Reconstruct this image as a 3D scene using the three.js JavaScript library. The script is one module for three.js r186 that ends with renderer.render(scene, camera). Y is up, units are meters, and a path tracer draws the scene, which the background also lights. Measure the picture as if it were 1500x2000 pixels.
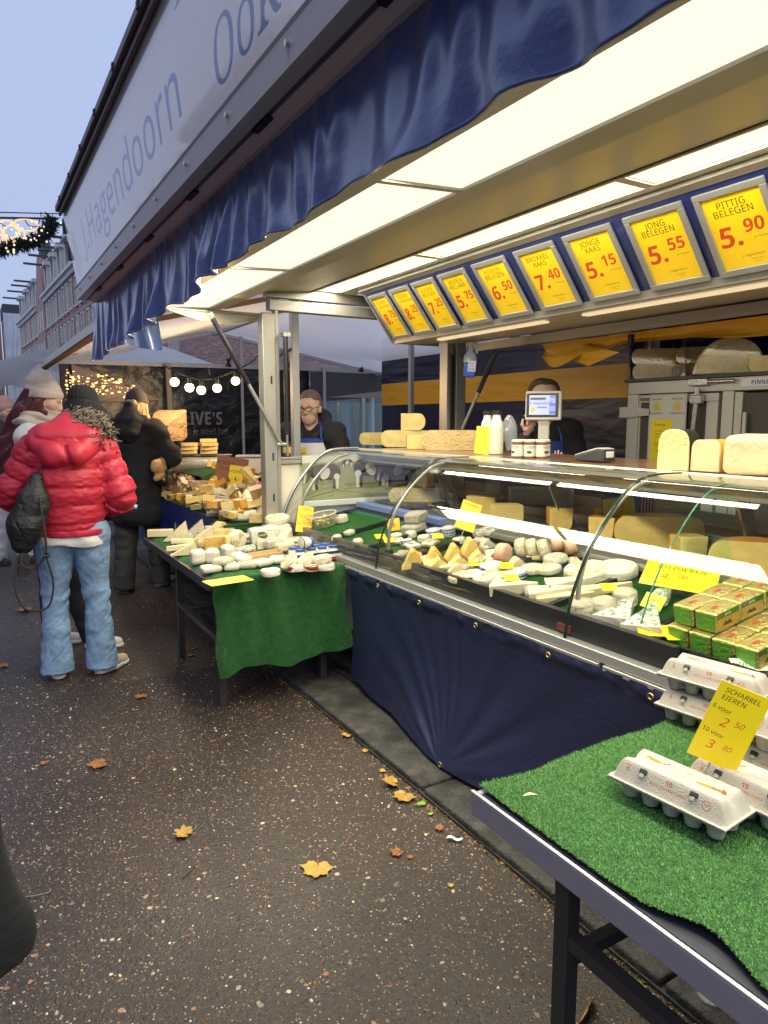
import * as THREE from 'three';
import { RoundedBoxGeometry } from 'three/addons/geometries/RoundedBoxGeometry.js';
import { mergeGeometries } from 'three/addons/utils/BufferGeometryUtils.js';
import { RectAreaLightUniformsLib } from 'three/addons/lights/RectAreaLightUniformsLib.js';

// ---------------------------------------------------------------- camera, sky, sun, exposure
const scene = new THREE.Scene();
const camera = new THREE.PerspectiveCamera(72.47, 0.75, 0.05, 600);
const EYE = 1.52, YAW = -30.466 * Math.PI / 180, PITCH = -7.553 * Math.PI / 180;
camera.position.set(0, EYE, 0);
camera.rotation.set(PITCH, YAW, 0, 'YXZ');
camera.updateMatrixWorld();
const renderer = new THREE.WebGLRenderer({ antialias: true });
renderer.toneMapping = THREE.LinearToneMapping;
renderer.toneMappingExposure = 1.4;
renderer.shadowMap.enabled = true;
RectAreaLightUniformsLib.init();

function rng(seed) { let s = seed >>> 0; return () => { s = (s + 0x6d2b79f5) >>> 0; let t = Math.imul(s ^ (s >>> 15), 1 | s); t = (t + Math.imul(t ^ (t >>> 7), 61 | t)) ^ t; return ((t ^ (t >>> 14)) >>> 0) / 4294967296; }; }
const hash2 = (x, y, s) => { let h = Math.imul(x | 0, 374761393) ^ Math.imul(y | 0, 668265263) ^ Math.imul(s | 0, 1442695041); h = Math.imul(h ^ (h >>> 13), 1274126177); return ((h ^ (h >>> 16)) >>> 0) / 4294967296; };
const fade = t => t * t * (3 - 2 * t);
// value noise; period p (in cells) makes it tile
function vn(x, y, s = 0, p = 0) {
  const xi = Math.floor(x), yi = Math.floor(y), fx = fade(x - xi), fy = fade(y - yi), w = p ? k => ((k % p) + p) % p : k => k;
  const a = hash2(w(xi), w(yi), s), b = hash2(w(xi + 1), w(yi), s), c = hash2(w(xi), w(yi + 1), s), d = hash2(w(xi + 1), w(yi + 1), s);
  return a + (b - a) * fx + (c - a) * fy + (a - b - c + d) * fx * fy;
}
const fbm = (x, y, o = 4, s = 0, p = 0) => { let v = 0, a = .5, f = 1; for (let i = 0; i < o; i++) { v += a * vn(x * f, y * f, s + i, p ? p * f : 0); a *= .5; f *= 2; } return v / (1 - Math.pow(.5, o)); };
const vn3 = (x, y, z, s = 0) => { const zi = Math.floor(z), f = fade(z - zi); return vn(x + zi * 17.3, y + zi * 9.1, s) * (1 - f) + vn(x + (zi + 1) * 17.3, y + (zi + 1) * 9.1, s) * f; };

{ // pale blue overcast dusk sky
  const W = 256, H = 128, d = new Float32Array(W * H * 4);
  for (let j = 0; j < H; j++) for (let i = 0; i < W; i++) {
    const el = (j + .5) / H - .5, k = Math.max(0, el * 2);
    const n = fbm(i / W * 8, j / H * 8 + 3, 4, 11, 8) - .5, c = 1 + n * .16 * Math.min(1, k * 6 + .2);
    const o = (j * W + i) * 4, t = Math.pow(k, .6);
    d[o] = (.355 - .055 * t) * c; d[o + 1] = (.42 - .045 * t) * c; d[o + 2] = (.60 - .01 * t) * c; d[o + 3] = 1;
  }
  const sky = new THREE.DataTexture(d, W, H, THREE.RGBAFormat, THREE.FloatType);
  sky.mapping = THREE.EquirectangularReflectionMapping; sky.magFilter = THREE.LinearFilter; sky.minFilter = THREE.LinearFilter; sky.needsUpdate = true;
  scene.background = sky; scene.environment = sky;
}
const sun = new THREE.DirectionalLight(0xfff0e0, 0.5);
sun.position.set(-9, 16, 6); sun.target.position.set(1, 0, -4); sun.castShadow = true; sun.shadow.radius = 40;
Object.assign(sun.shadow.camera, { left: -30, right: 30, top: 30, bottom: -30, near: .5, far: 80 }); sun.shadow.mapSize.set(2048, 2048);
scene.add(sun, sun.target);

// ---------------------------------------------------------------- helpers
const V = (x, y, z) => new THREE.Vector3(x, y, z), R = d => d * Math.PI / 180;
const lin = (r, g, b) => new THREE.Color().setRGB(r, g, b);
// where the line of sight through a point of a 1500 x 2000 plan of the view meets a plane of the place: used to measure the layout
function sight(px, py) { const f = 1000 / Math.tan(R(72.47) / 2); return V((px - 750) / f, (1000 - py) / f, -1).applyQuaternion(camera.quaternion); }
const onX = (px, py, X) => { const d = sight(px, py); return d.multiplyScalar(X / d.x).add(camera.position); };
const onY = (px, py, Y) => { const d = sight(px, py); return d.multiplyScalar((Y - EYE) / d.y).add(camera.position); };
const onZ = (px, py, Z) => { const d = sight(px, py); return d.multiplyScalar(Z / d.z).add(camera.position); };
const used = {};
function numbered(name) { const n = used[name] = (used[name] ?? -1) + 1; return n ? name + '_' + String(n).padStart(3, '0') : name; }
function tag(o, label, category, group, kind) { o.userData = { ...o.userData, label }; if (category) o.userData.category = category; if (group) o.userData.group = group; if (kind) o.userData.kind = kind; return o; }
function thing(name, label, category, pos = [0, 0, 0], turn = 0, group) {
  const o = new THREE.Group(); o.name = numbered(name); scene.add(o); o.position.set(...pos); o.rotation.y = turn; return tag(o, label, category, group);
}
function part(parent, name, geo, m, label) { const o = new THREE.Mesh(geo, m); o.name = name; parent.add(o); if (label) o.userData.label = label; return o; }
function solo(name, label, category, geo, m, group) { const o = new THREE.Mesh(geo, m); o.name = numbered(name); scene.add(o); return tag(o, label, category, group); }
function struct(name, geo, m, label) { const o = new THREE.Mesh(geo, m); o.name = numbered(name); scene.add(o); o.userData = { kind: 'structure', label: label || name.replace(/_/g, ' ') }; return o; }
function copyOf(src, label, pos, turn, group) { const o = src.clone(); o.name = numbered(src.name.replace(/_\d+$/, '')); scene.add(o); if (pos) o.position.set(...pos); if (turn !== undefined) o.rotation.set(0, turn, 0); o.userData = { ...src.userData, label }; if (group) o.userData.group = group; return o; }

const cache = new Map();
function mat(color, roughness = .6, o = {}) {
  const c = Array.isArray(color) ? lin(...color) : new THREE.Color(color);
  const phys = 'clearcoat' in o || 'transmission' in o || 'sheen' in o || 'ior' in o || 'specularIntensity' in o;
  return new (phys ? THREE.MeshPhysicalMaterial : THREE.MeshStandardMaterial)({ color: c, roughness, side: THREE.DoubleSide, ...o });
}
function canvasTex(w, h, draw, srgb = true) {
  const c = document.createElement('canvas'); c.width = w; c.height = h; const g = c.getContext('2d'); draw(g, w, h);
  const t = new THREE.CanvasTexture(c); if (srgb) t.colorSpace = THREE.SRGBColorSpace; t.wrapS = t.wrapT = THREE.RepeatWrapping; t.magFilter = THREE.LinearFilter; return t;
}
// f(u, v) in [0,1) -> number or [r,g,b] (0..1, sRGB when srgb)
function dataTex(w, h, f, srgb = false, rep) {
  const d = new Uint8Array(w * h * 4);
  for (let j = 0; j < h; j++) for (let i = 0; i < w; i++) { const v = f(i / w, j / h), o = (j * w + i) * 4; for (let k = 0; k < 3; k++) d[o + k] = Math.max(0, Math.min(255, 255 * (v.length ? v[k] : v))); d[o + 3] = 255; }
  const t = new THREE.DataTexture(d, w, h); if (srgb) t.colorSpace = THREE.SRGBColorSpace; t.wrapS = t.wrapT = THREE.RepeatWrapping; t.magFilter = THREE.LinearFilter; t.minFilter = THREE.LinearMipmapLinearFilter; t.needsUpdate = true;
  if (rep) t.repeat.set(...rep); return t;
}
function rep(t, x, y) { const c = t.clone(); c.repeat.set(x, y); c.needsUpdate = true; return c; }

const box = (w, h, d, x = 0, y = 0, z = 0) => new THREE.BoxGeometry(w, h, d).translate(x, y, z);
const span = (x0, x1, y0, y1, z0, z1, r = 0) => { const w = Math.abs(x1 - x0), h = Math.abs(y1 - y0), d = Math.abs(z1 - z0); const g = r ? new RoundedBoxGeometry(w, h, d, 2, Math.min(r, w / 2.01, h / 2.01, d / 2.01)) : new THREE.BoxGeometry(w, h, d); return g.translate((x0 + x1) / 2, (y0 + y1) / 2, (z0 + z1) / 2); };
const rbox = (w, h, d, r, s = 2) => new RoundedBoxGeometry(w, h, d, s, Math.min(r, w / 2.01, h / 2.01, d / 2.01));
function rod(a, b, r, r2 = r, seg = 10) { a = a.isVector3 ? a : V(...a); b = b.isVector3 ? b : V(...b); const d = b.clone().sub(a), g = new THREE.CylinderGeometry(r2, r, d.length(), seg); g.translate(0, d.length() / 2, 0); g.applyQuaternion(new THREE.Quaternion().setFromUnitVectors(V(0, 1, 0), d.normalize())); return g.translate(a.x, a.y, a.z); }
// square bar from a to b
function bar(a, b, w, h = w, up = V(0, 1, 0)) { a = a.isVector3 ? a : V(...a); b = b.isVector3 ? b : V(...b); const d = b.clone().sub(a), l = d.length(), g = new THREE.BoxGeometry(w, h, l); const m = new THREE.Matrix4().lookAt(a, b, Math.abs(d.y / l) > .98 ? V(0, 0, 1) : up); g.applyMatrix4(m); const c = a.clone().add(b).multiplyScalar(.5); return g.translate(c.x, c.y, c.z); }
const tube = (pts, r, n = 40, seg = 6, closed = false) => new THREE.TubeGeometry(new THREE.CatmullRomCurve3(pts.map(p => p.isVector3 ? p : V(...p)), closed), n, r, seg, closed);
function merge(list) {
  const out = list.map(g => { const n = g.index ? g.toNonIndexed() : g.clone(); if (!n.attributes.normal) n.computeVertexNormals(); for (const k of Object.keys(n.attributes)) if (!['position', 'normal', 'uv'].includes(k)) n.deleteAttribute(k); if (!n.attributes.uv) n.setAttribute('uv', new THREE.BufferAttribute(new Float32Array(n.attributes.position.count * 2), 2)); n.morphAttributes = {}; n.clearGroups(); return n; });
  return mergeGeometries(out);
}
// polygon in (x, y), swept along z from z0 to z1; bevel keeps edges soft
function prism(pts, z0, z1, bevel = 0) {
  const s = new THREE.Shape(pts.map(p => new THREE.Vector2(...p)));
  const g = new THREE.ExtrudeGeometry(s, { depth: Math.abs(z1 - z0) - 2 * bevel, bevelEnabled: bevel > 0, bevelSize: bevel, bevelThickness: bevel, bevelOffset: -bevel, bevelSegments: 2 });
  return g.translate(0, 0, Math.min(z0, z1) + bevel);
}
// grid sheet f(u,v) -> [x,y,z]; uv scaled to su, sv
function sheet(nu, nv, f, su = 1, sv = 1) {
  const p = [], uv = [], ix = [];
  for (let j = 0; j <= nv; j++) for (let i = 0; i <= nu; i++) { const q = f(i / nu, j / nv); p.push(...(q.isVector3 ? [q.x, q.y, q.z] : q)); uv.push(i / nu * su, j / nv * sv); }
  for (let j = 0; j < nv; j++) for (let i = 0; i < nu; i++) { const a = j * (nu + 1) + i, b = a + 1, c = a + nu + 1, d = c + 1; ix.push(a, b, d, a, d, c); }
  const g = new THREE.BufferGeometry(); g.setAttribute('position', new THREE.Float32BufferAttribute(p, 3)); g.setAttribute('uv', new THREE.Float32BufferAttribute(uv, 2)); g.setIndex(ix); g.computeVertexNormals(); return g;
}
// uv in metres from the dominant axis of each face
function metreUV(g, s = 1) {
  const n = g.index ? g.toNonIndexed() : g; n.computeVertexNormals(); const p = n.attributes.position, q = n.attributes.normal, uv = new Float32Array(p.count * 2);
  for (let i = 0; i < p.count; i++) { const ax = Math.abs(q.getX(i)), ay = Math.abs(q.getY(i)), az = Math.abs(q.getZ(i)); const [a, b] = ay >= ax && ay >= az ? [p.getX(i), p.getZ(i)] : ax >= az ? [p.getZ(i), p.getY(i)] : [p.getX(i), p.getY(i)]; uv[2 * i] = a / s; uv[2 * i + 1] = b / s; }
  n.setAttribute('uv', new THREE.BufferAttribute(uv, 2)); return n;
}
function jitter(g, amp, freq, seed = 0) { // irregular surface, moved along the normals by smooth noise
  const p = g.attributes.position, n = g.attributes.normal;
  for (let i = 0; i < p.count; i++) { const x = p.getX(i), y = p.getY(i), z = p.getZ(i), k = amp * (2 * vn3(x * freq + 31, y * freq + 57, z * freq + 91, seed) - 1); p.setXYZ(i, x + n.getX(i) * k, y + n.getY(i) * k, z + n.getZ(i) * k); }
  g.computeVertexNormals(); return g;
}

// ---------------------------------------------------------------- shared surfaces
const T = {}, M = {};
T.grain = dataTex(256, 256, (u, v) => fbm(u * 16, v * 16, 5, 3, 16));
T.speck = dataTex(256, 256, (u, v) => hash2(u * 256, v * 256, 5));
T.brush = dataTex(256, 256, (u, v) => .5 * vn(u * 2, v * 128, 8, 128) + .5 * vn(u * 4, v * 256, 9, 256));
T.smudge = dataTex(256, 256, (u, v) => .86 + .26 * (fbm(u * 6, v * 6, 5, 21, 6) - .5));
T.pebble = dataTex(256, 256, (u, v) => { const x = u * 24, y = v * 24; let m = 9; for (let j = -1; j < 2; j++) for (let i = -1; i < 2; i++) { const a = Math.floor(x) + i, b = Math.floor(y) + j, w = k => (k % 24 + 24) % 24; const dx = a + hash2(w(a), w(b), 1) - x, dy = b + hash2(w(a), w(b), 2) - y; m = Math.min(m, dx * dx + dy * dy); } return Math.sqrt(m) / 1.2; });
M.alu = mat([.36, .35, .31], .48, { metalness: .6, roughnessMap: rep(T.smudge, 2, 2) });
M.aluSky = mat([.42, .42, .44], .42, { metalness: .6, roughnessMap: T.smudge });
M.steel = mat([.5, .49, .46], .3, { metalness: .9, roughnessMap: T.smudge });
M.galv = mat([.42, .43, .43], .5, { metalness: .6, bumpMap: rep(T.grain, 4, 4), bumpScale: .0004 });
M.cream = mat([.62, .58, .47], .32, { clearcoat: .4, clearcoatRoughness: .2 });
M.hatch = mat([.42, .375, .27], .42, { clearcoat: .22, clearcoatRoughness: .2 });
M.aluMatte = mat([.46, .45, .41], .45, { metalness: .25, roughnessMap: T.smudge });
M.black = mat([.012, .012, .013], .5);
M.blackGloss = mat([.015, .015, .017], .25);
M.rubber = mat([.02, .02, .02], .8);
M.white = mat([.72, .72, .70], .5);
M.yellowCard = mat([.90, .68, .04], .5);
M.wood = mat([.36, .20, .09], .65, { bumpMap: rep(T.brush, 3, 1), bumpScale: .0006 });
M.glass = mat([.97, .99, .97], 0.0, { transmission: 1, ior: 1.5, thickness: 0 });

// ---------------------------------------------------------------- ground
{
  const r = rng(7), S = 2048, TILE = 2.6;
  const stones = [];
  for (let i = 0; i < 36000; i++) { const big = r() < .022; const a = big ? 3.5 + r() * 4.5 : .9 + r() * 2.2; const t = r(); stones.push([r() * S, r() * S, a, a * (.6 + r() * .35), r() * 3.14, t, r(), big]); }
  const tone = (t, k) => { const b = t < .26 ? [52, 46, 43] : t < .46 ? [92, 80, 71] : t < .62 ? [122, 103, 86] : t < .74 ? [132, 124, 116] : t < .82 ? [136, 96, 72] : t < .94 ? [158, 142, 118] : [186, 176, 156]; return b.map(c => Math.min(235, c * (.98 + .62 * k)) | 0); };
  const drawStones = (g, col) => { for (const [x, y, a, b, q, t, k] of stones) for (const ox of [-S, 0, S]) for (const oy of [-S, 0, S]) { if (x + ox < -12 || x + ox > S + 12 || y + oy < -12 || y + oy > S + 12) continue; g.fillStyle = col(t, k, a); g.beginPath(); g.ellipse(x + ox, y + oy, a, b, q, 0, 7); g.fill(); } };
  const base = fn => (g) => { const im = g.createImageData(S, S); for (let j = 0; j < S; j++) for (let i = 0; i < S; i++) { const c = fn(i, j), o = (j * S + i) * 4; im.data[o] = c[0]; im.data[o + 1] = c[1]; im.data[o + 2] = c[2]; im.data[o + 3] = 255; } g.putImageData(im, 0, 0); };
  const color = canvasTex(S, S, g => { base((i, j) => { const n = .5 * hash2(i >> 1, j >> 1, 3) + .5 * vn(i / 6, j / 6, 4, 0), k = 42 + 40 * n; return [k * 1.06, k * .95, k * .88]; })(g); drawStones(g, (t, k) => { const c = tone(t, k); return `rgb(${c[0]},${c[1]},${c[2]})`; }); });
  const bump = canvasTex(S, S, g => { base((i, j) => { const k = 60 + 80 * (.5 * hash2(i >> 1, j >> 1, 3) + .5 * vn(i / 6, j / 6, 4, 0)); return [k, k, k]; })(g); drawStones(g, (t, k, a) => { const v = 120 + 110 * k | 0; return `rgb(${v},${v},${v})`; }); }, false);
  const wet = dataTex(256, 256, (u, v) => .48 + .75 * (fbm(u * 5, v * 5, 5, 33, 5) - .5));
  M.asphalt = new THREE.MeshStandardMaterial({ map: color, bumpMap: bump, bumpScale: .0055, roughnessMap: rep(wet, .37, .37), roughness: 1, vertexColors: true });
  const xs = [], zs = []; for (let x = -14; x < 1.5; x += Math.abs(x) > 4 ? 1 : .18) xs.push(x); xs.push(1.5); for (let z = 12; z > -170; z -= z > -9 ? .2 : z > -30 ? 1.5 : 12) zs.push(z);
  const p = [], uv = [], col = [], ix = [];
  for (const z of zs) for (const x of xs) { const n = fbm(x * .9 + 40, z * .9 + 40, 5, 2), m = fbm(x * 3 + 9, z * 3 + 70, 4, 6); p.push(x, .006 * (n - .5), z); uv.push(x / TILE, z / TILE); const k = .54 + .62 * (n - .5) + .34 * (m - .5); col.push(k * 1.12, k, k * .88); }
  const nx = xs.length; for (let j = 0; j < zs.length - 1; j++) for (let i = 0; i < nx - 1; i++) { const a = j * nx + i; ix.push(a, a + 1, a + nx + 1, a, a + nx + 1, a + nx); }
  const g = new THREE.BufferGeometry(); g.setAttribute('position', new THREE.Float32BufferAttribute(p, 3)); g.setAttribute('uv', new THREE.Float32BufferAttribute(uv, 2)); g.setAttribute('color', new THREE.Float32BufferAttribute(col, 3)); g.setIndex(ix); g.computeVertexNormals();
  struct('road', g, M.asphalt, 'dark asphalt street with exposed pebbles');

  // loose and proud pebbles in the asphalt: nobody could count them
  const geo = new THREE.IcosahedronGeometry(1, 1); jitter(geo, .25, 1.3, 4);
  const N = 9000, im = new THREE.InstancedMesh(geo, mat([1, 1, 1], .55), N), m4 = new THREE.Matrix4(), q = new THREE.Quaternion(), c = new THREE.Color();
  for (let i = 0; i < N; i++) {
    const far = Math.pow(r(), 1.6), z = 0.4 - far * 8.5, x = 1.47 - r() * (2.2 + far * 3); const s = .0012 + .0035 * Math.pow(r(), 4);
    q.setFromEuler(new THREE.Euler(r() * .4, r() * 6.3, r() * .4)); m4.compose(V(x, .0005, z), q, V(s * (1 + r() * .5), s * .6, s)); im.setMatrixAt(i, m4);
    const b = tone(r() < .25 ? .97 * r() : .4 + .6 * r(), r()); c.setRGB(b[0] / 255, b[1] / 255, b[2] / 255, THREE.SRGBColorSpace); im.setColorAt(i, c);
  }
  im.name = 'gravel'; scene.add(im); tag(im, 'small pale pebbles embedded in the dark asphalt', 'gravel', null, 'stuff');
}
{ // kerb of long dark concrete stones, then the pavement under the trailer
  const tex = dataTex(512, 512, (u, v) => { const n = fbm(u * 6, v * 6, 5, 41, 6), s = hash2(u * 512, v * 512, 6); const k = .09 + .26 * n + .20 * (s - .5) + (s > .97 ? .22 : 0); return [k * 1.0, k * .98, k * .92]; }, true);
  const conc = n => mat([.6 + n, .6 + n, .58 + n], .75, { map: rep(tex, 2.2, 2.2), bumpMap: rep(T.grain, 5, 5), bumpScale: .006 });
  const cs = [0, .12, -.1].map(n => conc(n + .35));
  const kerb = new THREE.Group(); kerb.name = 'kerb'; scene.add(kerb); kerb.userData = { kind: 'structure', label: 'dark concrete kerb stones along the street' };
  const r = rng(3); let k = 0;
  for (let z = -1.074 + 1.15 * 3; z > -12; z -= 1.15) { const g = metreUV(span(1.49, 1.785, -.12, .036 + r() * .004, z - .006, z - 1.144, .012)); part(kerb, 'kerb_stone', g, cs[k++ % 3]); }
  const bed = struct('pavement', metreUV(span(1.484, 16, -.3, .012, 14, -160)), mat([.05, .048, .045], .9, { map: rep(tex, 1, 1) }), 'dark pavement under the stalls');
  bed.material.color.setRGB(.7, .68, .62);
  const r2 = rng(5);
  for (let z = 1.2; z > -5; z -= .3) for (let x = 1.79; x < 3.2; x += .3) part(bed, 'paving_slab', metreUV(span(x + .002, x + .298, 0, .033 + .003 * r2(), z - .002, z - .298, .004)), cs[(k += 1 + (r2() * 3 | 0)) % 3]);
  // round metal number plate let into the kerb
  const disc = canvasTex(256, 256, (g) => { g.fillStyle = '#8d8b84'; g.fillRect(0, 0, 256, 256); g.fillStyle = '#3a3835'; g.translate(128, 128); g.rotate(-2.0); g.font = 'bold 150px sans-serif'; g.textAlign = 'center'; g.textBaseline = 'middle'; g.fillText('80', 0, 8); });
  const dg = new THREE.CylinderGeometry(.036, .037, .006, 40), pl = thing('number_plate', 'round grey metal number plate set into the dark kerb', 'plate', [1.556, .041, -.972]);
  part(pl, 'disc', dg, M.steel); part(pl, 'number', new THREE.CircleGeometry(.033, 40).rotateX(-Math.PI / 2).translate(0, .0034, 0), mat('#ffffff', .4, { map: disc, metalness: .3 }));
}

// ---------------------------------------------------------------- far houses of the street
{
  const brick = dataTex(256, 256, (u, v) => { const row = Math.floor(v * 32), x = u * 16 + (row % 2) * .5, fx = x - Math.floor(x), fy = v * 32 - row; const mort = fx < .06 || fy < .12; const t = hash2(Math.floor(x) % 16, row, 9), k = mort ? .62 : .46 + .16 * t; return mort ? [k, k * .94, k * .90] : [k * 1.12, k * .86, k * .82]; }, true);
  const mB = [[.95, 1, 1.05], [.85, .92, .98], [1, 1, 1], [.9, .9, .92]].map(c => mat(c, .85, { map: brick }));
  const mW = mat([.5, .5, .5], .6), mRoof = mat([.05, .055, .07], .6), mGlass = mat([.03, .035, .045], .08, { metalness: 0 }), mCur = mat([.45, .45, .46], .7);
  const P1 = onX(142, 522, 7.6), h = P1.y, at = (x, y) => onY(x, y, h);
  function house(a, b, i, opt = {}) {
    const d = b.clone().sub(a); d.y = 0; const W = d.length(); const n = opt.bays || 4, lev = 4, wall = h - .55;
    const t = thing('brick_house', opt.label, 'house', [a.x, 0, a.z], Math.atan2(-d.z, d.x), opt.group || 'brick terrace houses along the street');
    part(t, 'wall', metreUV(span(0, W - .02, 0, wall, .02, 9), 2.2), mB[i % 4]);
    part(t, 'cornice', merge([span(-.02, W, wall, h - .2, -.25, 9), span(-.06, W + .02, h - .2, h, -.5, 9)]), mW);
    part(t, 'pier', span(0, .35, 0, wall, -.1, .02), mB[(i + 1) % 4]); part(t, 'pier', span(W / 2 - .15, W / 2 + .15, 3.4, wall, -.06, .02), mB[(i + 1) % 4]);
    const fl = (wall - 3.6) / 3, bw = W / n;
    for (let k = 0; k < 3; k++) {
      part(t, 'brick_band', span(0, W - .02, 3.5 + k * fl, 3.75 + k * fl, -.07, .02), mB[(i + 2) % 4]);
      for (let j = 0; j < n; j++) { const x = (j + .5) * bw, y0 = 4.2 + k * fl, y1 = 3.3 + (k + 1) * fl, w = bw * .27; const f = part(t, 'window', merge([span(x - w, x - w + .12, y0, y1, -.09, .06), span(x + w - .12, x + w, y0, y1, -.09, .06), span(x - w, x + w, y1, y1 + .14, -.09, .06), span(x - w - .1, x + w + .1, y0 - .14, y0, -.16, .06), span(x - .05, x + .05, y0, y1, -.05, .06), span(x - w, x + w, y0 + (y1 - y0) * .66, y0 + (y1 - y0) * .66 + .08, -.05, .06)]), mW); part(f, 'pane', span(x - w + .12, x + w - .12, y0, y1, .0, .03), (i + j + k) % 3 ? mGlass : mCur); }
    }
    const rf = part(t, 'roof', prism([[0, h], [1.2, h + 2.6], [9, h + 2.6], [9, h]], 0, 1).rotateY(Math.PI / 2 * -1).scale(W, 1, 1).translate(W, 0, 0), mRoof); rf.geometry = metreUV(span(0, W, h, h + 2.2, 1.3, 8.5));
    for (let j = 0; j < (opt.dormers ?? 2); j++) { const x = (j + .5) * W / (opt.dormers ?? 2), dm = part(t, 'dormer', merge([span(x - .95, x - .6, h, h + 2.4, -.1, 2.5), span(x + .6, x + .95, h, h + 2.4, -.1, 2.5), span(x - 1.15, x + 1.15, h + 2.4, h + 2.75, -.35, 3)]), mW); part(dm, 'pane', span(x - .6, x + .6, h + .2, h + 2.4, .05, .1), mGlass); part(t, 'hoist_beam', span(x - .1, x + .1, h + 2.45, h + 2.62, -1.9, .1), mRoof); part(t, 'chimney', span(x + 1.4, x + 2, h + 2.2, h + 4, 2.4, 3.2), mB[i % 4]); }
    return t;
  }
  const far = [[[345, 250], [236, 424]], [[236, 424], [184, 479]], [[184, 479], [142, 522]], [[142, 522], [112, 554]], [[112, 554], [88, 580]]];
  const where = ['brick house nearest of the terrace, behind the trailer and stall roofs', 'brick house that stands nearest behind the trailer roof, mostly hidden', 'brick house just left of the sign board end, with pale cornice', 'brick house with two dormers, second from the sign board end', 'brick house with dormers beside the dark pinnacled gable'];
  far.forEach(([p, q], i) => house(at(...p), at(...q), i, { label: where[i] }));
  const g0 = at(88, 580), g1 = at(74, 596), gd = g1.clone().sub(g0), gW = gd.length();
  const tower = thing('gabled_house', 'narrow brick house with a dark pinnacle between the dormered terraces', 'house', [g0.x, 0, g0.z], Math.atan2(-gd.z, gd.x));
  part(tower, 'wall', metreUV(span(0, gW, 0, h + 1.2, -.15, 8), 2.2), mB[1]); part(tower, 'gable', prism([[gW * .12, h + 1.2], [gW * .88, h + 1.2], [gW * .7, h + 3.4], [gW * .5, h + 4.4], [gW * .3, h + 3.4]], -.15, 1.5), mB[3]);
  part(tower, 'pinnacle', merge([new THREE.ConeGeometry(.7, 3.2, 6).translate(gW / 2, h + 6.4, .6), new THREE.CylinderGeometry(.55, .6, 1.4, 6).translate(gW / 2, h + 4.6, .6)]), mRoof);
  for (let j = 0; j < 3; j++) for (let k = 0; k < 3; k++) part(tower, 'window', span(gW * (.2 + .3 * j) - .4, gW * (.2 + .3 * j) + .4, 4 + k * 3, 6 + k * 3, -.2, -.1), mCur);
  const far2 = [[[74, 597], [60, 611]], [[60, 611], [49, 622]], [[49, 622], [38, 632]]], w2 = ['farther brick house just left of the dark pinnacled gable', 'farther brick house in the middle of the distant dormered row', 'farthest brick house beside the wrapped white building'];
  far2.forEach(([p, q], i) => house(at(...p), at(...q), i + 2, { label: w2[i], dormers: i ? 1 : 2, group: 'brick terrace houses along the street' }));
  { // building in white scaffold sheeting at the end of the row, and the turreted house beyond it
    const a = onZ(50, 735, -104), b = onZ(14, 735, -104), top = onZ(20, 612, -104).y;
    const t = thing('wrapped_building', 'tall house wrapped in white scaffold sheeting at the end of the row', 'house', [(a.x + b.x) / 2, 0, -104]);
    const W = a.x - b.x; part(t, 'sheeting', sheet(30, 40, (u, v) => [-W / 2 + W * u, v * top, .12 * vn(u * 9, v * 6, 4) + .12 * vn(u * 3, v * 14, 5)], 1, 1), mat([.55, .6, .68], .7)); part(t, 'wall', span(-W / 2 + .1, W / 2 - .1, 0, top - .3, -8, -.1), mB[0]); part(t, 'roof', span(-W / 2, W / 2, top - .3, top + 1.2, -7, -.4), mRoof);
    const c = onZ(8, 735, -110), e = onZ(-60, 735, -110), t2h = onZ(5, 600, -110).y, w = c.x - e.x;
    const t2 = thing('turret_house', 'brick corner house with a small turret at the left picture edge', 'house', [(c.x + e.x) / 2, 0, -110]);
    part(t2, 'wall', metreUV(span(-w / 2, w / 2, 0, t2h, -8, 0), 2.2), mB[2]); part(t2, 'turret', merge([new THREE.CylinderGeometry(.8, .9, 3.4, 8).translate(w / 2 - 1.1, t2h + 1, 0), new THREE.ConeGeometry(1.1, 2.4, 8).translate(w / 2 - 1.1, t2h + 3.9, 0), new THREE.ConeGeometry(.25, 1.5, 5).translate(w / 2 - 1.1, t2h + 5.6, 0)]), mW);
    for (let j = 0; j < 4; j++) for (let k = 0; k < 4; k++) part(t2, 'window', span(-w / 2 + w * (j + .3) / 4, -w / 2 + w * (j + .65) / 4, 2.5 + k * 3, 4.4 + k * 3, -.1, .06), mCur);
  }
  // the other side of the street, left of the picture and mirrored in the sign board
  const oppo = [[-13, 4, -6, 8.5], [-13, -6, -17, 11.6], [-13, -17, -26, 9.2], [-13, -26, -38, 12], [-13, -38, -52, 10]];
  oppo.forEach(([x, z0, z1, hh], i) => { const t = thing('brick_house', ['brick house opposite the cheese stall, outside the picture', 'tall brick house on the opposite side of the street', 'low brick house on the opposite side of the street', 'tallest brick house on the opposite side', 'brick house far along the opposite side'][i], 'house', [x, 0, z0], Math.PI / 2, 'houses on the opposite side'); const W = z0 - z1; part(t, 'wall', metreUV(span(0, W - .02, 0, hh, -9, 0), 2.2), mB[i % 4]); part(t, 'cornice', span(-.05, W, hh, hh + .5, -9, .4), mW);
    for (let k = 0; k < 3; k++) for (let j = 0; j < 4; j++) { const f = part(t, 'window', span(W * (j + .25) / 4, W * (j + .6) / 4, 4.2 + k * 2.9, 6.2 + k * 2.9, -.05, .08), mW); part(f, 'pane', span(W * (j + .27) / 4, W * (j + .58) / 4, 4.3 + k * 2.9, 6.1 + k * 2.9, .07, .1), mGlass); } });
}

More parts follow.
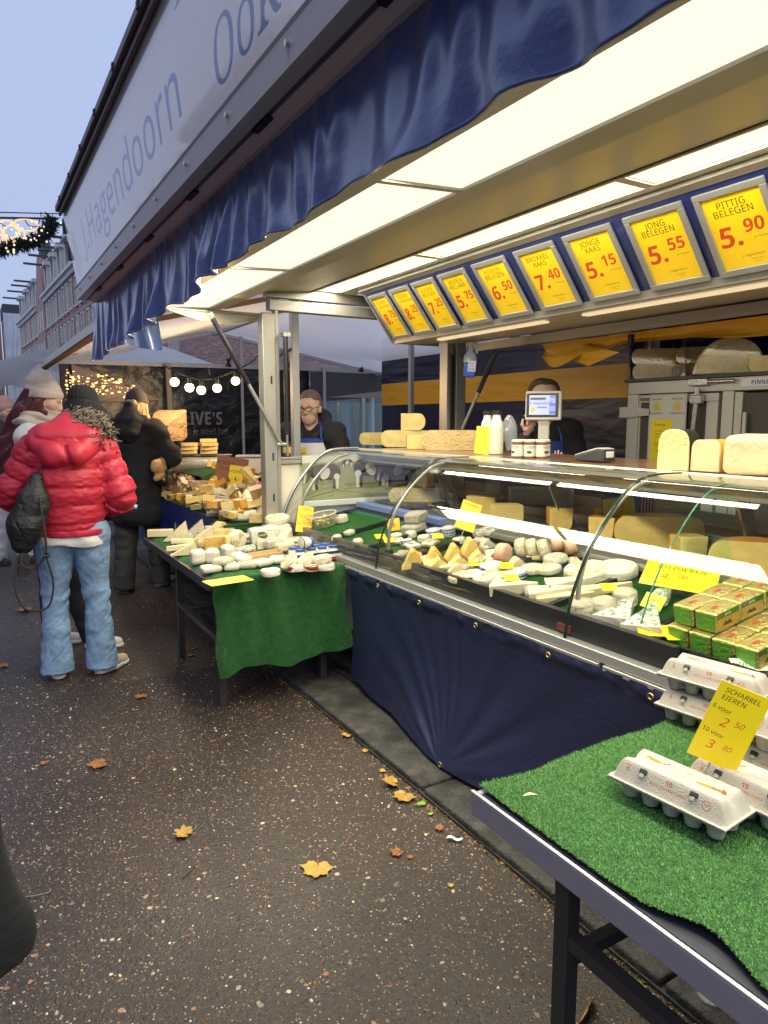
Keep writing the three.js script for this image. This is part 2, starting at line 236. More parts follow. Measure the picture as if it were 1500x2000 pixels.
// ---------------------------------------------------------------- the cheese trailer
const ZF = -4.52, ZN = 1.2; // far and near end
const partW = (t, name, g, m, label) => part(t, name, g.translate(-t.position.x, -t.position.y, -t.position.z), m, label);
const trailer = thing('market_trailer', 'white cheese sales trailer with raised hatch, light panels and blue lettered sign board', 'market trailer', [2.6, 0, -1.8]);
{
  const t = trailer, P = (n, g, m, l) => partW(t, n, g, m, l);
  // roof shell: closed profile, lit from the panels let into its underside
  const TOP = [.553, 2.71], BOT = [.62, 2.275];
  P('roof', prism([[.70, 2.225], [.75, 2.44], [1.46, 2.44], [2.0, 2.52], [4.3, 2.52], [4.3, 2.70], [.585, 2.70], [.635, 2.30]], ZF, ZN), M.aluSky);
  // sign board
  {
    const x0 = .61, L = 3.7, tex = canvasTex(2048, 256, (g, w, h) => {
      g.fillStyle = '#e3dcd9'; g.fillRect(0, 0, w, h);
      const r = rng(12); for (let i = 0; i < 2600; i++) { g.fillStyle = `rgba(${r() < .5 ? '120,112,112' : '230,226,226'},${.03 + .05 * r()})`; const s = 1 + r() * 5; g.fillRect(r() * w, r() * h, s, s * (1 + 3 * r())); }
      const X = z => (z - (ZF - .08)) / L * w, Y = y => (2.71 - y) / (2.71 - 2.275) * h;
      const word = (s, z0, z1, yb, cap, font, col, skew) => { g.save(); g.translate(X(z0), Y(yb)); g.font = font; const m = g.measureText(s).width; g.transform(1, 0, skew, 1, 0, 0); g.scale((X(z1) - X(z0)) / m, cap / (2.71 - 2.275) * h / 71); g.fillStyle = col; g.fillText(s, 0, 0); g.restore(); };
      word('J.Hagendoorn', -4.12, -2.13, 2.395, .155, '100px sans-serif', '#2449a0', -.12);
      word('Ook uitsluitend', -1.87, -.15, 2.345, .125, '100px serif', '#34549a', -.3);
      word('Boerenkaas', -2.08, -.4, 2.62, .10, '100px serif', '#34549a', -.3);
      // pile of three cheeses
      const cy = [[2.52, .042, '#b9a64a'], [2.455, .05, '#c2b46a'], [2.385, .06, '#c4b878']]; for (const [y, rr, c] of cy) { g.fillStyle = c; g.strokeStyle = '#6d6a66'; g.lineWidth = 2; g.beginPath(); g.ellipse(X(-4.4), Y(y), rr * 1.45 / L * w, rr / .435 * h, 0, 0, 7); g.fill(); g.stroke(); }
    });
    const g = new THREE.BufferGeometry(), z0 = ZF - .08, z1 = z0 + L, o = -.012;
    const quad = (z0, z1, u0, u1) => { const q = new THREE.BufferGeometry(); q.setAttribute('position', new THREE.Float32BufferAttribute([BOT[0] + o, BOT[1], z0, BOT[0] + o, BOT[1], z1, TOP[0] + o, TOP[1], z1, TOP[0] + o, TOP[1], z0], 3)); q.setAttribute('uv', new THREE.Float32BufferAttribute([u0, 0, u1, 0, u1, 1, u0, 1], 2)); q.setIndex([0, 1, 2, 0, 2, 3]); q.computeVertexNormals(); return q; };
    const core = bar([(TOP[0] + BOT[0]) / 2 + .012, (TOP[1] + BOT[1]) / 2, z0 + .001], [(TOP[0] + BOT[0]) / 2 + .012, (TOP[1] + BOT[1]) / 2, ZN], .04, .435, V(TOP[0] - BOT[0], TOP[1] - BOT[1], 0));
    P('sign_board', core, M.aluSky);
    const face = mat([1, 1, 1], .3, { map: tex, clearcoat: .85, clearcoatRoughness: .04 });
    P('sign_face', quad(z0, z1, 0, 1), face);
    P('sign_face', quad(z1 + .004, ZN, .985, .999), face);
    P('roof_rail', merge([span(TOP[0] - .045, TOP[0] + .03, 2.71, 2.745, z0 - .02, ZN, .006), span(TOP[0] - .03, TOP[0] - .018, 2.685, 2.71, z0, ZN)]), mat([.06, .055, .06], .45, { metalness: .5 }));
    const sc = []; for (let z = z0 + .2; z < ZN; z += .42) sc.push(span(TOP[0] - .050, TOP[0] - .044, 2.716, 2.738, z, z + .02)); P('bracket', merge(sc), M.black);
    P('end_light', merge([span(.545, .575, 2.60, 2.68, z0 - .05, z0 - .006), span(.565, .59, 2.45, 2.56, z0 - .05, z0 - .006)]), M.black);
  }
  P('gutter', merge([prism([[.588, 2.282], [.600, 2.222], [.64, 2.222], [.64, 2.24], [.62, 2.30]], ZF - .09, ZN), prism([[.584, 2.284], [.590, 2.276], [.60, 2.276], [.60, 2.288]], ZF - .09, ZN)]), mat([.50, .49, .52], .4, { clearcoat: .3, clearcoatRoughness: .2 }));
  { const b = []; for (let z = ZF + .1; z < 0; z += .38) b.push(new THREE.CylinderGeometry(.007, .007, .01, 8).rotateZ(Math.PI / 2).translate(.590, 2.256, z)); P('bolt', merge(b), M.steel); }
  P('channel', merge([prism([[.64, 2.228], [.64, 2.26], [.658, 2.26], [.658, 2.228]], ZF - .08, ZN)]), mat([.10, .09, .10], .5));
  P('drip_rail', prism([[.658, 2.226], [.658, 2.25], [.706, 2.25], [.706, 2.215], [.69, 2.215]], ZF - .08, ZN), mat([.62, .54, .55], .5));
  { const b = []; for (let z = ZF + .3; z < 0; z += .62) b.push(span(.645, .663, 2.219, 2.227, z, z + .1)); P('hinge', merge(b), M.black); }
  // hatch underside, and the frames of the light panels
  const joints = [-4.50, -3.185, -1.835, -.485, .865], x0 = 1.075, x1 = 1.337, slope = x => 2.2 + (x - 1.08) * .06;
  P('hatch', merge([prism([[.74, 2.19], [1.06, 2.197], [1.06, 2.225], [.74, 2.235]], ZF, ZN), prism([[1.35, 2.214], [1.46, 2.222], [1.46, 2.25], [1.35, 2.242]], ZF, ZN), ...joints.map(z => prism([[1.06, 2.198], [1.35, 2.215], [1.35, 2.24], [1.06, 2.222]], z - .012, z + .012))]), M.hatch);
  P('hatch_back', prism([[1.02, 2.228], [1.40, 2.250], [1.40, 2.262], [1.02, 2.240]], ZF, ZN), M.alu);
  P('soffit', prism([[1.47, 2.330], [2.07, 2.388], [2.07, 2.412], [1.47, 2.354]], ZF, ZN), M.hatch);
  P('soffit_joint', prism([[2.072, 2.383], [2.085, 2.383], [2.085, 2.42], [2.072, 2.42]], ZF, ZN), mat([.10, .09, .07], .5));
  P('end_plate', merge([prism([[1.08, 2.195], [1.74, 2.195], [1.70, 2.165], [1.45, 2.13], [1.30, 2.14]], ZF, ZF + .02), span(1.06, 1.76, 2.196, 2.212, ZF - .01, ZF + .03)]), mat([.24, .22, .16], .45));
  const glowA = mat([.8, .8, .75], .5, { emissive: lin(1, .98, .86), emissiveIntensity: .60 });
  const lamp = (x, y, z, w, l, tilt, I) => { const L = new THREE.RectAreaLight(new THREE.Color().setRGB(1, .92, .72), I, w, l); L.position.set(x - t.position.x, y - t.position.y, z - t.position.z); L.lookAt(0, 0, 0); L.rotation.set(-Math.PI / 2, 0, 0); L.rotateY(tilt); t.add(L); };
  for (let i = 0; i < 4; i++) {
    const za = joints[i] + .012, zb = joints[i + 1] - .012;
    P('light_panel', prism([[1.061, 2.206], [1.349, 2.2225], [1.349, 2.228], [1.061, 2.212]], za, zb), glowA);
    lamp(1.205, 2.206, (za + zb) / 2, .27, zb - za - .02, 0, 18);
  }
  const jb = [-4.62, -3.285, -1.90, -.52, .86];
  P('ceiling', merge([span(2.085, 2.125, 2.395, 2.42, ZF, ZN), span(2.285, 2.42, 2.395, 2.42, ZF, ZN), ...jb.map((z, i) => span(2.125, 2.285, 2.396, 2.42, i ? z - .022 : ZF, z + (i ? .022 : .12)))]), M.hatch);
  for (let i = 0; i < 4; i++) { const za = jb[i] + (i ? .022 : .12), zb = jb[i + 1] - .022; P('light_panel', span(2.125, 2.285, 2.405, 2.412, za, zb), glowA); lamp(2.205, 2.403, (za + zb) / 2, .15, zb - za - .02, 0, 18); }
  // price board box under the ceiling
  const bt = [2.375, 2.365], bb = [2.615, 2.06];
  P('price_board', prism([[bt[0], bt[1]], [bb[0], bb[1] + .012], [bb[0] + .02, bb[1] + .03], [bt[0] + .06, 2.39], [bt[0], 2.39]], ZF + .22, ZN), mat([.012, .022, .12], .35, { clearcoat: .3 }));
  P('board_edge', merge([prism([[bb[0] - .012, bb[1] + .022], [bb[0] - .002, bb[1] - .014], [bb[0] + .03, bb[1] - .014], [bb[0] + .02, bb[1] + .026]], ZF + .2, ZN), prism([[2.335, 2.375], [2.372, 2.362], [2.38, 2.40], [2.34, 2.40]], ZF + .2, ZN), prism([[bt[0] - .02, 2.39], [bb[0] - .01, bb[1] - .01], [3.0, bb[1] - .01], [3.0, 2.39]], ZF + .2, ZF + .216)]), M.alu);
  P('board_underside', merge([prism([[bb[0] + .03, bb[1] - .012], [3.30, bb[1] + .03], [3.30, 2.42], [3.26, 2.42], [3.26, bb[1] + .06], [bb[0] + .03, bb[1] + .02]], ZF + .2, ZN)]), M.hatch);
  for (const [za, zb] of [[-3.9, -2.9], [-2.62, -1.62], [-1.3, -.3]]) { P('strip_light', span(2.70, 2.745, bb[1] - .022, bb[1] - .011, za, zb), mat([.7, .6, .4], .5, { emissive: lin(1, .80, .5), emissiveIntensity: .5 })); lamp(2.7225, bb[1] - .024, (za + zb) / 2, .045, zb - za, 0, 15); }
  P('ceiling_edge', span(3.262, 3.30, 2.02, 2.075, ZF + .2, ZN), M.alu);
  // frame: front post with its rail, top beams, inner post
  P('post', merge([span(1.655, 1.745, .03, 2.20, ZF + .08, ZF + .17, .008), span(1.750, 1.775, .03, 2.22, ZF + .10, ZF + .15, .003)]), M.alu);
  { const s = []; for (const y of [.98, 1.25, 1.75]) s.push(span(1.705, 1.715, y, y + .05, ZF + .168, ZF + .174)); P('slot', merge(s), M.black); }
  P('frame_beam', merge([span(1.75, 2.6, 2.235, 2.305, ZF - .01, ZF + .06, .004), span(1.75, 2.75, 2.33, 2.40, ZF - .06, ZF - .01, .004)]), M.alu);
  P('inner_post', merge([span(3.13, 3.19, .03, 2.42, ZF + .04, ZF + .14, .004), span(3.20, 3.29, .03, 2.42, ZF + .04, ZF + .16, .004)]), M.alu);
  P('rail_strap', merge([span(3.155, 3.18, 1.30, 2.0, ZF + .145, ZF + .165)]), M.black);
  { const a = onZ(415, 622, ZF + .22), b = onZ(550, 868, ZF + .2), c = a.clone().lerp(b, .5);
    P('gas_strut', merge([rod(a, c, .0155, .0155, 14)]), M.blackGloss); P('gas_strut_rod', merge([rod(c, b, .012, .012, 12), rod(a.clone().add(V(-.012, .03, 0)), a.clone().add(V(0, .012, 0)), .013), rod(b.clone().add(V(-.03, 0, 0)), b.clone().add(V(.03, 0, 0)), .012)]), M.alu); }
  { const a = V(1.80, 2.05, ZF + .2), b = V(1.80, 1.42, ZF + .2); P('gas_strut', rod(a, b, .016), M.blackGloss); P('gas_strut_rod', merge([rod(b, [1.80, 1.28, ZF + .2], .008), span(1.775, 1.825, 2.05, 2.075, ZF + .17, ZF + .23)]), M.steel); }
  { const a = onX(970, 685, 3.22), b = onX(903, 838, 3.12), c = a.clone().lerp(b, .52); P('gas_strut', rod(a, c, .017), M.blackGloss); P('gas_strut_rod', rod(c, b, .012), M.alu); }
  // chassis and low walls behind the counter
  P('chassis', merge([span(1.85, 3.6, .30, .60, ZF + .2, ZN), span(1.79, 3.7, .60, .68, ZF + .16, ZN)]), M.cream);
  P('side_panel', merge([span(1.775, 2.05, .70, 1.22, ZF + .08, ZF + .11, .004)]), mat([.66, .62, .50], .4));
  P('side_panel_rim', merge([span(1.775, 2.06, 1.222, 1.245, ZF + .07, ZF + .13, .003), span(1.775, 2.06, 1.25, 1.268, ZF + .06, ZF + .12, .003)]), M.alu);
}

// ---------------------------------------------------------------- printed cards
const cardTex = (w, h, bg, lines) => canvasTex(w, h, g => {
  g.fillStyle = bg; g.fillRect(0, 0, w, h); const r = rng(w * 7 + h + lines.length * 31); for (let i = 0; i < 40; i++) { g.fillStyle = `rgba(120,90,0,${.03 * r()})`; g.fillRect(r() * w, r() * h, 6 + r() * 30, 1 + r() * 3); }
  for (const [s, x, y, size, col, o = {}] of lines) { g.save(); g.translate(x * w, y * h); g.rotate(o.rot || 0); g.transform(1, 0, o.skew || 0, 1, 0, 0); g.scale(o.sx || 1, 1); g.font = `${o.bold ? 'bold ' : ''}${size * h}px ${o.font || 'sans-serif'}`; g.textAlign = o.align || 'center'; g.textBaseline = 'middle'; g.fillStyle = col; g.fillText(s, 0, 0); if (o.under) g.fillRect(-g.measureText(s).width / 2, size * h * .45, g.measureText(s).width, 2); g.restore(); }
});
const cardBack = mat([.85, .65, .05], .6), RED = '#cf3a1e', INK = '#2b2608';
// a thin card with a printed face; local x right, y up, z towards the reader, foot of the card at the origin
function card(name, label, category, w, h, tex, group, rough = .35) {
  const t = thing(name, label, category, [0, 0, 0], 0, group);
  part(t, 'sheet', rbox(w, h, .0016, .0007, 1).translate(0, h / 2, 0), cardBack);
  part(t, 'print', new THREE.PlaneGeometry(w * .992, h * .992).translate(0, h / 2, .0011), mat('#ffffff', rough, { map: tex }));
  return t;
}
const aim = (o, x, y, z) => { o.quaternion.setFromRotationMatrix(new THREE.Matrix4().makeBasis(x, y, z)); return o; };
// stand a card at p so that it faces dir (yaw), leans back by tilt and rolls by roll
function standCard(o, p, yaw, tilt = 0, roll = 0) { o.position.copy(p); o.rotation.set(tilt, yaw, roll, 'YXZ'); return o; }
const toEye = p => Math.atan2(camera.position.x - p.x, camera.position.z - p.z);

// ---------------------------------------------------------------- price signs on the blue board
{
  const bt = V(2.375, 2.365, 0), bb = V(2.615, 2.06, 0), up = bt.clone().sub(bb), H = up.length(); up.normalize(); const nrm = V(0, 0, 1).cross(up).normalize();
  const rows = [['BOEREN', 'OUD BELEGEN', '8.', '75', -4.275, .235], ['BOEREN', 'EXTRA BELEGEN', '8.', '25', -4.005, .235], ['BOEREN', 'BELEGEN', '7.', '25', -3.735, .24], ['BOEREN', 'RECLAME', '5.', '75', -3.45, .255], ['KOMIJN', 'BELEGEN', '6.', '50', -3.13, .27], ['BROKKEL', 'KAAS', '7.', '40', -2.79, .275], ['JONGE', 'KAAS', '5.', '15', -2.455, .28], ['JONG', 'BELEGEN', '5.', '55', -2.11, .28], ['PITTIG', 'BELEGEN', '5.', '90', -1.785, .28], ['OUDE', 'KAAS', '8.', '40', -1.45, .28]];
  const fm = mat([.27, .27, .26], .4, { metalness: .3 });
  rows.forEach(([a, b, n, d, z, w], i) => {
    if (i === 9) return;
    const h = .345, t = thing('price_sign', `yellow price sign reading ${a} ${b} ${n}${d} in grey frame`, 'price sign', [0, 0, 0], 0, 'framed price signs on the blue board');
    const b2 = .026, fr = [rbox(w, b2, .012, .003).translate(0, h / 2 - b2 / 2, .006), rbox(w, b2, .012, .003).translate(0, -h / 2 + b2 / 2, .006), rbox(b2, h - 2 * b2, .0116, .003).translate(-w / 2 + b2 / 2, 0, .006), rbox(b2, h - 2 * b2, .0116, .003).translate(w / 2 - b2 / 2, 0, .006)];
    part(t, 'frame', merge(fr), fm);
    const small = i < 2, cap = (s, y, col, k = 1) => { const f = s.split(' '); return [s.length > 8 ? s : s, .5 - (s.length < 8 ? .03 : 0), y + .015, (s.length > 8 ? .085 : .125) * k, col, { bold: false, skew: 0 }]; };
    const tex = cardTex(300, 400, '#f7cf0c', [cap(a, .12, a === 'KOMIJN' ? '#a8421c' : INK), cap(b, .225, INK), [n, .30, .56, .38, RED, { bold: true, skew: -.12 }], [d, .72, .46, .24, RED, { bold: true, skew: -.1 }], ['per 500 gram', .78, .62, .032, '#6b5a10'], ['J. Hagendoorn', .56, .84, .045, '#6b5a10', { skew: -.2 }], ['kaasspecialist', .60, .90, .026, '#9a8420'], ['uw markt', .60, .935, .024, '#9a8420']]);
    part(t, 'print', new THREE.PlaneGeometry(w - 2 * b2 + .004, h - 2 * b2 + .004).translate(0, 0, .0035), mat('#ffffff', .35, { map: tex, clearcoat: .3, clearcoatRoughness: .3 }));
    const c = bb.clone().addScaledVector(up, H * .5).addScaledVector(nrm, .001); aim(t, V(0, 0, 1), up, nrm); t.position.set(c.x, c.y, z + w / 2);
  });
}

// ---------------------------------------------------------------- blue valance and blue skirt
{
  const blue = mat([.048, .082, .235], .36, { clearcoat: 1, clearcoatRoughness: .22, bumpMap: rep(T.grain, 22, 1.2), bumpScale: .0015 });
  const z0 = -4.74, L = 5.6, nv = 26, nu = 560, r = rng(9), folds = []; for (let z = -4.8; z < 1; ) { const w = .016 + r() * .038; folds.push([z, w, .006 + r() * .022, (r() - .5) * .55, .2 + r() * .9]); z += w * (1.0 + r() * 2.4); }
  const depth = (z, v) => { let x = 0; for (const [c, w, a, lean, k] of folds) { const dz = (z - c - lean * v * .22) / (w * (.55 + .9 * v)); if (Math.abs(dz) < 3) x -= a * Math.exp(-dz * dz) * (.15 + v * (1.1 - .35 * k * v)); } return x + .02 * (vn(z * 7, v * 3, 3) - .5) * v; };
  const hem = z => { const t = (z - z0) / L; return 1.87 + .11 * Math.min(1, t * 1.9) + .018 * (vn(z * 3.1 + 4, 1, 5) - .5) + .009 * Math.sin(z * 13); };
  const val = thing('awning_valance', 'glossy blue tarpaulin valance hanging in folds under the sign board', 'valance', [.70, 2.2, -2]);
  partW(val, 'tarpaulin', sheet(nu, nv, (u, v) => { const z = z0 + L * u, y = 2.222 + (hem(z) - 2.222) * v; return [.706 + depth(z, v), y, z]; }), blue);
  partW(val, 'end_flap', sheet(50, 20, (u, v) => [.706 + .40 * u + .015 * Math.sin(v * 3 + u * 5), 2.21 - (.235 + .012 * Math.sin(u * 9)) * v, z0 - .01 + .03 * Math.sin(u * 17) * v + .05 * v * (1 - u)]), blue);
  partW(val, 'hem', tube(Array.from({ length: 120 }, (_, i) => { const z = z0 + L * i / 119; return [.706 + depth(z, 1), hem(z), z]; }), .004, 500, 5), blue);
  // skirt: hangs from the rail, tied to the kerb at one eyelet
  const sk = thing('tarpaulin_skirt', 'dark blue tarpaulin skirt hanging under the glass counter down to the kerb', 'tarpaulin', [1.74, 0, -2.2]);
  const za = -3.36, Ls = 3.2, tie = [-2.30, .05], rr = rng(21);
  const fans = Array.from({ length: 13 }, (_, i) => [(-1.35 + i * .22 + (rr() - .5) * .16), .05 + rr() * .11, .006 + rr() * .021]);
  const pos = (u, v) => {
    const z = za + Ls * u, foot = .045 + .05 * Math.pow(Math.abs((z - tie[0]) / 1.3), 1.5) + .02 * vn(z * 5, 2, 8), y = .705 - (.705 - foot) * v;
    const dz = z - tie[0], dy = y - tie[1], d = Math.hypot(dz, dy), q = Math.atan2(dz, dy); let x = 1.748 + .018 * Math.sin(v * 3.1);
    for (const [c, w, a] of fans) { const e = (q - c) / w; x -= a * Math.exp(-e * e) * Math.min(1, d * 4) * Math.max(0, 1 - d * .95); }
    x -= .11 * Math.pow(v, 2.2) * Math.exp(-Math.pow(dz / .55, 2)); // pulled out to its tie
    x += .03 * (fbm(z * 3, y * 3, 3, 14) - .5) * v + .012 * Math.exp(-Math.pow((v - .04) / .035, 2)) * (vn(z * 22, 1, 4) - .9) + .006 * (vn(z * 40, v * 30, 7) - .5) * Math.max(0, 1 - v * 6);
    if (v > .0) x += .03 * Math.sin(z * 9 + 1) * v * (1 - Math.exp(-dz * dz)) * .8;
    return [x, y, z];
  };
  partW(sk, 'tarpaulin', sheet(320, 90, pos), mat([.013, .018, .055], .5, { clearcoat: .2, clearcoatRoughness: .4, bumpMap: rep(T.grain, 10, 3), bumpScale: .0015 }));
  for (const z of [-3.0, -2.62, -2.2, -1.78, -1.34, -.9]) partW(sk, 'eyelet', new THREE.TorusGeometry(.009, .0035, 8, 18).rotateY(Math.PI / 2).translate(1.728, .684, z), mat([.45, .33, .15], .35, { metalness: .9 }));
  partW(sk, 'eyelet', new THREE.TorusGeometry(.010, .004, 8, 18).rotateY(Math.PI / 2).translate(pos((tie[0] - za) / Ls, .985)[0] - .004, tie[1] + .012, tie[0]), mat([.35, .28, .18], .4, { metalness: .8 }));
}

// ---------------------------------------------------------------- refrigerated glass counter
const GLASS = [[1.765, .752], [1.772, .80], [1.788, .885], [1.845, 1.015], [1.90, 1.10], [1.96, 1.172], [2.04, 1.252], [2.12, 1.300], [2.20, 1.314], [2.36, 1.316]];
const gcurve = new THREE.CatmullRomCurve3(GLASS.map(p => V(p[0], p[1], 0)), false, 'centripetal');
const TRAY = x => .80 + (x - 1.84) * .17; // sloping floor of the trays
function onTray(px, py, lift = 0) { const d = sight(px, py), o = camera.position; const t = (TRAY(0) + lift - o.y) / (d.y - .17 * d.x); return d.multiplyScalar(t).add(o); }
const dcase = thing('display_counter', 'long refrigerated counter with curved glass front and perforated steel shelf', 'display counter', [2.2, 0, -2.4]);
{
  const t = dcase, P = (n, g, m, l) => partW(t, n, g, m, l);
  const joints = [-4.36, -3.083, -1.738, -.39];
  for (let i = 0; i < 3; i++) {
    const za = joints[i] + .004, zb = joints[i + 1] - .004;
    P('glass_pane', sheet(2, 44, (u, v) => { const p = gcurve.getPointAt(v); return [p.x, p.y, za + (zb - za) * u]; }), M.glass);
    const edge = s => { const pts = Array.from({ length: 30 }, (_, k) => { const p = gcurve.getPointAt(k / 29); return [p.x - .0005, p.y, s]; }); return tube(pts, .0032, 60, 5); };
    P('glass_edge', merge([edge(za), edge(zb)]), mat([.012, .03, .025], .15));
  }
  // arms that carry the panes
  for (const z of [-4.25, -3.115, -1.775]) { const pts = [[1.862, .83], [1.862, .90], [1.868, .945], [1.90, 1.035], [2.01, 1.172], [2.13, 1.262], [2.21, 1.285]].map(p => [p[0], p[1], z]); P('pane_arm', tube(pts, .009, 60, 8), M.alu); P('pane_foot', span(1.845, 1.88, .80, .84, z - .015, z + .015, .004), M.black); }
  // rails under the glass
  P('front_rail', merge([span(1.755, 1.80, .716, .752, -4.40, -.35, .004), span(1.748, 1.80, .695, .7135, -4.40, -1.57, .003), span(1.748, 1.80, .695, .7135, -1.55, -.35, .003)]), mat([.55, .55, .52], .35, { metalness: .6, roughnessMap: T.smudge }));
  P('front_band', prism([[1.798, .74], [1.800, .832], [1.83, .832], [1.83, .74]], -4.34, -1.32), mat([.025, .025, .027], .3));
  P('front_band', prism([[1.80, .74], [1.802, .80], [1.84, .80], [1.84, .74]], -1.315, -.36), mat([.30, .29, .26], .4));
  P('red_block', span(1.786, 1.797, .765, .79, -1.80, -1.74), mat([.2, .035, .02], .5));
  // well, sloping floor and shelf
  P('well', merge([prism([[1.83, .62], [1.83, TRAY(1.83) - .015], [2.33, TRAY(2.33) - .015], [2.33, .90], [2.36, .925], [2.86, .925], [2.86, .62]], -4.34, -.36)]), mat([.10, .10, .095], .5));
  const holes = canvasTex(256, 256, g => { g.fillStyle = '#8f8d84'; g.fillRect(0, 0, 256, 256); g.fillStyle = '#14130f'; for (let j = 0; j < 8; j++) for (let i = 0; i < 8; i++) { g.beginPath(); g.arc((i + (j % 2) * .5 + .25) * 32, (j + .5) * 32, 11, 0, 7); g.fill(); } });
  const holeM = canvasTex(256, 256, g => { g.fillStyle = '#fff'; g.fillRect(0, 0, 256, 256); g.fillStyle = '#000'; for (let j = 0; j < 8; j++) for (let i = 0; i < 8; i++) { g.beginPath(); g.arc((i + (j % 2) * .5 + .25) * 32, (j + .5) * 32, 12, 0, 7); g.fill(); } }, false);
  P('perforated_grille', sheet(1, 8, (u, v) => { const a = v < .62 ? [2.322 + .02 * v / .62, .876 + .05 * v / .62] : [2.342 + .035 * (v - .62) / .38, .926 + .016 * (v - .62) / .38]; return [a[0], a[1], -3.3 + 2.95 * u]; }, 45, 1), mat('#ffffff', .4, { map: holes, bumpMap: holeM, bumpScale: .002, metalnessMap: holeM, metalness: .7 }));
  P('shelf_lip', span(2.318, 2.385, .905, .944, -4.33, -3.302, .003), mat([.16, .24, .52], .35));
  P('steel_shelf', merge([span(2.376, 2.86, .928, .942, -4.34, -.36, .003)]), mat([.34, .33, .30], .35, { metalness: .7, roughnessMap: T.smudge, bumpMap: rep(T.brush, 1, 4), bumpScale: .0003 }));
  P('shelf_back', span(2.86, 2.875, .62, 1.0, -4.34, -.36), M.steel);
  // left end wall with its printed picture of cows in a meadow
  P('end_wall', merge([prism([...GLASS.map(p => [p[0] + .002, p[1]]), [2.98, 1.27], [2.98, .70], [1.80, .70]], -4.42, -4.385)]), M.cream);
  P('end_rim', tube(GLASS.map(p => [p[0], p[1], -4.375]), .011, 60, 8), M.aluSky);
  P('end_panel_edge', merge([tube(GLASS.slice(0, 9).map(p => [p[0] + .09, p[1] - .03, -4.37]), .006, 60, 6)]), M.alu);
  const cows = canvasTex(1024, 400, (g, w, h) => {
    const r = rng(15); const gr = g.createLinearGradient(0, 0, 0, h); g.fillStyle = '#8c8f6a'; g.fillRect(0, 0, w, h); g.fillStyle = '#c6c7b8'; g.fillRect(0, 0, w, h * .16);
    for (let i = 0; i < 9000; i++) { const y = h * (.12 + .88 * r()); g.strokeStyle = ['#6f7d3a', '#9aa35a', '#4e5b2b', '#b9b788', '#8a7f55'][r() * 5 | 0]; g.globalAlpha = .5; g.beginPath(); const x = r() * w; g.moveTo(x, y); g.lineTo(x + (r() - .5) * 8, y - 4 - r() * 12 * y / h); g.stroke(); } g.globalAlpha = 1;
    const cow = (x, y, s, flip) => { g.save(); g.translate(x, y); g.scale(flip ? -s : s, s); g.fillStyle = '#2a1d1c'; g.beginPath(); g.moveTo(-80, -20); g.bezierCurveTo(-85, -70, -40, -78, 0, -72); g.bezierCurveTo(40, -80, 80, -74, 84, -30); g.bezierCurveTo(84, 10, 60, 14, 20, 16); g.bezierCurveTo(-20, 22, -70, 18, -80, -20); g.fill(); for (const lx of [-62, -44, 48, 66]) { g.fillStyle = lx % 4 ? '#d8d2c4' : '#332422'; g.fillRect(lx - 7, 5, 13, 66); } g.fillStyle = '#2a1d1c'; g.beginPath(); g.ellipse(-104, 0, 24, 40, .5, 0, 7); g.fill(); g.beginPath(); g.ellipse(-90, -36, 8, 18, 1.2, 0, 7); g.fill(); g.fillStyle = '#d8d2c4'; g.beginPath(); g.moveTo(-108, -30); g.lineTo(-94, -28); g.lineTo(-108, 34); g.lineTo(-118, 30); g.fill(); g.beginPath(); g.ellipse(0, -20, 24, 36, .4, 0, 7); g.fill(); g.beginPath(); g.ellipse(62, 0, 16, 18, 0, 0, 7); g.fill(); g.restore(); };
    cow(180, 190, 1.5); cow(560, 170, 1.75, true); cow(800, 190, 1.6); cow(360, 80, .5); cow(960, 90, .5, true);
    g.fillStyle = '#6b7a35'; for (let i = 0; i < 1500; i++) g.fillRect(r() * w, h * (.8 + .2 * r()), 2, 6);
  });
  P('cow_print', new THREE.PlaneGeometry(.98, .32).translate(2.42, 1.115, -4.378), mat('#ffffff', .4, { map: cows }));
  P('end_ledge', merge([span(1.90, 2.86, .928, .965, -4.37, -4.33, .003)]), M.white);
  // counter top above
  const speck = dataTex(256, 256, (u, v) => { const s = hash2(u * 256, v * 256, 12), n = fbm(u * 10, v * 10, 3, 4, 10); const k = s > .93 ? .85 : s < .2 ? .22 : .42 + .2 * n; return [k * 1.0, k * .72, k * .52]; }, true);
  P('counter_top', metreUV(span(2.46, 3.06, 1.285, 1.312, -4.40, .2, .004), .35), mat('#ffffff', .28, { map: speck, clearcoat: .4 }));
  P('counter_edge', merge([span(2.36, 2.458, 1.284, 1.310, -4.40, -1.452, .005), span(2.36, 2.458, 1.284, 1.310, -1.448, .2, .005), span(2.352, 2.372, 1.276, 1.320, -4.40, .2, .004)]), mat([.62, .60, .52], .3, { metalness: .5 }));
  P('counter_front', span(2.40, 2.44, 1.225, 1.284, -4.38, .2), M.alu);
  // slanted brackets between shelf and top
  for (const z of [-3.62, -2.62, -1.60]) { P('bracket', merge([bar([2.68, .94, z], [2.50, 1.29, z], .075, .012, V(0, 0, 1)), span(2.63, 2.75, .942, .954, z - .05, z + .05)]), M.steel); for (const k of [.3, .75]) P('bolt', new THREE.CylinderGeometry(.012, .012, .02, 6).rotateX(Math.PI / 2).translate(2.68 - .18 * k, .94 + .35 * k, z + .012), M.alu); }
  // glass partition inside the case
  const div = Array.from({ length: 24 }, (_, k) => { const p = gcurve.getPointAt(.06 + .82 * k / 23); return [p.x + .085, p.y - .02]; });
  P('glass_partition', prism([...div, [2.33, 1.22], [2.33, .95]], -1.502, -1.497), mat([.9, 1, .95], 0, { transmission: 1, ior: 1.5, thickness: 0 }));
  P('partition_edge', tube(div.map(p => [p[0], p[1], -1.4995]), .0032, 60, 5), mat([.03, .22, .15], .15, { clearcoat: 1 }));
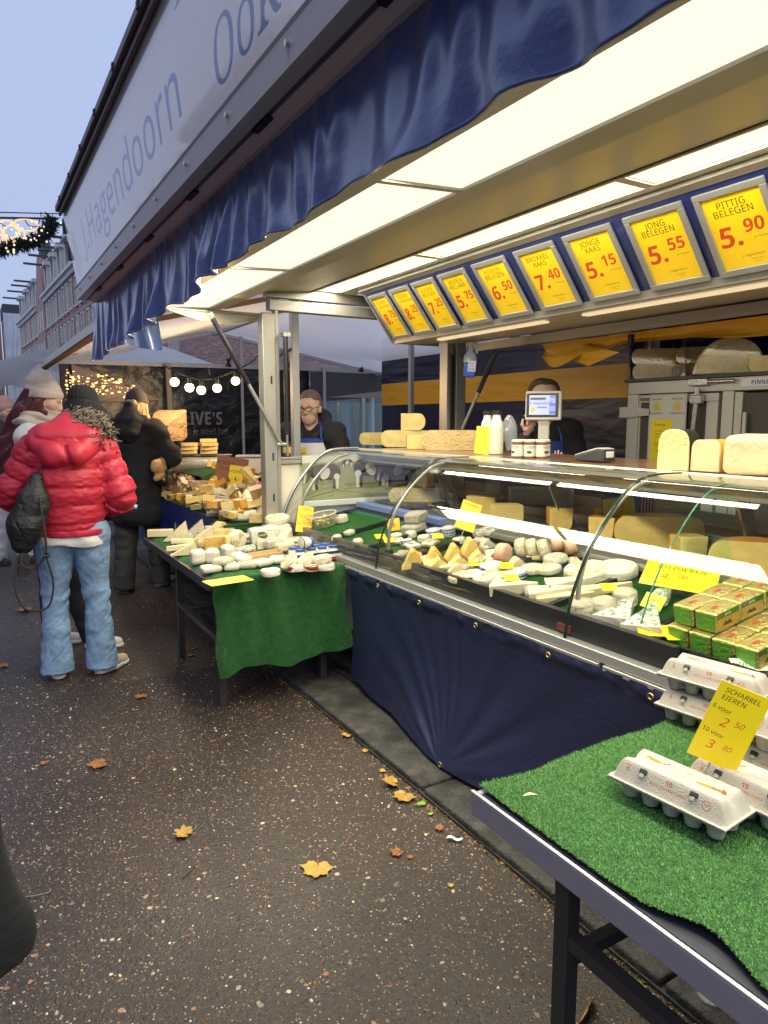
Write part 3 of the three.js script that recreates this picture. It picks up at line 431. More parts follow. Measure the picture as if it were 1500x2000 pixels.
  P('partition_clip', merge([span(1.93, 2.06, .83, .842, -1.50, -1.38, .004), rbox(.03, .045, .03, .012).translate(2.0, .862, -1.40)]), mat([.35, .36, .36], .3, { metalness: .7 }));
  // right end: slanted cream panel
  P('right_end', merge([prism([[1.86, .80], [1.93, .80], [2.40, 1.02], [2.40, 1.07]], -.72, -.69)]), M.cream);
  P('right_end_panel', prism([[1.93, .80], [2.40, .80], [2.40, 1.02]], -.71, -.70), M.cream);
}
// work bench behind the case
{
  const t = thing('work_bench', 'brown topped work bench behind the glass counter', 'bench', [3.25, 0, -2.2]);
  partW(t, 'top', metreUV(span(2.90, 3.25, .955, .985, -4.3, .2, .004), .35), mat([.30, .17, .10], .45, { bumpMap: T.grain, bumpScale: .001 }));
  partW(t, 'body', span(2.92, 3.22, .04, .954, -4.28, .2), M.steel);
  partW(t, 'back_panel', span(3.235, 3.25, .986, 1.05, -4.28, .2), M.alu);
}

// ---------------------------------------------------------------- cheese
const F = {};
{
  const pore = s => dataTex(256, 256, (u, v) => { let k = .75 + .2 * fbm(u * 12, v * 12, 3, s, 12); const x = u * 9, y = v * 9; for (let j = -1; j < 2; j++) for (let i = -1; i < 2; i++) { const a = Math.floor(x) + i, b = Math.floor(y) + j, w = q => (q % 9 + 9) % 9; if (hash2(w(a), w(b), s) > .26) continue; const d = Math.hypot(a + hash2(w(a), w(b), s + 1) - x, (b + hash2(w(a), w(b), s + 2) - y) * 1.6); const rr = .07 + .13 * hash2(w(a), w(b), s + 3); if (d < rr) k = .35; } return k; });
  const p1 = pore(3);
  const wrapB = dataTex(256, 256, (u, v) => { const a = fbm(u * 5 + fbm(v * 6, u * 6, 3, 2, 6), v * 5, 5, 7, 5); return Math.abs(a - .5) * 3; });
  F.mottle = dataTex(256, 256, (u, v) => { const k = .955 + .16 * (fbm(u * 5, v * 5, 5, 4, 5) - .5); return [k, k * .985, k * .95]; }, true);
  F.herb = dataTex(256, 256, (u, v) => { const s = vn(u * 70, v * 70, 6, 70), n = vn(u * 120, v * 90, 8, 90); return s > .80 ? [.32, .34, .14] : n > .84 ? [.5, .48, .22] : [1, 1, .97]; }, true);
  F.mould = dataTex(256, 256, (u, v) => { const a = fbm(u * 10, v * 10, 5, 14, 10), b = vn(u * 34, v * 34, 5, 34); return a > .53 && b > .50 ? [.42, .48, .52] : a > .49 ? [.80, .81, .78] : [1, 1, .97]; }, true);
  F.gouda = mat([.87, .65, .21], .42, { map: F.mottle, bumpMap: rep(p1, 4, 4), bumpScale: .0025 });
  F.young = mat([.88, .71, .28], .42, { map: F.mottle, bumpMap: rep(p1, 3, 3), bumpScale: .002 });
  F.old = mat([.72, .44, .13], .45, { map: F.mottle, bumpMap: rep(p1, 5, 5), bumpScale: .0015 });
  F.deep = mat([.78, .42, .08], .45, { map: F.mottle });
  F.pale = mat([.80, .70, .44], .45, { map: F.mottle, bumpMap: rep(p1, 4, 4), bumpScale: .001 });
  F.cumin = mat([.80, .66, .34], .45, { map: F.herb });
  F.herbs = mat([.82, .74, .36], .45, { map: F.herb });
  F.rind = mat([.72, .36, .07], .38, { map: F.mottle, clearcoat: .3, clearcoatRoughness: .3 });
  F.rindY = mat([.84, .56, .14], .4, { map: F.mottle, clearcoat: .3, clearcoatRoughness: .3 });
  F.rindB = mat([.20, .10, .04], .5, { map: F.mottle }); F.rindP = mat([.70, .44, .30], .55, { map: F.mottle }); F.rindR = mat([.45, .10, .05], .4); F.rindK = mat([.03, .03, .03], .35);
  F.white = mat([.83, .80, .68], .6, { map: F.mottle, bumpMap: rep(T.grain, 3, 3), bumpScale: .003 });
  F.cream = mat([.80, .74, .55], .55, { map: F.mottle, bumpMap: rep(T.grain, 3, 3), bumpScale: .002 });
  F.paper = mat([.78, .75, .66], .5, { map: F.mottle, bumpMap: rep(wrapB, 2, 2), bumpScale: .004 });
  F.blue = mat([.80, .78, .68], .5, { map: F.mould, bumpMap: rep(T.grain, 4, 4), bumpScale: .003 });
  F.wrapG = mat([.80, .62, .28], .16, { map: F.mottle, bumpMap: rep(wrapB, 3, 3), bumpScale: .006, clearcoat: .8, clearcoatRoughness: .1 });
  F.wrapW = mat([.78, .74, .60], .18, { map: F.mottle, bumpMap: rep(wrapB, 3, 3), bumpScale: .006, clearcoat: .8, clearcoatRoughness: .1 });
  F.sausage = mat([.16, .035, .02], .3, { map: F.mottle, clearcoat: .4 });
  F.wrapB = wrapB;
  const prints = [['#b9963a', '#7a2a1c'], ['#3a4a8a', '#c9c2b0'], ['#8a2f24', '#d8c37a'], ['#4c7040', '#b98a3a']].map((c, s) => canvasTex(256, 256, g => { g.fillStyle = '#ece5d2'; g.fillRect(0, 0, 256, 256); const r = rng(s + 3); for (let i = 0; i < 500; i++) { g.fillStyle = `rgba(190,170,120,${.12 * r()})`; g.beginPath(); g.arc(r() * 256, r() * 256, 2 + 9 * r(), 0, 7); g.fill(); } g.fillStyle = c[0]; g.beginPath(); g.ellipse(120, 110, 62, 44, .3 * s, 0, 7); g.fill(); g.fillStyle = c[1]; g.fillRect(80, 98, 84, 20); g.fillStyle = '#efe9d8'; g.font = 'bold 20px serif'; g.textAlign = 'center'; g.fillText(['Brie', 'Geit', 'Camembert', 'Boeren'][s], 122, 115); g.fillStyle = '#55504a'; for (let i = 0; i < 9; i++) g.fillRect(20 + 8 * r(), 180 + i * 7, 60 + 120 * r(), 2.5); }));
  F.prints = prints.map(t => mat('#ffffff', .45, { map: t, bumpMap: rep(wrapB, 2, 2), bumpScale: .004, clearcoat: .3, clearcoatRoughness: .25 }));
  F.bloom = mat([.82, .77, .62], .65, { map: dataTex(256, 256, (u, v) => { const a = fbm(u * 8, v * 8, 5, 31, 8), b = vn(u * 60, v * 60, 4, 60); const k = a > .58 ? .80 + .1 * b : .93 + .06 * b; return a > .60 ? [k, k * .90, k * .72] : [k, k * .985, k * .93]; }, true), bumpMap: rep(T.grain, 4, 4), bumpScale: .004 });
}
// a piece cut from a wheel: paste on the two cut faces, rind round it. angle 0 is +z; the piece spans phi 0..ang towards +x
function wheel(Rr, h, e, ang, seg = 0) {
  const prof = [[0, 0], [Rr - e, 0]]; for (let k = 1; k <= 7; k++) { const q = -Math.PI / 2 + Math.PI * k / 8; prof.push([Rr - e + e * Math.cos(q), h / 2 + h / 2 * Math.sin(q)]); } prof.push([Rr - e, h], [0, h]);
  const pts = prof.map(p => new THREE.Vector2(Math.max(p[0], .0001), p[1]));
  const rind = metreUV(new THREE.LatheGeometry(pts, seg || Math.max(4, Math.ceil(ang / .2)), 0, ang), .2); rind.computeVertexNormals();
  const smooth = new THREE.LatheGeometry(pts, seg || Math.max(4, Math.ceil(ang / .2)), 0, ang);
  if (ang > 6.2) return { rind: smooth, paste: null };
  const face = q => { const s = new THREE.Shape(prof.map(p => new THREE.Vector2(...p))); const g = new THREE.ShapeGeometry(s, 4); g.rotateY(q - Math.PI / 2); const uv = g.attributes.uv; for (let i = 0; i < uv.count; i++) uv.setXY(i, uv.getX(i) / .2, uv.getY(i) / .2); return g; };
  return { rind: smooth, paste: merge([face(0), face(ang)]) };
}
// a wedge with its nose at the origin, lying on its side face; thin rind on the outer end
function wedge(L, W, h, t = .006) {
  const p = [[0, -.004], [L - t, -W / 2], [L - t, W / 2], [0, .004]];
  const a = new THREE.Shape(p.map(q => new THREE.Vector2(q[0], q[1])));
  const paste = metreUV(new THREE.ExtrudeGeometry(a, { depth: h - .004, bevelEnabled: true, bevelSize: .002, bevelThickness: .002, bevelOffset: -.002, bevelSegments: 1 }).translate(0, 0, .002).rotateX(-Math.PI / 2), .15);
  const b = new THREE.Shape([[L - t, -W / 2], [L - t * .4, -W * .25], [L, 0], [L - t * .4, W * .25], [L - t, W / 2]].map(q => new THREE.Vector2(q[0], q[1])));
  const s = new THREE.Shape([[L - t - .0005, -W / 2 - .0004], [L, -W / 2], [L + t * .5, -W * .2], [L + t * .5, W * .2], [L, W / 2], [L - t - .0005, W / 2 + .0004]].map(q => new THREE.Vector2(q[0], q[1])));
  const rind = new THREE.ExtrudeGeometry(s, { depth: h, bevelEnabled: false }).rotateX(-Math.PI / 2);
  return { paste, rind };
}
// a block wedge as sold from a Gouda: cut face tall, rind on the rounded outer side
const block = (l, w, h, e = .02) => { const s = new THREE.Shape(); s.moveTo(0, 0); s.lineTo(l - e, 0); s.quadraticCurveTo(l, 0, l, h * .35); s.lineTo(l, h * .65); s.quadraticCurveTo(l, h, l - e, h); s.lineTo(0, h); s.closePath(); const g = new THREE.ExtrudeGeometry(s, { depth: w, bevelEnabled: true, bevelSize: .002, bevelThickness: .002, bevelOffset: -.002, bevelSegments: 1, curveSegments: 6 }); return g.translate(-l / 2, 0, -w / 2); };
function disc(r, h, e = .006, wob = 0, seed = 0) { const p = [[.0005, 0], [r - e, 0]]; for (let k = 1; k < 5; k++) { const q = -Math.PI / 2 + Math.PI / 2 * k / 4; p.push([r - e + e * Math.cos(q), e + e * Math.sin(q)]); } for (let k = 0; k < 5; k++) { const q = Math.PI / 2 * k / 4; p.push([r - e + e * Math.cos(q), h - e + e * Math.sin(q)]); } p.push([r * .5, h * 1.01], [.0005, h]); const g = new THREE.LatheGeometry(p.map(q => new THREE.Vector2(...q)), 26); if (wob) jitter(g, wob, 45, seed); return g; }
const lump = (w, h, d, r, wob, seed) => jitter(rbox(w, h, d, r, 4), wob, 22, seed).translate(0, h / 2, 0);
function cheese(name, label, geo, paste, rind, group) { const t = thing(name, label, 'cheese', [0, 0, 0], 0, group); if (geo.isBufferGeometry) part(t, 'paste', geo, paste); else { if (geo.paste) part(t, 'paste', geo.paste, paste); if (geo.rind) part(t, 'rind', geo.rind, rind || paste); } return t; }
const put = (o, p, yaw = 0, rx = 0, rz = 0) => { o.position.copy(p); o.rotation.set(rx, yaw, rz, 'YXZ'); return o; };
// turn so that the cut face (local -x) looks at the eye, off by d
const faceEye = (p, d = 0) => toEye(p) + Math.PI / 2 + d;

{ // ------ on top of the counter
  const Y = 1.313, A = (px, py) => onY(px, py, Y);
  const cTop = (px, X) => { const d = sight(px, 870), k = X / d.x; return V(X, Y, d.z * k); };
  let p;
  put(cheese('gouda_half', 'yellow cheese half at the left end of the counter top row', wheel(.14, .10, .035, Math.PI), F.young, F.rindY), p = cTop(735, 2.86), faceEye(p, .1));
  put(cheese('gouda_half', 'broad yellow cheese half under the stacked quarter on the counter', wheel(.19, .125, .045, Math.PI), F.young, F.rindY), p = cTop(793, 2.83), faceEye(p, .05));
  put(cheese('cheese_block', 'pale yellow cut block standing before the broad half on the counter', block(.13, .10, .095, .004), F.young), p = cTop(812, 2.70), toEye(p) + .1);
  put(cheese('gouda_quarter', 'yellow cheese quarter stacked highest on the counter top', wheel(.185, .125, .05, 1.5), F.young, F.rindY), p = cTop(783, 2.80).add(V(0, .127, 0)), faceEye(p, -.12));
  put(cheese('gouda_half', 'plastic wrapped cheese half with small holes beside the milk bottles', wheel(.20, .135, .05, Math.PI), F.wrapG, F.wrapG), p = cTop(882, 2.80), faceEye(p, .08));
  { // upright pieces: the arch shaped cut face of a loaf, extruded
    const arch = (w, h, d, r) => { const s = new THREE.Shape(); s.moveTo(-w / 2, 0); s.lineTo(w / 2, 0); s.lineTo(w / 2 * .96, h - r); s.quadraticCurveTo(w / 2 * .9, h, w / 2 - r, h); s.lineTo(-w / 2 + r, h); s.quadraticCurveTo(-w / 2 * .9, h, -w / 2 * .96, h - r); s.closePath(); const o = { bevelEnabled: true, bevelSize: .002, bevelThickness: .002, bevelOffset: -.002, bevelSegments: 1, curveSegments: 8 }; const a = new THREE.ExtrudeGeometry(s, { depth: .01, ...o }); const uv = a.attributes.uv; for (let i = 0; i < uv.count; i++) uv.setXY(i, uv.getX(i) / .13, uv.getY(i) / .13); const b = new THREE.ExtrudeGeometry(s, { depth: d, ...o }).translate(0, 0, -d); return { paste: a, rind: b }; };
    const mk = (nm, lb, w, h, d, r, a, b, px, X, dy, yaw) => { const t = thing(nm, lb, 'cheese'), g = arch(w, h, d, r); part(t, 'paste', g.paste, a); part(t, 'rind', g.rind, b); const p = cTop(px, X); put(t, p.setY(Y + .002), toEye(p) + yaw); return t; };
    F.arch = arch; F.mkTop = mk;
    mk('herb_cheese', 'speckled pale herb cheese standing upright on the counter', .125, .165, .12, .055, F.herbs, F.rindK, 1317, 2.46, 0, -.35);
    mk('cheese_wedge', 'orange rinded cheese piece leaning between the herb cheese and the white block', .12, .125, .14, .035, F.pale, F.deep, 1381, 2.50, 0, -.5);
  }
  put(cheese('cheese_block', 'large pale block with a scratched zigzag at the right of the counter', jitter(rbox(.30, .15, .2, .03, 5), .003, 12, 3).translate(0, .076, 0), mat([.74, .64, .40], .5, { map: F.mottle }), null), p = cTop(1512, 2.55), toEye(p) - .28);
  { const t = scene.children[scene.children.length - 1]; const zig = []; for (const [y, k] of [[.105, 0], [.045, 1]]) { const pts = []; for (let i = 0; i < 9; i++) pts.push([-.12 + i * .028, y + (i % 2 ? .022 : -.005), .1005]); zig.push(new THREE.TubeGeometry(new THREE.CatmullRomCurve3(pts.map(q => V(...q)), false, 'catmullrom', 0.01), 60, .0008, 5)); } part(t, 'scratch', merge(zig), mat([.66, .56, .33], .6)); }
}
{ // ------ on the steel shelf inside the case
  const Y = .943, S = (px, X) => { const d = sight(px, 1000), k = X / d.x; return V(X, Y, d.z * k); };
  let p;
  const up = (lb, px, X, w, h, d, yaw, a = F.gouda, b = F.rind) => { const g = F.arch(w, h, d, Math.min(w, h) * .42), t = thing('cheese_wedge', lb, 'cheese'); const G = q => q.rotateZ(Math.PI).translate(0, h, 0); part(t, 'paste', G(g.paste), a); part(t, 'rind', G(g.rind), b); p = S(px, X); put(t, p, toEye(p) + yaw); };
  up('small yellow wedge standing rounded side down on the steel shelf, left of the pane arm', 1096, 2.60, .12, .125, .07, .25);
  up('small yellow wedge standing behind the pane arm on the steel shelf', 1176, 2.56, .12, .115, .075, -.2);
  put(cheese('gouda_half', 'large yellow cheese half with small holes on the steel shelf', wheel(.20, .14, .05, Math.PI * .95), F.gouda, F.rindY), p = S(1292, 2.66), faceEye(p, .35));
  up('bright yellow wedge standing in front of the large half on the shelf', 1358, 2.42, .11, .12, .08, .55, F.young, F.deep);
  put(cheese('gouda_half', 'yellow cheese half cut by the right picture edge on the shelf', wheel(.19, .13, .05, Math.PI), F.gouda, F.rind), p = S(1500, 2.48), faceEye(p, .15));
  put(cheese('cumin_half', 'speckled cumin cheese half at the left of the steel shelf', wheel(.20, .11, .05, Math.PI), F.cumin, F.rindY), p = S(815, 2.62), faceEye(p, 0));
  put(cheese('cheese_quarter', 'orange rinded quarter resting on the speckled cumin cheese', wheel(.17, .13, .05, 1.9), F.cumin, F.rind), p = S(815, 2.66).add(V(0, .112, -.02)), faceEye(p, -1.1));
  put(cheese('cheese_block', 'yellow block wedge behind the handwritten sign on the shelf', block(.17, .10, .125, .006), F.gouda), p = S(940, 2.60), toEye(p) - .1);
  put(cheese('cheese_block', 'yellow block wedge beside the left slanted bracket on the shelf', block(.16, .10, .115, .006), F.young), p = S(990, 2.52), toEye(p) + .25);
}

// ---------------------------------------------------------------- goods in the trays of the glass counter
{
  const slope = Math.atan(.17), G = 'cheeses in the counter trays';
  const mats = mat([.03, .22, .02], .5, { bumpMap: canvasTex(64, 64, g => { g.fillStyle = '#000'; g.fillRect(0, 0, 64, 64); g.fillStyle = '#fff'; for (let i = 0; i < 8; i++) g.fillRect(i * 8, 0, 4, 64); }, false), bumpScale: .003 });
  mats.bumpMap.repeat.set(10, 1);
  const lay = (z0, z1, x0 = 1.845, x1 = 2.31) => { const g = sheet(1, 1, (u, v) => [x0 + (x1 - x0) * u, TRAY(x0 + (x1 - x0) * u) + .004, z1 + (z0 - z1) * v], 10, 10); return g; };
  const zs = [-4.30, -3.72, -3.30, -2.93, -2.40, -1.90, -1.48, -.98, -.40];
  const rg = rng(41);
  for (let i = 0; i < zs.length - 1; i++) {
    const z0 = zs[i], z1 = zs[i + 1], t = thing('display_tray', ['black tray with green mat at the far left end of the counter', 'black tray with green mat beside the plastic tub', 'black tray holding small white goat cheeses', 'black tray holding rows of yellow wedges', 'black tray with pink rinded and soft white cheeses', 'black tray with brie wedges and round bries', 'black tray with blue cheese slabs and wrapped white rounds', 'black tray with green ribbed mat under the foil butter packs'][i], 'tray', [2.08, .82, (z0 + z1) / 2]);
    const P = (n, g, m) => partW(t, n, g, m), a = .012;
    P('liner', lay(z1 - .01, z0 + .01), mats);
    const side = (x0, x1, za, zb) => { const g = new THREE.BoxGeometry(Math.hypot(x1 - x0, .17 * (x1 - x0)), .03, Math.abs(zb - za)); g.rotateZ(slope).translate((x0 + x1) / 2, TRAY((x0 + x1) / 2) + .014, (za + zb) / 2); return g; };
    P('rim', merge([side(1.836, 2.318, z0 + .002, z0 + .012), side(1.836, 2.318, z1 - .012, z1 - .002), side(1.832, 1.842, z0 + .012, z1 - .012), side(2.308, 2.318, z0 + .012, z1 - .012)]), M.blackGloss);
  }
  const lean = (o, p, yaw, lift = 0) => { o.position.copy(p); o.position.y += .006 + lift; o.quaternion.setFromAxisAngle(V(0, 0, 1), slope).multiply(new THREE.Quaternion().setFromAxisAngle(V(0, 1, 0), yaw)); return o; };
  const at = (px, py) => onTray(px, py);
  const C = (lb, geo, a, b, px, py, yaw = 0, lift = 0, nm = 'cheese_piece') => lean(cheese(nm, lb, geo, a, b, G), at(px, py), yaw, lift);
  // far left section
  { const t = thing('plastic_tub', 'clear plastic tub of yellow cheese cubes in the left end of the counter', 'tub'); part(t, 'tub', merge([sheet(24, 4, (u, v) => { const q = u * 2 * Math.PI, k = .075 + .012 * v; return [k * Math.cos(q) * 1.2, .008 + .075 * v, k * Math.sin(q)]; }), new THREE.CircleGeometry(.075, 24).rotateX(-Math.PI / 2).scale(1.2, 1, 1).translate(0, .008, 0)]), mat([.92, .95, .92], .08, { transmission: .9, thickness: 0 })); part(t, 'rim', new THREE.TorusGeometry(.087, .004, 6, 30).rotateX(Math.PI / 2).scale(1.2, 1, 1).translate(0, .083, 0), mat([.75, .75, .7], .3)); const rr = rng(4), cubes = []; for (let i = 0; i < 50; i++) { const q = rr() * 6.3, k = Math.sqrt(rr()) * .062; cubes.push(rbox(.018, .018, .018, .002, 1).rotateY(rr() * 3).rotateX(rr()).translate(k * Math.cos(q) * 1.15, .02 + .035 * rr(), k * Math.sin(q))); } const c = part(t, 'cheese_cube', merge(cubes), F.young); c.userData.kind = 'stuff'; lean(t, at(632, 1030), .3); }
  { const t = thing('chopsticks', 'two wooden skewers lying over the left end of the counter', 'skewers'); part(t, 'skewer', rod([1.80, .86, -4.2], [2.0, .90, -4.05], .004), M.wood); part(t, 'skewer', rod([1.79, .855, -4.16], [2.0, .905, -3.98], .004), M.wood); }
  { const t = thing('dark_board', 'dark cutting board lying on the shelf at the left end', 'cutting board', [2.62, .943, -4.0]); part(t, 'board', rbox(.40, .012, .5, .004).translate(0, .008, 0), mat([.06, .06, .07], .4)); }
  [[680, 1060, .8, 'pale soft cheese left of the first pane arm, nearest the black rim'], [705, 1050, .3, 'pale soft cheese in the left tray, in the middle of three'], [722, 1068, 1.2, 'pale soft cheese in the left tray, beside the first pane arm']].forEach(([x, y, q, l], i) => C(l, lump(.07, .035, .055, .016, .004, i), F.white, null, x - 22, y - 2, q));
  C('whitish round cheese behind the plastic tub', disc(.045, .05, .012), F.white, null, 668, 1022);
  // white goat cheeses and blue tubs
  const g1 = disc(.034, .036, .01, .0015, 3), gnames = ['small white goat cheese, leftmost before the stacked white blocks', 'small white goat cheese, second from the left before the white blocks', 'small white goat cheese, third from the left before the white blocks', 'small white goat cheese beside the blue and white tubs'];
  [[775, 1056], [803, 1052], [828, 1060], [795, 1068]].forEach(([x, y], i) => C(gnames[i], g1, i % 2 ? F.prints[1] : F.white, null, x, y, i, 0, 'goat_cheese'));
  const lab = canvasTex(256, 64, g => { g.fillStyle = '#e8e8ea'; g.fillRect(0, 0, 256, 64); g.fillStyle = '#3a4a8c'; g.fillRect(0, 6, 256, 5); g.fillRect(0, 50, 256, 6); const r = rng(3); for (let i = 0; i < 16; i++) g.fillRect(i * 16 + 2, 20 + r() * 8, 8 + r() * 5, 14); });
  [[848, 1052, 'round blue and white cheese tub beside the small goat cheeses'], [877, 1048, 'round blue and white cheese tub below the handwritten sign']].forEach(([x, y, l], i) => { const t = thing('cheese_tub', l, 'tub'); part(t, 'cup', new THREE.CylinderGeometry(.040, .037, .042, 28, 1).translate(0, .022, 0), mat('#ffffff', .35, { map: lab })); part(t, 'lid', disc(.0425, .008, .003).translate(0, .042, 0), mat([.74, .74, .75], .3)); part(t, 'foil', new THREE.RingGeometry(.028, .034, 30).rotateX(-Math.PI / 2).translate(0, .0512, 0), mat([.10, .14, .42], .4)); lean(t, at(x, y), i); });
  { const bl = [[808, 1046, 0], [812, 1042, .058]]; bl.forEach(([x, y, l], i) => C(i ? 'white cheese block with woven basket marks on top of another' : 'white cheese block under the upper woven block', jitter(rbox(.12 - i * .006, .055, .11, .014, 6), .003, 60, i), mat([.80, .76, .62], .55, { map: F.mottle, bumpMap: rep(T.pebble, 2, 2), bumpScale: .006 }), null, x, y - 2, .35 + i * .08, l + .028, 'white_cheese')); }
  [[842, 1075, 'flat wrapped white cheese under the blue and white tubs'], [805, 1080, 'flat wrapped white cheese behind the first yellow wedge'], [770, 1072, 'flat wrapped white cheese by the first joint of the glass']].forEach(([x, y, l], i) => C(l, lump(.10, .026, .075, .012, .004, i + 20), F.prints[i], null, x, y - 8, .4 + i));
  // yellow wedges
  const w1 = wedge(.13, .075, .075, .008), row1 = [[806, 1105, 'first of four tall yellow wedges with orange rind'], [846, 1102, 'second of four tall yellow wedges with orange rind'], [884, 1095, 'third of four tall yellow wedges with orange rind'], [915, 1083, 'fourth of four tall yellow wedges with orange rind']];
  // an upright wedge: triangular cut face towards the eye
  const tri = (w, h, d) => { const s = new THREE.Shape(); s.moveTo(-w * .55, 0); s.lineTo(w * .45, 0); s.quadraticCurveTo(w * .40, h * .6, w * .1, h); s.lineTo(w * .0, h); s.closePath(); const o = { bevelEnabled: true, bevelSize: .002, bevelThickness: .002, bevelOffset: -.002, bevelSegments: 1 }; const paste = metreUV(new THREE.ExtrudeGeometry(s, { depth: d, ...o }), .15); const b = new THREE.Shape(); b.moveTo(w * .45, 0); b.quadraticCurveTo(w * .40, h * .6, w * .1, h); b.lineTo(w * .1 + .006, h + .001); b.quadraticCurveTo(w * .40 + .007, h * .6, w * .45 + .006, 0); b.closePath(); return { paste, rind: new THREE.ExtrudeGeometry(b, { depth: d + .002, bevelEnabled: false }).translate(0, 0, -.001) }; };
  const t1 = tri(.10, .085, .07);
  row1.forEach(([x, y, l], i) => C(l, t1, F.gouda, F.deep, x, y, -.55 + i * .05, 0, 'cheese_wedge'));
  const row2 = [[855, 1110, 'low yellow wedge with dark rind, first of three behind the black rim'], [894, 1106, 'low yellow wedge with dark rind, second of three'], [932, 1097, 'low yellow wedge with dark rind, third of three']], t2 = tri(.12, .055, .06);
  row2.forEach(([x, y, l], i) => C(l, t2, F.young, F.rindB, x, y, -.5, 0, 'cheese_wedge'));
  // flat pieces along the black rim
  { const ord = ['first', 'second', 'third', 'fourth', 'fifth', 'sixth', 'seventh', 'eighth', 'ninth', 'tenth', 'eleventh', 'twelfth'], gs = [lump(.085, .028, .065, .012, .004, 51), disc(.038, .03, .009, .002, 52), lump(.10, .03, .05, .012, .004, 53), tri(.08, .045, .05)], ms = [F.wrapW, F.bloom, F.prints[0], F.young, F.prints[3], F.cream];
    for (let i = 0; i < 12; i++) { const z = -3.02 + i * .095, x = 1.885 + .02 * ((i * 7) % 3), o = cheese('cheese_piece', `small cheese along the black rim of the middle counter, ${ord[i]} from its left end`, gs[(i * 5) % 4], ms[(i * 7 + (i >> 2)) % 6], null, G); lean(o, V(x, TRAY(x), z), .5 + i * 1.3); }
    for (let i = 0; i < 10; i++) { const z = -2.95 + i * .11, x = 2.20 + .03 * ((i * 5) % 3), o = cheese('cheese_piece', `small cheese in the back row before the perforated grille, ${ord[i]} from its left end`, gs[(i * 3 + 1) % 4], ms[(i * 5 + 2) % 6], null, G); lean(o, V(x, TRAY(x), z), 1 + i * .9); } }
  // blue-cheese packet
  { const t = thing('cheese_packet', 'crumpled blue and white cheese packet beside the perforated grille', 'packet'); part(t, 'packet', lump(.14, .055, .08, .02, .008, 5), F.blue); part(t, 'blue_print', jitter(rbox(.045, .058, .083, .02, 4), .006, 22, 5).translate(.055, .029, 0), mat([.06, .12, .36], .3)); lean(t, at(950, 1052), -.3, .0); }
  C('round blue mould cheese half behind the pink rinded wedges', wheel(.075, .04, .012, 3.3), F.blue, F.blue, 965, 1098, 1.9);
  C('cracked small white crumb cheese by the green mat', lump(.03, .03, .03, .008, .004, 7), F.cream, null, 950, 1080, .4);
  // pink rinded pieces
  const pk = [[890, 1122, 'pink rinded soft wedge nearest the black rim'], [930, 1112, 'pink rinded soft wedge behind the first small yellow card'], [955, 1108, 'pink rinded soft wedge between two small yellow cards'], [975, 1100, 'largest pink rinded round piece standing on edge'], [1003, 1108, 'pink rinded soft wedge right of the standing round piece']];
  const pg = [tri(.10, .05, .05), tri(.075, .05, .05), tri(.07, .045, .05), null, tri(.085, .045, .05)];
  pk.forEach(([x, y, l], i) => i === 3 ? C(l, disc(.048, .055, .014).rotateX(Math.PI / 2).rotateY(.5).translate(0, .045, 0), F.rindP, null, x, y, -.2) : C(l, pg[i], F.pale, F.rindP, x, y, -.6 + i * .07, 0, 'cheese_wedge'));
  const logs = [[1012, 1092], [1032, 1094], [1054, 1096], [1080, 1086], [1106, 1092]], ln = ['upright cheese slice, first of the pale row before the grille', 'upright cheese slice, second of the pale row before the grille', 'upright cheese slice with pinkish side, third of the row before the grille', 'pinkish cheese log end standing close to the grille', 'pinkish cheese log end beside the round brie'];
  logs.forEach(([x, y], i) => C(ln[i], disc(.048 - (i > 2 ? .010 : 0), .05, .012).rotateX(Math.PI / 2 - .2).rotateY(.9).translate(0, .044, 0), i < 3 ? F.bloom : F.rindP, null, x, y, -.3 + i * .1, 0, 'cheese_log'));
  // flat white discs
  const fd = disc(.056, .028, .009, .0015, 8), fl = [[900, 1136], [925, 1132], [948, 1140], [975, 1132], [1005, 1130], [1040, 1120], [1072, 1120], [960, 1124], [1085, 1108]];
  fl.forEach(([x, y], i) => C(['flat white soft cheese, nearest the black rim in its tray', 'flat white soft cheese under the small yellow card', 'flat white soft cheese in front of the second yellow card', 'flat white soft cheese beneath the second yellow card', 'flat white soft cheese right of the second yellow card', 'flat white soft cheese near the black tray divider', 'flat white soft cheese by the pinkish log ends', 'flat white soft cheese between the two small yellow cards', 'flat white soft cheese leaning near the round brie'][i], fd, [F.bloom, F.prints[1], F.wrapW][i % 3], null, x, y, i, i > 6 ? .02 : 0, 'soft_cheese'));
  // brie wedges and whole bries
  const bw = Object.fromEntries(Object.entries(wedge(.19, .10, .045, .004)).map(([k, g]) => [k, g.translate(-.11, 0, 0)])), mid = (w, l) => Object.fromEntries(Object.entries(w).map(([k, g]) => [k, g.translate(-l / 2, 0, 0)]));
  [[1000, 1160, 'brie wedge half under a small yellow card, nearest the rim', 2.2], [1075, 1172, 'long brie wedge in the middle of the white wedges', 2.45], [1108, 1155, 'brie wedge with cut side showing near the green mat', 2.55]].forEach(([x, y, l, q]) => C(l, bw, F.cream, F.bloom, x, y, q, 0, 'brie_wedge'));
  C('round white brie on the green mat, left of the two', disc(.10, .052, .016, .002, 4), F.bloom, null, 1150, 1132, 0, 0, 'brie');
  C('round white brie touching the grille, right of the two', disc(.09, .05, .016, .002, 9), F.prints[3], null, 1203, 1128, 0, 0, 'brie');
  C('orange tinged long wedge lying flat by the second pane arm', mid(wedge(.22, .08, .03, .004), .22), F.pale, F.rindP, 1105, 1176, 2.4, 0, 'cheese_wedge');
  C('orange tinged long wedge behind the white wrapped rounds', mid(wedge(.22, .07, .03, .004), .22), F.pale, F.rindP, 1180, 1160, 2.6, 0, 'cheese_wedge');
  // right section
  const rd = disc(.045, .062, .012, .002, 5);
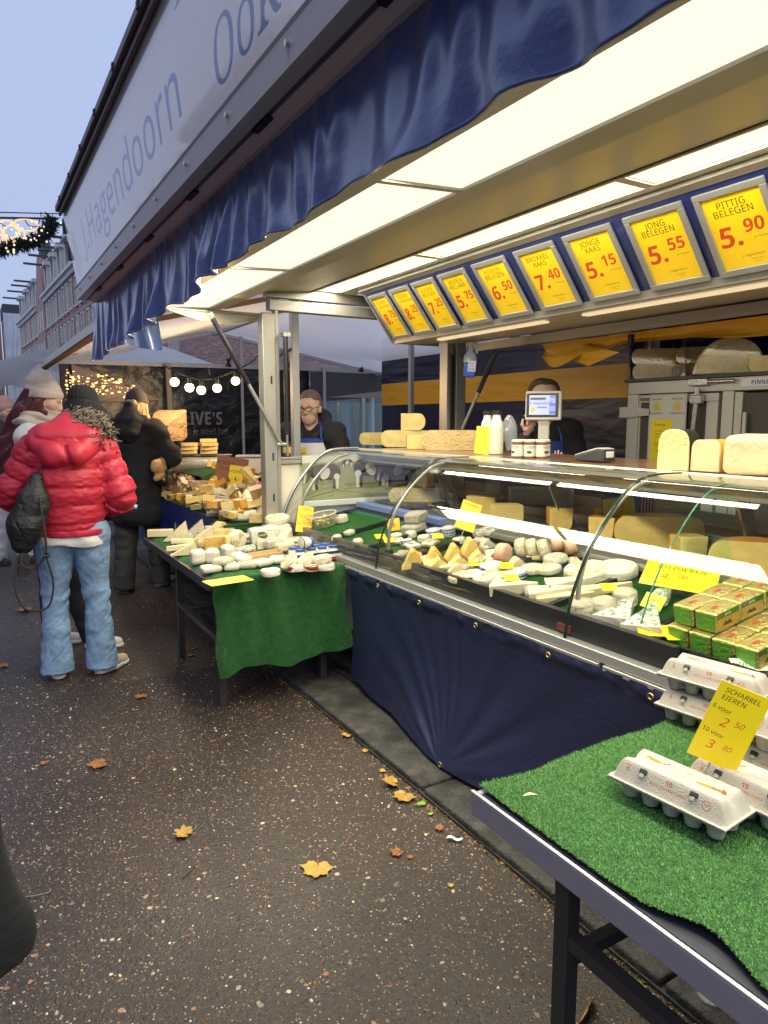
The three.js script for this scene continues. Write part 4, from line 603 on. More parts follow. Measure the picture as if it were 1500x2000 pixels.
  [[1138, 1208, 'white wrapped round cheese beside the second pane arm'], [1180, 1204, 'white wrapped round cheese under a small yellow card'], [1222, 1186, 'white wrapped round cheese at the back of its three']].forEach(([x, y, l], i) => C(l, rd, F.wrapW, null, x, y, i, 0, 'goat_cheese'));
  C('slab of blue veined cheese left of the glass partition', mid(wedge(.22, .13, .04, .003), .2), F.blue, F.paper, 1218, 1204, 3.5, 0, 'blue_cheese');
  C('slab of blue veined cheese crossed by the glass partition', mid(wedge(.22, .13, .04, .003), .2), F.blue, F.paper, 1268, 1220, 3.6, 0, 'blue_cheese');
  C('crumbly white cheese lump behind the slabs of blue cheese', lump(.09, .045, .06, .012, .012, 31), F.blue, null, 1292, 1180, .4, 0, 'blue_cheese');
  // foil butter packs
  const foil = canvasTex(512, 256, g => { g.fillStyle = '#b59a3c'; g.fillRect(0, 0, 512, 256); const r = rng(8); for (let i = 0; i < 200; i++) { g.fillStyle = `rgba(${r() < .5 ? '240,225,150' : '110,90,30'},.25)`; g.fillRect(r() * 512, r() * 256, 20 + r() * 40, 2); } g.fillStyle = '#2a7a2e'; g.fillRect(0, 0, 512, 80); g.fillStyle = '#e8efe0'; g.font = 'bold 44px sans-serif'; g.fillText('BOTER', 180, 56); g.fillStyle = '#c03a20'; g.fillRect(40, 12, 70, 40); g.fillStyle = '#3a3428'; g.beginPath(); g.moveTo(120, 200); g.lineTo(190, 120); g.lineTo(240, 170); g.lineTo(280, 130); g.lineTo(350, 200); g.fill(); g.fillStyle = '#c4622a'; g.beginPath(); g.moveTo(190, 120); g.lineTo(215, 146); g.lineTo(170, 146); g.fill(); g.fillStyle = '#3a3428'; g.font = '30px sans-serif'; g.fillText('250 g', 400, 230); });
  const gold = mat([.62, .50, .18], .28, { metalness: .75, bumpMap: rep(F.wrapB, 1, 1), bumpScale: .003 }), gold2 = mat('#ffffff', .3, { map: foil, metalness: .35, bumpMap: rep(F.wrapB, 1, 1), bumpScale: .002 }), green = mat([.15, .40, .04], .3, { metalness: .3, bumpMap: rep(F.wrapB, 1, 1), bumpScale: .002 });
  const pk0 = (l) => { const t = thing('butter_pack', l, 'butter pack', [0, 0, 0], 0, 'foil butter packs in the tray'); part(t, 'foil', jitter(rbox(.115, .062, .072, .006, 4), .0015, 60, 6).translate(0, .032, 0), gold); part(t, 'end_wrap', merge([rbox(.0025, .054, .062, .001, 1).translate(.0585, .03, 0), rbox(.0025, .054, .062, .001, 1).translate(-.0585, .03, 0)]), green); part(t, 'print', new THREE.PlaneGeometry(.108, .054).rotateY(0).translate(0, .032, .0372), gold2); part(t, 'top_print', new THREE.PlaneGeometry(.03, .012).rotateX(-Math.PI / 2).translate(-.01, .0648, 0), mat([.5, .06, .03], .4)); return t; };
  const base = at(1372, 1278), ax = -.12, dir = V(Math.cos(ax), 0, -Math.sin(ax)), nrm = V(Math.sin(ax), 0, Math.cos(ax));
  const e0 = V(1.945, 0, -1.31), place = (o, i, j, k) => { const x = 1.93 + j * .121 + k * .012, z = -1.36 + i * .0755; o.position.set(x, TRAY(x) + .008 + k * .066, z); o.rotation.set(0, .02 * ((i * 7 + j * 3) % 5 - 2), slope, 'ZYX'); };
  const rowsN = ['first', 'second', 'third', 'fourth', 'fifth', 'sixth'];
  for (let j = 0; j < 3; j++) for (let i = 0; i < 4; i++) place(pk0(`gold and green butter pack, ${rowsN[i]} along the ${['front', 'middle', 'back'][j]} lower row`), i, j, 0);
  for (let j = 0; j < 3; j++) for (let i = 0; i < 2; i++) if (i + j < 4) place(pk0(`gold and green butter pack on the upper layer, ${['back', 'front'][i]} of the ${['left', 'middle', 'right'][j]} pair`), i + .1, j, 1);
  // yellow cards
  const small = cardTex(96, 64, '#f3d21c', [['Chaumes', .5, .45, .3, INK, { skew: -.1 }], ['1.95', .5, .75, .22, INK]]);
  const mini = (x, y, l, yaw, lift = .03) => { const c = card('price_card', l, 'price card', .062, .042, small, 'small yellow price cards in the trays'); const p = at(x, y); c.position.copy(p); c.position.y += lift; c.rotation.set(-1.1, yaw, 0, 'YXZ'); };
  mini(762, 1070, 'small yellow card by the first glass joint', -.3); mini(856, 1066, 'small yellow card on the wrapped cheese behind the tall wedges', -.4, .04); mini(930, 1122, 'small yellow card on the soft cheeses near the pink wedges', -.5, .04); mini(990, 1130, 'small yellow card on flat white cheeses in the middle tray', -.5, .045); mini(1000, 1160, 'small yellow card lying on the nearest brie wedge', -.5, .055); mini(1192, 1190, 'small yellow card on top of a white wrapped round', -.4, .07); mini(745, 1062, 'small yellow card lying flat near the first joint', -.2, .03);
  const uit = (t) => cardTex(200, 300, '#f0d018', [['UITZOEKEN', .5, .1, .105, INK, { sx: .9 }], ['1= 4,00', .52, .38, .17, RED, { rot: -.06, skew: -.2 }], ['3= 10,00', .5, .66, .17, RED, { rot: -.06, skew: -.2 }], ['', .5, .9, .1, INK]]);
  const hand = uit();
  { const c = card('price_card', 'tilted yellow handwritten card reading UITZOEKEN 4,00 and 10,00 in the counter', 'price card', .105, .155, hand); const p = at(905, 1066); p.y += .085; standCard(c, p, toEye(p) + .1, -.3, -.34); part(c, 'pin', rod([0, .01, -.003], [0, -.06, -.003], .002), M.steel); }
  { const c = card('price_card', 'yellow handwritten card UITZOEKEN 4,00 standing behind the jars', 'price card', .10, .17, hand); const p = onX(592, 1050, 1.80); p.y = .80; standCard(c, p, toEye(p) + .15, -.25, -.18); }
  { const big = cardTex(420, 260, '#f2d022', [['UITZOEKEN', .5, .18, .19, INK, { font: 'serif' }], ['4.', .33, .55, .3, RED, { skew: -.2 }], ['00', .55, .50, .2, RED, { skew: -.2 }], ['per stuk', .3, .86, .12, INK]]); const c = card('price_card', 'large yellow card reading UITZOEKEN lying behind the butter packs', 'price card', .26, .155, big); const p = at(1320, 1172); c.position.set(p.x - .02, p.y + .045, p.z + .01); c.rotation.set(-1.15, -.95, -.15, 'YXZ'); }
  { const b = cardTex(220, 130, '#f2d022', [['ROOMBOTER', .5, .2, .18, INK], ['3.50', .42, .6, .4, RED, { skew: -.2 }]]); const c = card('price_card', 'yellow card reading 3.50 at the front of the butter packs', 'price card', .12, .07, b); const p = at(1285, 1256); c.position.set(p.x, p.y + .022, p.z); c.rotation.set(-1.3, -.75, 0, 'YXZ'); const c2 = card('price_card', 'yellow card partly under the nearest butter pack', 'price card', .12, .07, b); const q = at(1342, 1268); c2.position.set(q.x, q.y + .028, q.z); c2.rotation.set(-1.35, -.6, 0, 'YXZ'); }
  { const b = cardTex(128, 96, '#f3d21c', [['geit', .5, .4, .3, INK], ['2.95', .5, .7, .28, RED]]); const c = card('price_card', 'yellow card standing beside the glass partition', 'price card', .075, .06, b); const p = at(1268, 1200); p.y += .02; standCard(c, p, toEye(p) - .3, -.7, -.2); const c2 = card('price_card', 'yellow card with a red letter beside the white blocks', 'price card', .075, .075, cardTex(96, 96, '#f3d21c', [['e', .5, .5, .6, '#cf5a1e', { bold: true }]])); const p2 = at(770, 1040); p2.y += .01; standCard(c2, p2, toEye(p2), -.2, .1); const c3 = card('price_card', 'white printed card on the green ribbed mat', 'price card', .12, .05, cardTex(200, 90, '#dfe2d8', [['WINTER', .5, .5, .5, '#4b5a4b']])); const p3 = at(1478, 1318); p3.y += .012; c3.position.copy(p3); c3.rotation.set(-1.2, -.6, 0, 'YXZ'); }
}

// ---------------------------------------------------------------- tables with artificial grass
const grassTex = dataTex(512, 512, (u, v) => { const s = hash2(u * 512, v * 512, 16), n = fbm(u * 10, v * 10, 5, 17, 10), st = vn(u * 40 + 3 * n, v * 160, 18, 0); const k = .55 + .3 * s + .22 * (n - .5) + .25 * (st - .5); return [.50 * k, .84 * k, .46 * k]; }, true);
const grassBump = dataTex(512, 512, (u, v) => .6 * hash2(u * 512, v * 512, 16) + .4 * vn(u * 128, v * 128, 19, 128));
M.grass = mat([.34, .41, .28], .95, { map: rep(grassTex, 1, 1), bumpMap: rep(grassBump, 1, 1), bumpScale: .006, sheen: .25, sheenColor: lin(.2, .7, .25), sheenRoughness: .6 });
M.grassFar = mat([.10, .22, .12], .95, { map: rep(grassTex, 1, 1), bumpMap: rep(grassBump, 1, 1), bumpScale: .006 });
M.tableSteel = mat([.07, .065, .07], .38, { metalness: .55, roughnessMap: T.smudge });
// short fibres standing on a mat: f(i) -> [x, y, z, nx, ny, nz]
function fibres(parent, n, f, len, m, seed) {
  const r = rng(seed), g = new THREE.BufferGeometry(); g.setAttribute('position', new THREE.Float32BufferAttribute([-.0008, 0, 0, .0008, 0, 0, .0003, 1, .35], 3)); g.setIndex([0, 1, 2]); g.computeVertexNormals();
  const im = new THREE.InstancedMesh(g, m, n), q = new THREE.Quaternion(), q2 = new THREE.Quaternion(), m4 = new THREE.Matrix4(), c = new THREE.Color();
  for (let i = 0; i < n; i++) { const [x, y, z, nx, ny, nz] = f(r); q.setFromUnitVectors(V(0, 1, 0), V(nx + (r() - .5) * 1.3, ny + (r() - .5) * 1.3, nz + (r() - .5) * 1.3).normalize()); q2.setFromAxisAngle(V(0, 1, 0), r() * 6.3); m4.compose(V(x - parent.position.x, y - parent.position.y, z - parent.position.z), q.multiply(q2), V(1 + r(), len * (.4 + r()), len * .8)); im.setMatrixAt(i, m4); const k = .8 + .4 * r(); c.setRGB(k * .95, k, k * .85); im.setColorAt(i, c); }
  im.name = 'fibres'; parent.add(im); im.userData.kind = 'stuff'; return im;
}
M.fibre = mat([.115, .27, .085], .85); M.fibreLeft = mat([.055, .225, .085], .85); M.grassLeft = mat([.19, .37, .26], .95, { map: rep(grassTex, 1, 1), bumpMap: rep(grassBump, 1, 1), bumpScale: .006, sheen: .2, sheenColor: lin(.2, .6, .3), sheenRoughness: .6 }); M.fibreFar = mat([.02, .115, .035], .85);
{ // ------ left table
  const t = thing('market_table', 'low steel folding table covered by the draped green mat', 'table', [1.36, 0, -4.15]), x0 = .985, x1 = 1.735, z0 = -3.42, z1 = -4.95, Y = .712;
  partW(t, 'table_top', span(x0 + .01, x1, Y - .03, Y - .004, z1, z0 - .01, .003), mat([.03, .03, .03], .7));
  partW(t, 'edge_frame', merge([span(x0 - .006, x0 + .010, Y - .052, Y - .002, z1, z0, .003), span(x0 + .011, x1, Y - .052, Y - .002, z0 - .012, z0, .003)]), M.tableSteel);
  for (const [x, z] of [[1.068, -3.52], [1.085, -4.42], [1.66, -3.52], [1.66, -4.42]]) partW(t, 'leg', merge([span(x - .019, x + .019, .0, Y - .04, z - .019, z + .019, .003)]), M.tableSteel);
  partW(t, 'stretcher', merge([bar([1.075, .36, -4.42], [1.068, .36, -3.52], .028)]), M.tableSteel); partW(t, 'stretcher', merge([bar([1.09, .30, -4.42], [1.66, .30, -4.42], .028)]), M.tableSteel);
  const mt = thing('grass_mat', 'green artificial grass mat draped over the front of the low left table', 'mat', [1.36, .72, -4.0]);
  const left = z => x0 + .010 + .022 * (vn(z * 6, 3, 4) - .2) + .05 * Math.max(0, (-3.75 - z) * .25) + (z > -3.75 ? .03 * Math.sin((z + 3.75) * 9) : 0);
  const top = (u, v) => { const z = z1 + (z0 + .006 - z1) * v, a = left(z); const x = a + (x1 - a) * u; return [x, Y + .004 + .006 * fbm(x * 9, z * 9, 3, 6) - .012 * Math.max(0, 1 - u * 22), z]; };
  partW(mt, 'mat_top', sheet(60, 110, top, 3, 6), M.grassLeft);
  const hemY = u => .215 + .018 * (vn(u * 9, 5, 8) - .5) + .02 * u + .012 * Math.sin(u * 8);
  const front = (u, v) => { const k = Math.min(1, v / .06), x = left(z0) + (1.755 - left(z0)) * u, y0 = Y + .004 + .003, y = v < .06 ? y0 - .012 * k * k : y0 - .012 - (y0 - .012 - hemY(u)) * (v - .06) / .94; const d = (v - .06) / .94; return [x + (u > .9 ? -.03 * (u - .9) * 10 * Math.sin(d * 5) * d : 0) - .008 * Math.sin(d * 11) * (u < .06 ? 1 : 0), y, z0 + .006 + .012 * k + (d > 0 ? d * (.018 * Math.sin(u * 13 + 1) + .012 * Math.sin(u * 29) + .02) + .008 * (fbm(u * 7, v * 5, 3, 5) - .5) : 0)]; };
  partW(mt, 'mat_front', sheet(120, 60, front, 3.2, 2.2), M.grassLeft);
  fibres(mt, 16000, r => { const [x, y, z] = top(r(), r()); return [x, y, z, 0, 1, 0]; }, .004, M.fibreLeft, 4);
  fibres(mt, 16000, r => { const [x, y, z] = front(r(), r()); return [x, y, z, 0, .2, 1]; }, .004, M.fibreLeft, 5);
}
{ // ------ right table with the eggs
  const x0 = .895, x1 = 1.69, z0 = -1.135, z1 = .75, Y = .715;
  const t = thing('market_table', 'steel table with white edge carrying the egg cartons', 'table', [1.3, 0, -.2]);
  partW(t, 'table_top', span(x0 + .012, x1, Y - .028, Y - .004, z0 + .004, z1, .003), mat([.014, .016, .03], .6));
  partW(t, 'edge_frame', merge([span(x0 - .008, x0 + .006, Y - .050, Y + .001, z0, z1, .004), span(x0 + .007, x1, Y - .050, Y - .001, z0, z0 + .014, .003)]), mat([.30, .275, .31], .5, { metalness: .1 }));
  partW(t, 'edge_strip', span(x0 - .0085, x0 - .001, Y + .0015, Y + .005, z0, z1, .001), mat([.5, .5, .48], .4));
  for (const [x, z] of [[.93, -.885], [1.62, -.885], [.93, .55], [1.62, .55]]) partW(t, 'leg', span(x - .018, x + .018, 0, Y - .04, z - .018, z + .018, .004), M.tableSteel);
  partW(t, 'stretcher', bar([.93, .53, -.866], [.93, .53, .53], .028), M.tableSteel); partW(t, 'stretcher', bar([.949, .48, -.885], [1.60, .48, -.885], .026), M.tableSteel);
  const mt = thing('grass_mat', 'bright green artificial grass mat under the egg cartons', 'mat', [1.3, .72, -.2]);
  const lx = z => x0 + .016 + .012 * (vn(z * 7, 3, 4)) + .028 * Math.exp(-Math.pow((z + .60) / .07, 2));
  const f = (u, v) => { const za = z0 + .012 + .02 * (vn(u * 6, 1, 3) - .5) - .012 * u, z = za + (z1 - za) * v, a = lx(z), x = a + (x1 + .02 - a) * u; return [x, Y + .006 + .010 * (fbm(x * 5, z * 5, 4, 9) - .4) + .01 * Math.exp(-Math.pow((z + .60) / .08, 2)) * Math.max(0, 1 - u * 12), z]; };
  partW(mt, 'mat_sheet', sheet(110, 170, f, 3.2, 7.4), M.grass);
  fibres(mt, 120000, r => { const u = r(), v = Math.pow(r(), 1.3) * .75, [x, y, z] = f(u, v); return [x, y, z, .35, .8, -.5]; }, .0042, M.fibre, 6);
  fibres(mt, 5000, r => { const u = r(), [x, y, z] = f(u, 0); return [x, y - .002, z - .001, -.1, .4, -1.2]; }, .011, M.fibre, 7);
  fibres(mt, 4000, r => { const v = r() * .8, [x, y, z] = f(0, v); return [x, y, z, -1, .2, 0]; }, .005, M.fibre, 8);
  const lf = solo('leaf_scrap', 'tiny pale leaf scrap on the corner of the bright green mat', 'leaf', sheet(6, 3, (u, v) => [.955 + .03 * u, Y + .016 + .004 * Math.sin(u * 3), -1.045 + .010 * (v - .5) * Math.sin(u * 3.1) + .012 * u]), mat([.6, .6, .35], .6));
  // cartons
  const pulp = { bumpMap: rep(T.grain, 6, 6), bumpScale: .0012 };
  const Lc = .247, Wc = .108, print = canvasTex(1024, 640, (g, w, h) => {
    g.fillStyle = '#d0c9be'; g.fillRect(0, 0, w, h); const r = rng(5); for (let i = 0; i < 5000; i++) { const k = 190 + r() * 45 | 0; g.fillStyle = `rgba(${k},${k - 6},${k - 16},.35)`; g.fillRect(r() * w, r() * h, 2 + r() * 7, 1 + r() * 2); }
    const red = '#c4553c'; g.fillStyle = red; const T1 = (s, x, y, f) => { g.font = f; g.textAlign = 'center'; g.fillText(s, x, y); };
    // long side in front (lower part of the print), lid top in the middle
    T1('10', 520, 530, 'bold 54px sans-serif'); T1('VERSE SCHARRELEIEREN', 520, 570, '30px sans-serif'); T1('A', 140, 552, '60px sans-serif'); g.fillRect(118, 494, 44, 5); g.beginPath(); g.arc(850, 545, 34, 0, 7); g.lineWidth = 5; g.strokeStyle = red; g.stroke(); T1('KAT', 850, 554, '24px sans-serif'); g.fillRect(820, 530, 60, 3);
    T1('10', 560, 300, 'italic 50px serif'); g.strokeStyle = '#c98a5a'; g.lineWidth = 3; g.beginPath(); g.moveTo(320, 330); g.lineTo(700, 330); g.stroke(); T1('verse eieren van hier', 520, 360, '22px sans-serif');
    g.fillStyle = '#c08a52'; g.beginPath(); g.ellipse(270, 300, 60, 26, .1, 0, 7); g.fill(); g.beginPath(); g.moveTo(310, 296); g.lineTo(390, 262); g.lineTo(370, 312); g.fill(); g.fillStyle = '#e09a2c'; g.beginPath(); g.ellipse(205, 285, 34, 24, 0, 0, 7); g.fill(); g.fillStyle = '#c4643c'; g.fillRect(372, 255, 18, 30);
    g.fillStyle = '#cf9846'; g.beginPath(); g.ellipse(780, 345, 110, 24, -.1, 0, 7); g.fill(); g.fillStyle = '#a8693a'; g.beginPath(); g.ellipse(850, 318, 54, 30, -.3, 0, 7); g.fill(); g.fillStyle = '#e8e2d4'; g.beginPath(); g.ellipse(835, 300, 36, 22, 0, 0, 7); g.fill();
    g.strokeStyle = '#bdb5a8'; g.lineWidth = 4; g.strokeRect(170, 232, 700, 170);
  });
  const mPulp = mat([.46, .44, .39], .92, pulp), mLid = mat([.70, .70, .68], .9, { map: print, ...pulp });
  const S = (a, b, x) => { const k = Math.max(0, Math.min(1, (x - a) / (b - a))); return k * k * (3 - 2 * k); };
  // lid: long axis x, front side +z
  const lidH = (x, z) => { const ex = Lc / 2 - Math.abs(x), ez = Wc / 2 - Math.abs(z); const notch = .018 * Math.exp(-Math.pow(z / .016, 2)) * S(.042, .012, ex); const cor = Math.hypot(Math.max(0, .022 - ex), Math.max(0, .022 - ez)); const d = Math.min(ex, ez, .022 - cor + .004); return Math.max(0, .044 * S(-.004, .021, d) - notch * S(0, .02, d)); };
  const arc = []; { let s = 0, p = null; for (let i = 0; i <= 60; i++) { const z = -Wc / 2 + Wc * i / 60, y = lidH(0, z); if (p) s += Math.hypot(z - p[0], y - p[1]); arc.push(s); p = [z, y]; } }
  const lidG = sheet(110, 60, (u, v) => { const x = (u - .5) * Lc, z = (v - .5) * Wc; return [x, lidH(x, z), z]; }); { const uv = lidG.attributes.uv; for (let j = 0; j <= 60; j++) for (let i = 0; i <= 110; i++) uv.setXY(j * 111 + i, i / 110, 1 - arc[j] / arc[60]); }
  const cup = new THREE.LatheGeometry([[.0005, 0], [.012, 0], [.0155, .002], [.0175, .012], [.022, .034], [.0235, .036]].map(p => new THREE.Vector2(...p)), 14), cups = [];
  for (let i = 0; i < 5; i++) for (let j = 0; j < 2; j++) cups.push(cup.clone().translate((i - 2) * .0465, -.036, (j - .5) * .047));
  const trayG = merge([...cups, jitter(rbox(Lc + .006, .004, Wc + .008, .002, 3), .0006, 50, 2), rbox(Lc - .03, .016, .01, .004).translate(0, -.010, 0)]);
  function carton(label, x, y, z, yaw) {
    const t = thing('egg_carton', label, 'egg carton', [x, y + .037, z], yaw, 'egg cartons on the bright green mat');
    part(t, 'tray', trayG, mPulp); part(t, 'lid', lidG.clone().translate(0, .0015, 0), mLid);
    for (const k of [-.055, .055]) { const lz = Wc / 2 - .0125; const a = part(t, 'latch_hole', rbox(.016, .010, .006, .002).rotateX(-.75).translate(k, .0365, lz), M.black); part(a, 'latch_tab', rbox(.009, .010, .004, .003).rotateX(-.75).translate(k, .0305, lz + .006), mPulp); }
    part(t, 'rim', merge([jitter(rbox(Lc + .010, .0035, Wc + .011, .0017, 3), .001, 40, 5).translate(0, .0035, 0)]), mPulp);
    return t;
  }
  const yaw = -Math.PI / 2 + Math.PI; // front side towards the street (-x)
  const W = -Math.PI / 2, m = Y + .014;
  carton('egg carton standing alone at the front of the green mat', 1.192, m, -.845, W + .1);
  carton('egg carton just behind the front one, partly cut by the picture edge', 1.318, m, -.762, W + .03);
  carton('lower egg carton of the two high stack nearest the glass counter', 1.60, m, -1.052, W + .14); carton('upper egg carton of the two high stack nearest the glass counter', 1.607, m + .083, -1.054, W + .17);
  carton('lower egg carton under the yellow egg sign', 1.462, m, -.775, W + .06); carton('upper egg carton behind the yellow egg sign', 1.464, m + .083, -.772, W + .1);
  carton('bottom egg carton of the stack at the right picture edge', 1.625, m, -.735, W); carton('middle egg carton of the stack at the right picture edge', 1.622, m + .083, -.735, W + .03); carton('top egg carton of the stack at the right picture edge', 1.625, m + .166, -.745, W + .05);
  const egg = cardTex(300, 540, '#f6da20', [['SCHARREL', .5, .09, .085, INK, { rot: .03, skew: -.1 }], ['EIEREN', .38, .18, .085, INK, { rot: .03, skew: -.1 }], ['6 voor', .24, .32, .075, INK, { rot: .1 }], ['2', .40, .47, .16, RED, { skew: -.2 }], ['50', .68, .44, .10, RED, { skew: -.2 }], ['10 voor', .28, .63, .075, INK, { rot: .1 }], ['3', .34, .78, .15, RED, { skew: -.2 }], ['80', .66, .76, .09, RED, { skew: -.2 }]]);
  const c = card('egg_sign', 'yellow handwritten sign SCHARREL EIEREN leaning among the egg cartons', 'price card', .098, .178, egg), foot = onX(1388, 1490, 1.27); c.position.copy(foot); c.rotation.set(.05, toEye(foot) + .10, -.32, 'YXZ');
  part(c, 'pin', rod([.0, .02, -.004], [0, -.05, -.004], .0022), M.steel);
}

// ---------------------------------------------------------------- goods on the left table
{
  const Y = .724, at = (px, py, lift = 0) => onY(px, py, Y + lift), G = 'cheeses on the low left table';
  const C = (lb, geo, a, b, px, py, yaw = 0, lift = 0, nm = 'cheese_piece', rx = 0, rz = 0) => { const t = cheese(nm, lb, geo, a, b, G), p = onY(px, py, Y); p.y += lift; return put(t, p, yaw, rx, rz); };
  const tri3 = (w, h, d) => { const s = new THREE.Shape(); s.moveTo(-w / 2, 0); s.lineTo(w / 2, 0); s.lineTo(w * .36, h); s.closePath(); return metreUV(new THREE.ExtrudeGeometry(s, { depth: d, bevelEnabled: true, bevelSize: .003, bevelThickness: .003, bevelOffset: -.003, bevelSegments: 1 }).translate(0, 0, -d / 2), .15); };
  C('orange sided flat wedge at the far left corner of the green mat', block(.17, .06, .045, .01), F.pale, F.deep, 314, 1047, -.35);
  C('pale triangular wedge standing tall at the left of the heap', tri3(.17, .13, .05), F.pale, null, 345, 1056, -.3);
  C('pale wrapped triangular wedge, second from the left of the tall ones', tri3(.17, .12, .05), F.wrapW, null, 378, 1048, -.25);
  C('broad pale wedge in the middle of the left heap', tri3(.18, .11, .06), F.pale, null, 392, 1062, -.2);
  C('orange block with pale top in the middle back of the left heap', block(.20, .09, .075, .008), F.wrapG, F.deep, 430, 1055, -.2, 0);
  C('white wedge lying flat at the foot of the tall pale wedge', wedge(.16, .09, .03, .003), F.white, null, 328, 1056, .3);
  C('long flat cheese stick before the broad pale wedge', lump(.17, .035, .045, .01, .004, 3), F.pale, null, 360, 1062, -.3);
  C('narrow pale wedge pointing left at the edge of the heap', wedge(.16, .06, .03, .006), F.pale, F.rindB, 325, 1077, .15);
  C('crusty wedge with a grey stamped rind at the left front of the heap', jitter(tri3(.16, .075, .06), .004, 30, 5), F.pale, F.rindP, 361, 1083, -.25);
  C('small shiny round cheese ball behind the crusty wedge', lump(.075, .075, .07, .033, .004, 6), F.wrapG, null, 391, 1074, 0);
  C('wedge with dark brown rind in the middle of the left heap', wedge(.17, .10, .075, .010), F.old, F.rindB, 398, 1074, .25);
  C('short upright yellow stick beside the dark rinded wedge', lump(.035, .095, .035, .01, .002, 8), F.young, null, 444, 1076, 0);
  C('white wheel standing on edge in the middle of the left heap', disc(.062, .07, .018, .003, 4).translate(0, -.035, 0).rotateX(Math.PI / 2).rotateY(.5).translate(0, .06, 0), F.bloom, null, 462, 1073, 0);
  C('grey mouldy cheese log lying before the white wheel', lump(.14, .05, .06, .022, .008, 9), F.blue, null, 478, 1082, .35);
  C('wrapped white block leaning back near the middle of the heap', lump(.12, .06, .09, .014, .006, 10), F.prints[0], null, 490, 1060, -.3, .0, 'wrapped_cheese', 0, .1);
  C('large wrapped ribbed block under the top camembert', lump(.16, .115, .10, .016, .006, 11), F.prints[3], null, 515, 1062, -.2, 0, 'wrapped_cheese', 0, .12);
  C('round camembert lying on top of the left heap', disc(.082, .04, .012, .003, 12), F.bloom, null, 543, 1056, 0, .125, 'camembert', .12, .1);
  C('pile of wrapped white cheese under the top camembert', lump(.16, .12, .10, .03, .008, 13), F.paper, null, 545, 1058, 0);
  C('brie wedge with cut face towards the street below the camembert', tri3(.14, .10, .06), F.cream, F.white, 553, 1062, .45);
  C('flat wrapped brie piece behind the jars', lump(.18, .05, .10, .014, .005, 14), F.prints[0], null, 572, 1066, -.1);
  C('yellow green leaf wrapped piece left of the jars', lump(.12, .06, .07, .02, .008, 15), F.pale, null, 555, 1078, .2);
  for (const [i, [x, y, l]] of [[470, 1042, 'white paper wrapped piece at the back of the left heap, near the orange block'], [425, 1038, 'white paper wrapped piece at the back of the left heap, leftmost'], [500, 1040, 'white paper wrapped piece at the back of the left heap, near the post']].entries()) C(l, lump(.17, .045, .09, .012, .006, 16 + i), F.paper, null, x, y + 6, .1 * i, .02, 'wrapped_cheese');
  { // wooden crate with a pale wedge
    const t = thing('wooden_tray', 'small wooden tray of pale wedges left of the jars', 'tray', [0, 0, 0]); part(t, 'board', merge([rbox(.25, .032, .006, .001, 1).translate(0, .018, .05), rbox(.25, .032, .006, .001, 1).translate(0, .018, -.05), rbox(.25, .006, .094, .001, 1).translate(0, .005, 0), rbox(.006, .032, .094, .001, 1).translate(.122, .018, 0), rbox(.006, .032, .094, .001, 1).translate(-.122, .018, 0)]), mat([.55, .38, .18], .7, { bumpMap: T.brush, bumpScale: .0006 })); put(t, at(518, 1090), .22);
    C('flat pale wedge in the wooden tray, left of two', wedge(.16, .08, .05, .004), F.cream, F.white, 503, 1080, .25, .02); C('flat pale wedge in the wooden tray, right of two', lump(.13, .06, .06, .02, .006, 19), F.wrapW, null, 536, 1078, .2, .02);
  }
  const cyl = lump(.078, .082, .074, .022, .004, 21), cn = ['white wrapped cheese cylinder, left of the front three', 'white wrapped cheese cylinder, middle of the front three', 'white wrapped cheese cylinder, right of the front three'];
  [[386, 1102], [415, 1100], [446, 1092]].forEach(([x, y], i) => C(cn[i], cyl, F.white, null, x, y, i * .9, 0, 'goat_cheese'));
  const fl = lump(.105, .036, .082, .017, .003, 23), fn = ['flat white cheese nearest the yellow card, at the left', 'flat white cheese lying over the leftmost flat one', 'flat white cheese between the two upper ones', 'flat white cheese leaning in the middle of the front row', 'flat white cheese beneath the leaning one', 'flat white cheese right of the leaning one', 'flat white cheese reaching to the wooden tray'];
  [[412, 1117, 0], [436, 1113, .03], [450, 1112, 0], [470, 1106, .032], [482, 1109, 0], [511, 1105, 0], [540, 1099, 0]].forEach(([x, y, l], i) => C(fn[i], fl, i % 3 === 1 ? F.bloom : F.white, null, x, y, i * .7, l, 'soft_cheese', 0, i === 3 ? .25 : 0));
  C('single flat camembert lying before the others on the green mat', disc(.05, .034, .008, .003, 24), F.prints[2], null, 528, 1124, 0, 0, 'camembert');
  const cm = disc(.052, .036, .009, .0025, 25), cmn = ['camembert tilted at the left of the small front pile', 'camembert at the bottom left of the small front pile', 'camembert tilted in the middle of the small front pile', 'camembert at the bottom middle of the small front pile', 'camembert lying on top at the right of the small front pile', 'camembert at the bottom right of the small front pile'];
  [[570, 1114, .035, .9], [577, 1115, 0, 0], [600, 1112, .035, .6], [606, 1114, 0, 0], [630, 1112, .037, .12], [636, 1113, 0, 0]].forEach(([x, y, l, rz], i) => C(cmn[i], cm, i % 2 ? F.prints[2] : F.bloom, null, x, y, .3 + i, l, 'camembert', 0, 0).rotateOnWorldAxis(V(0, 0, 1), rz));
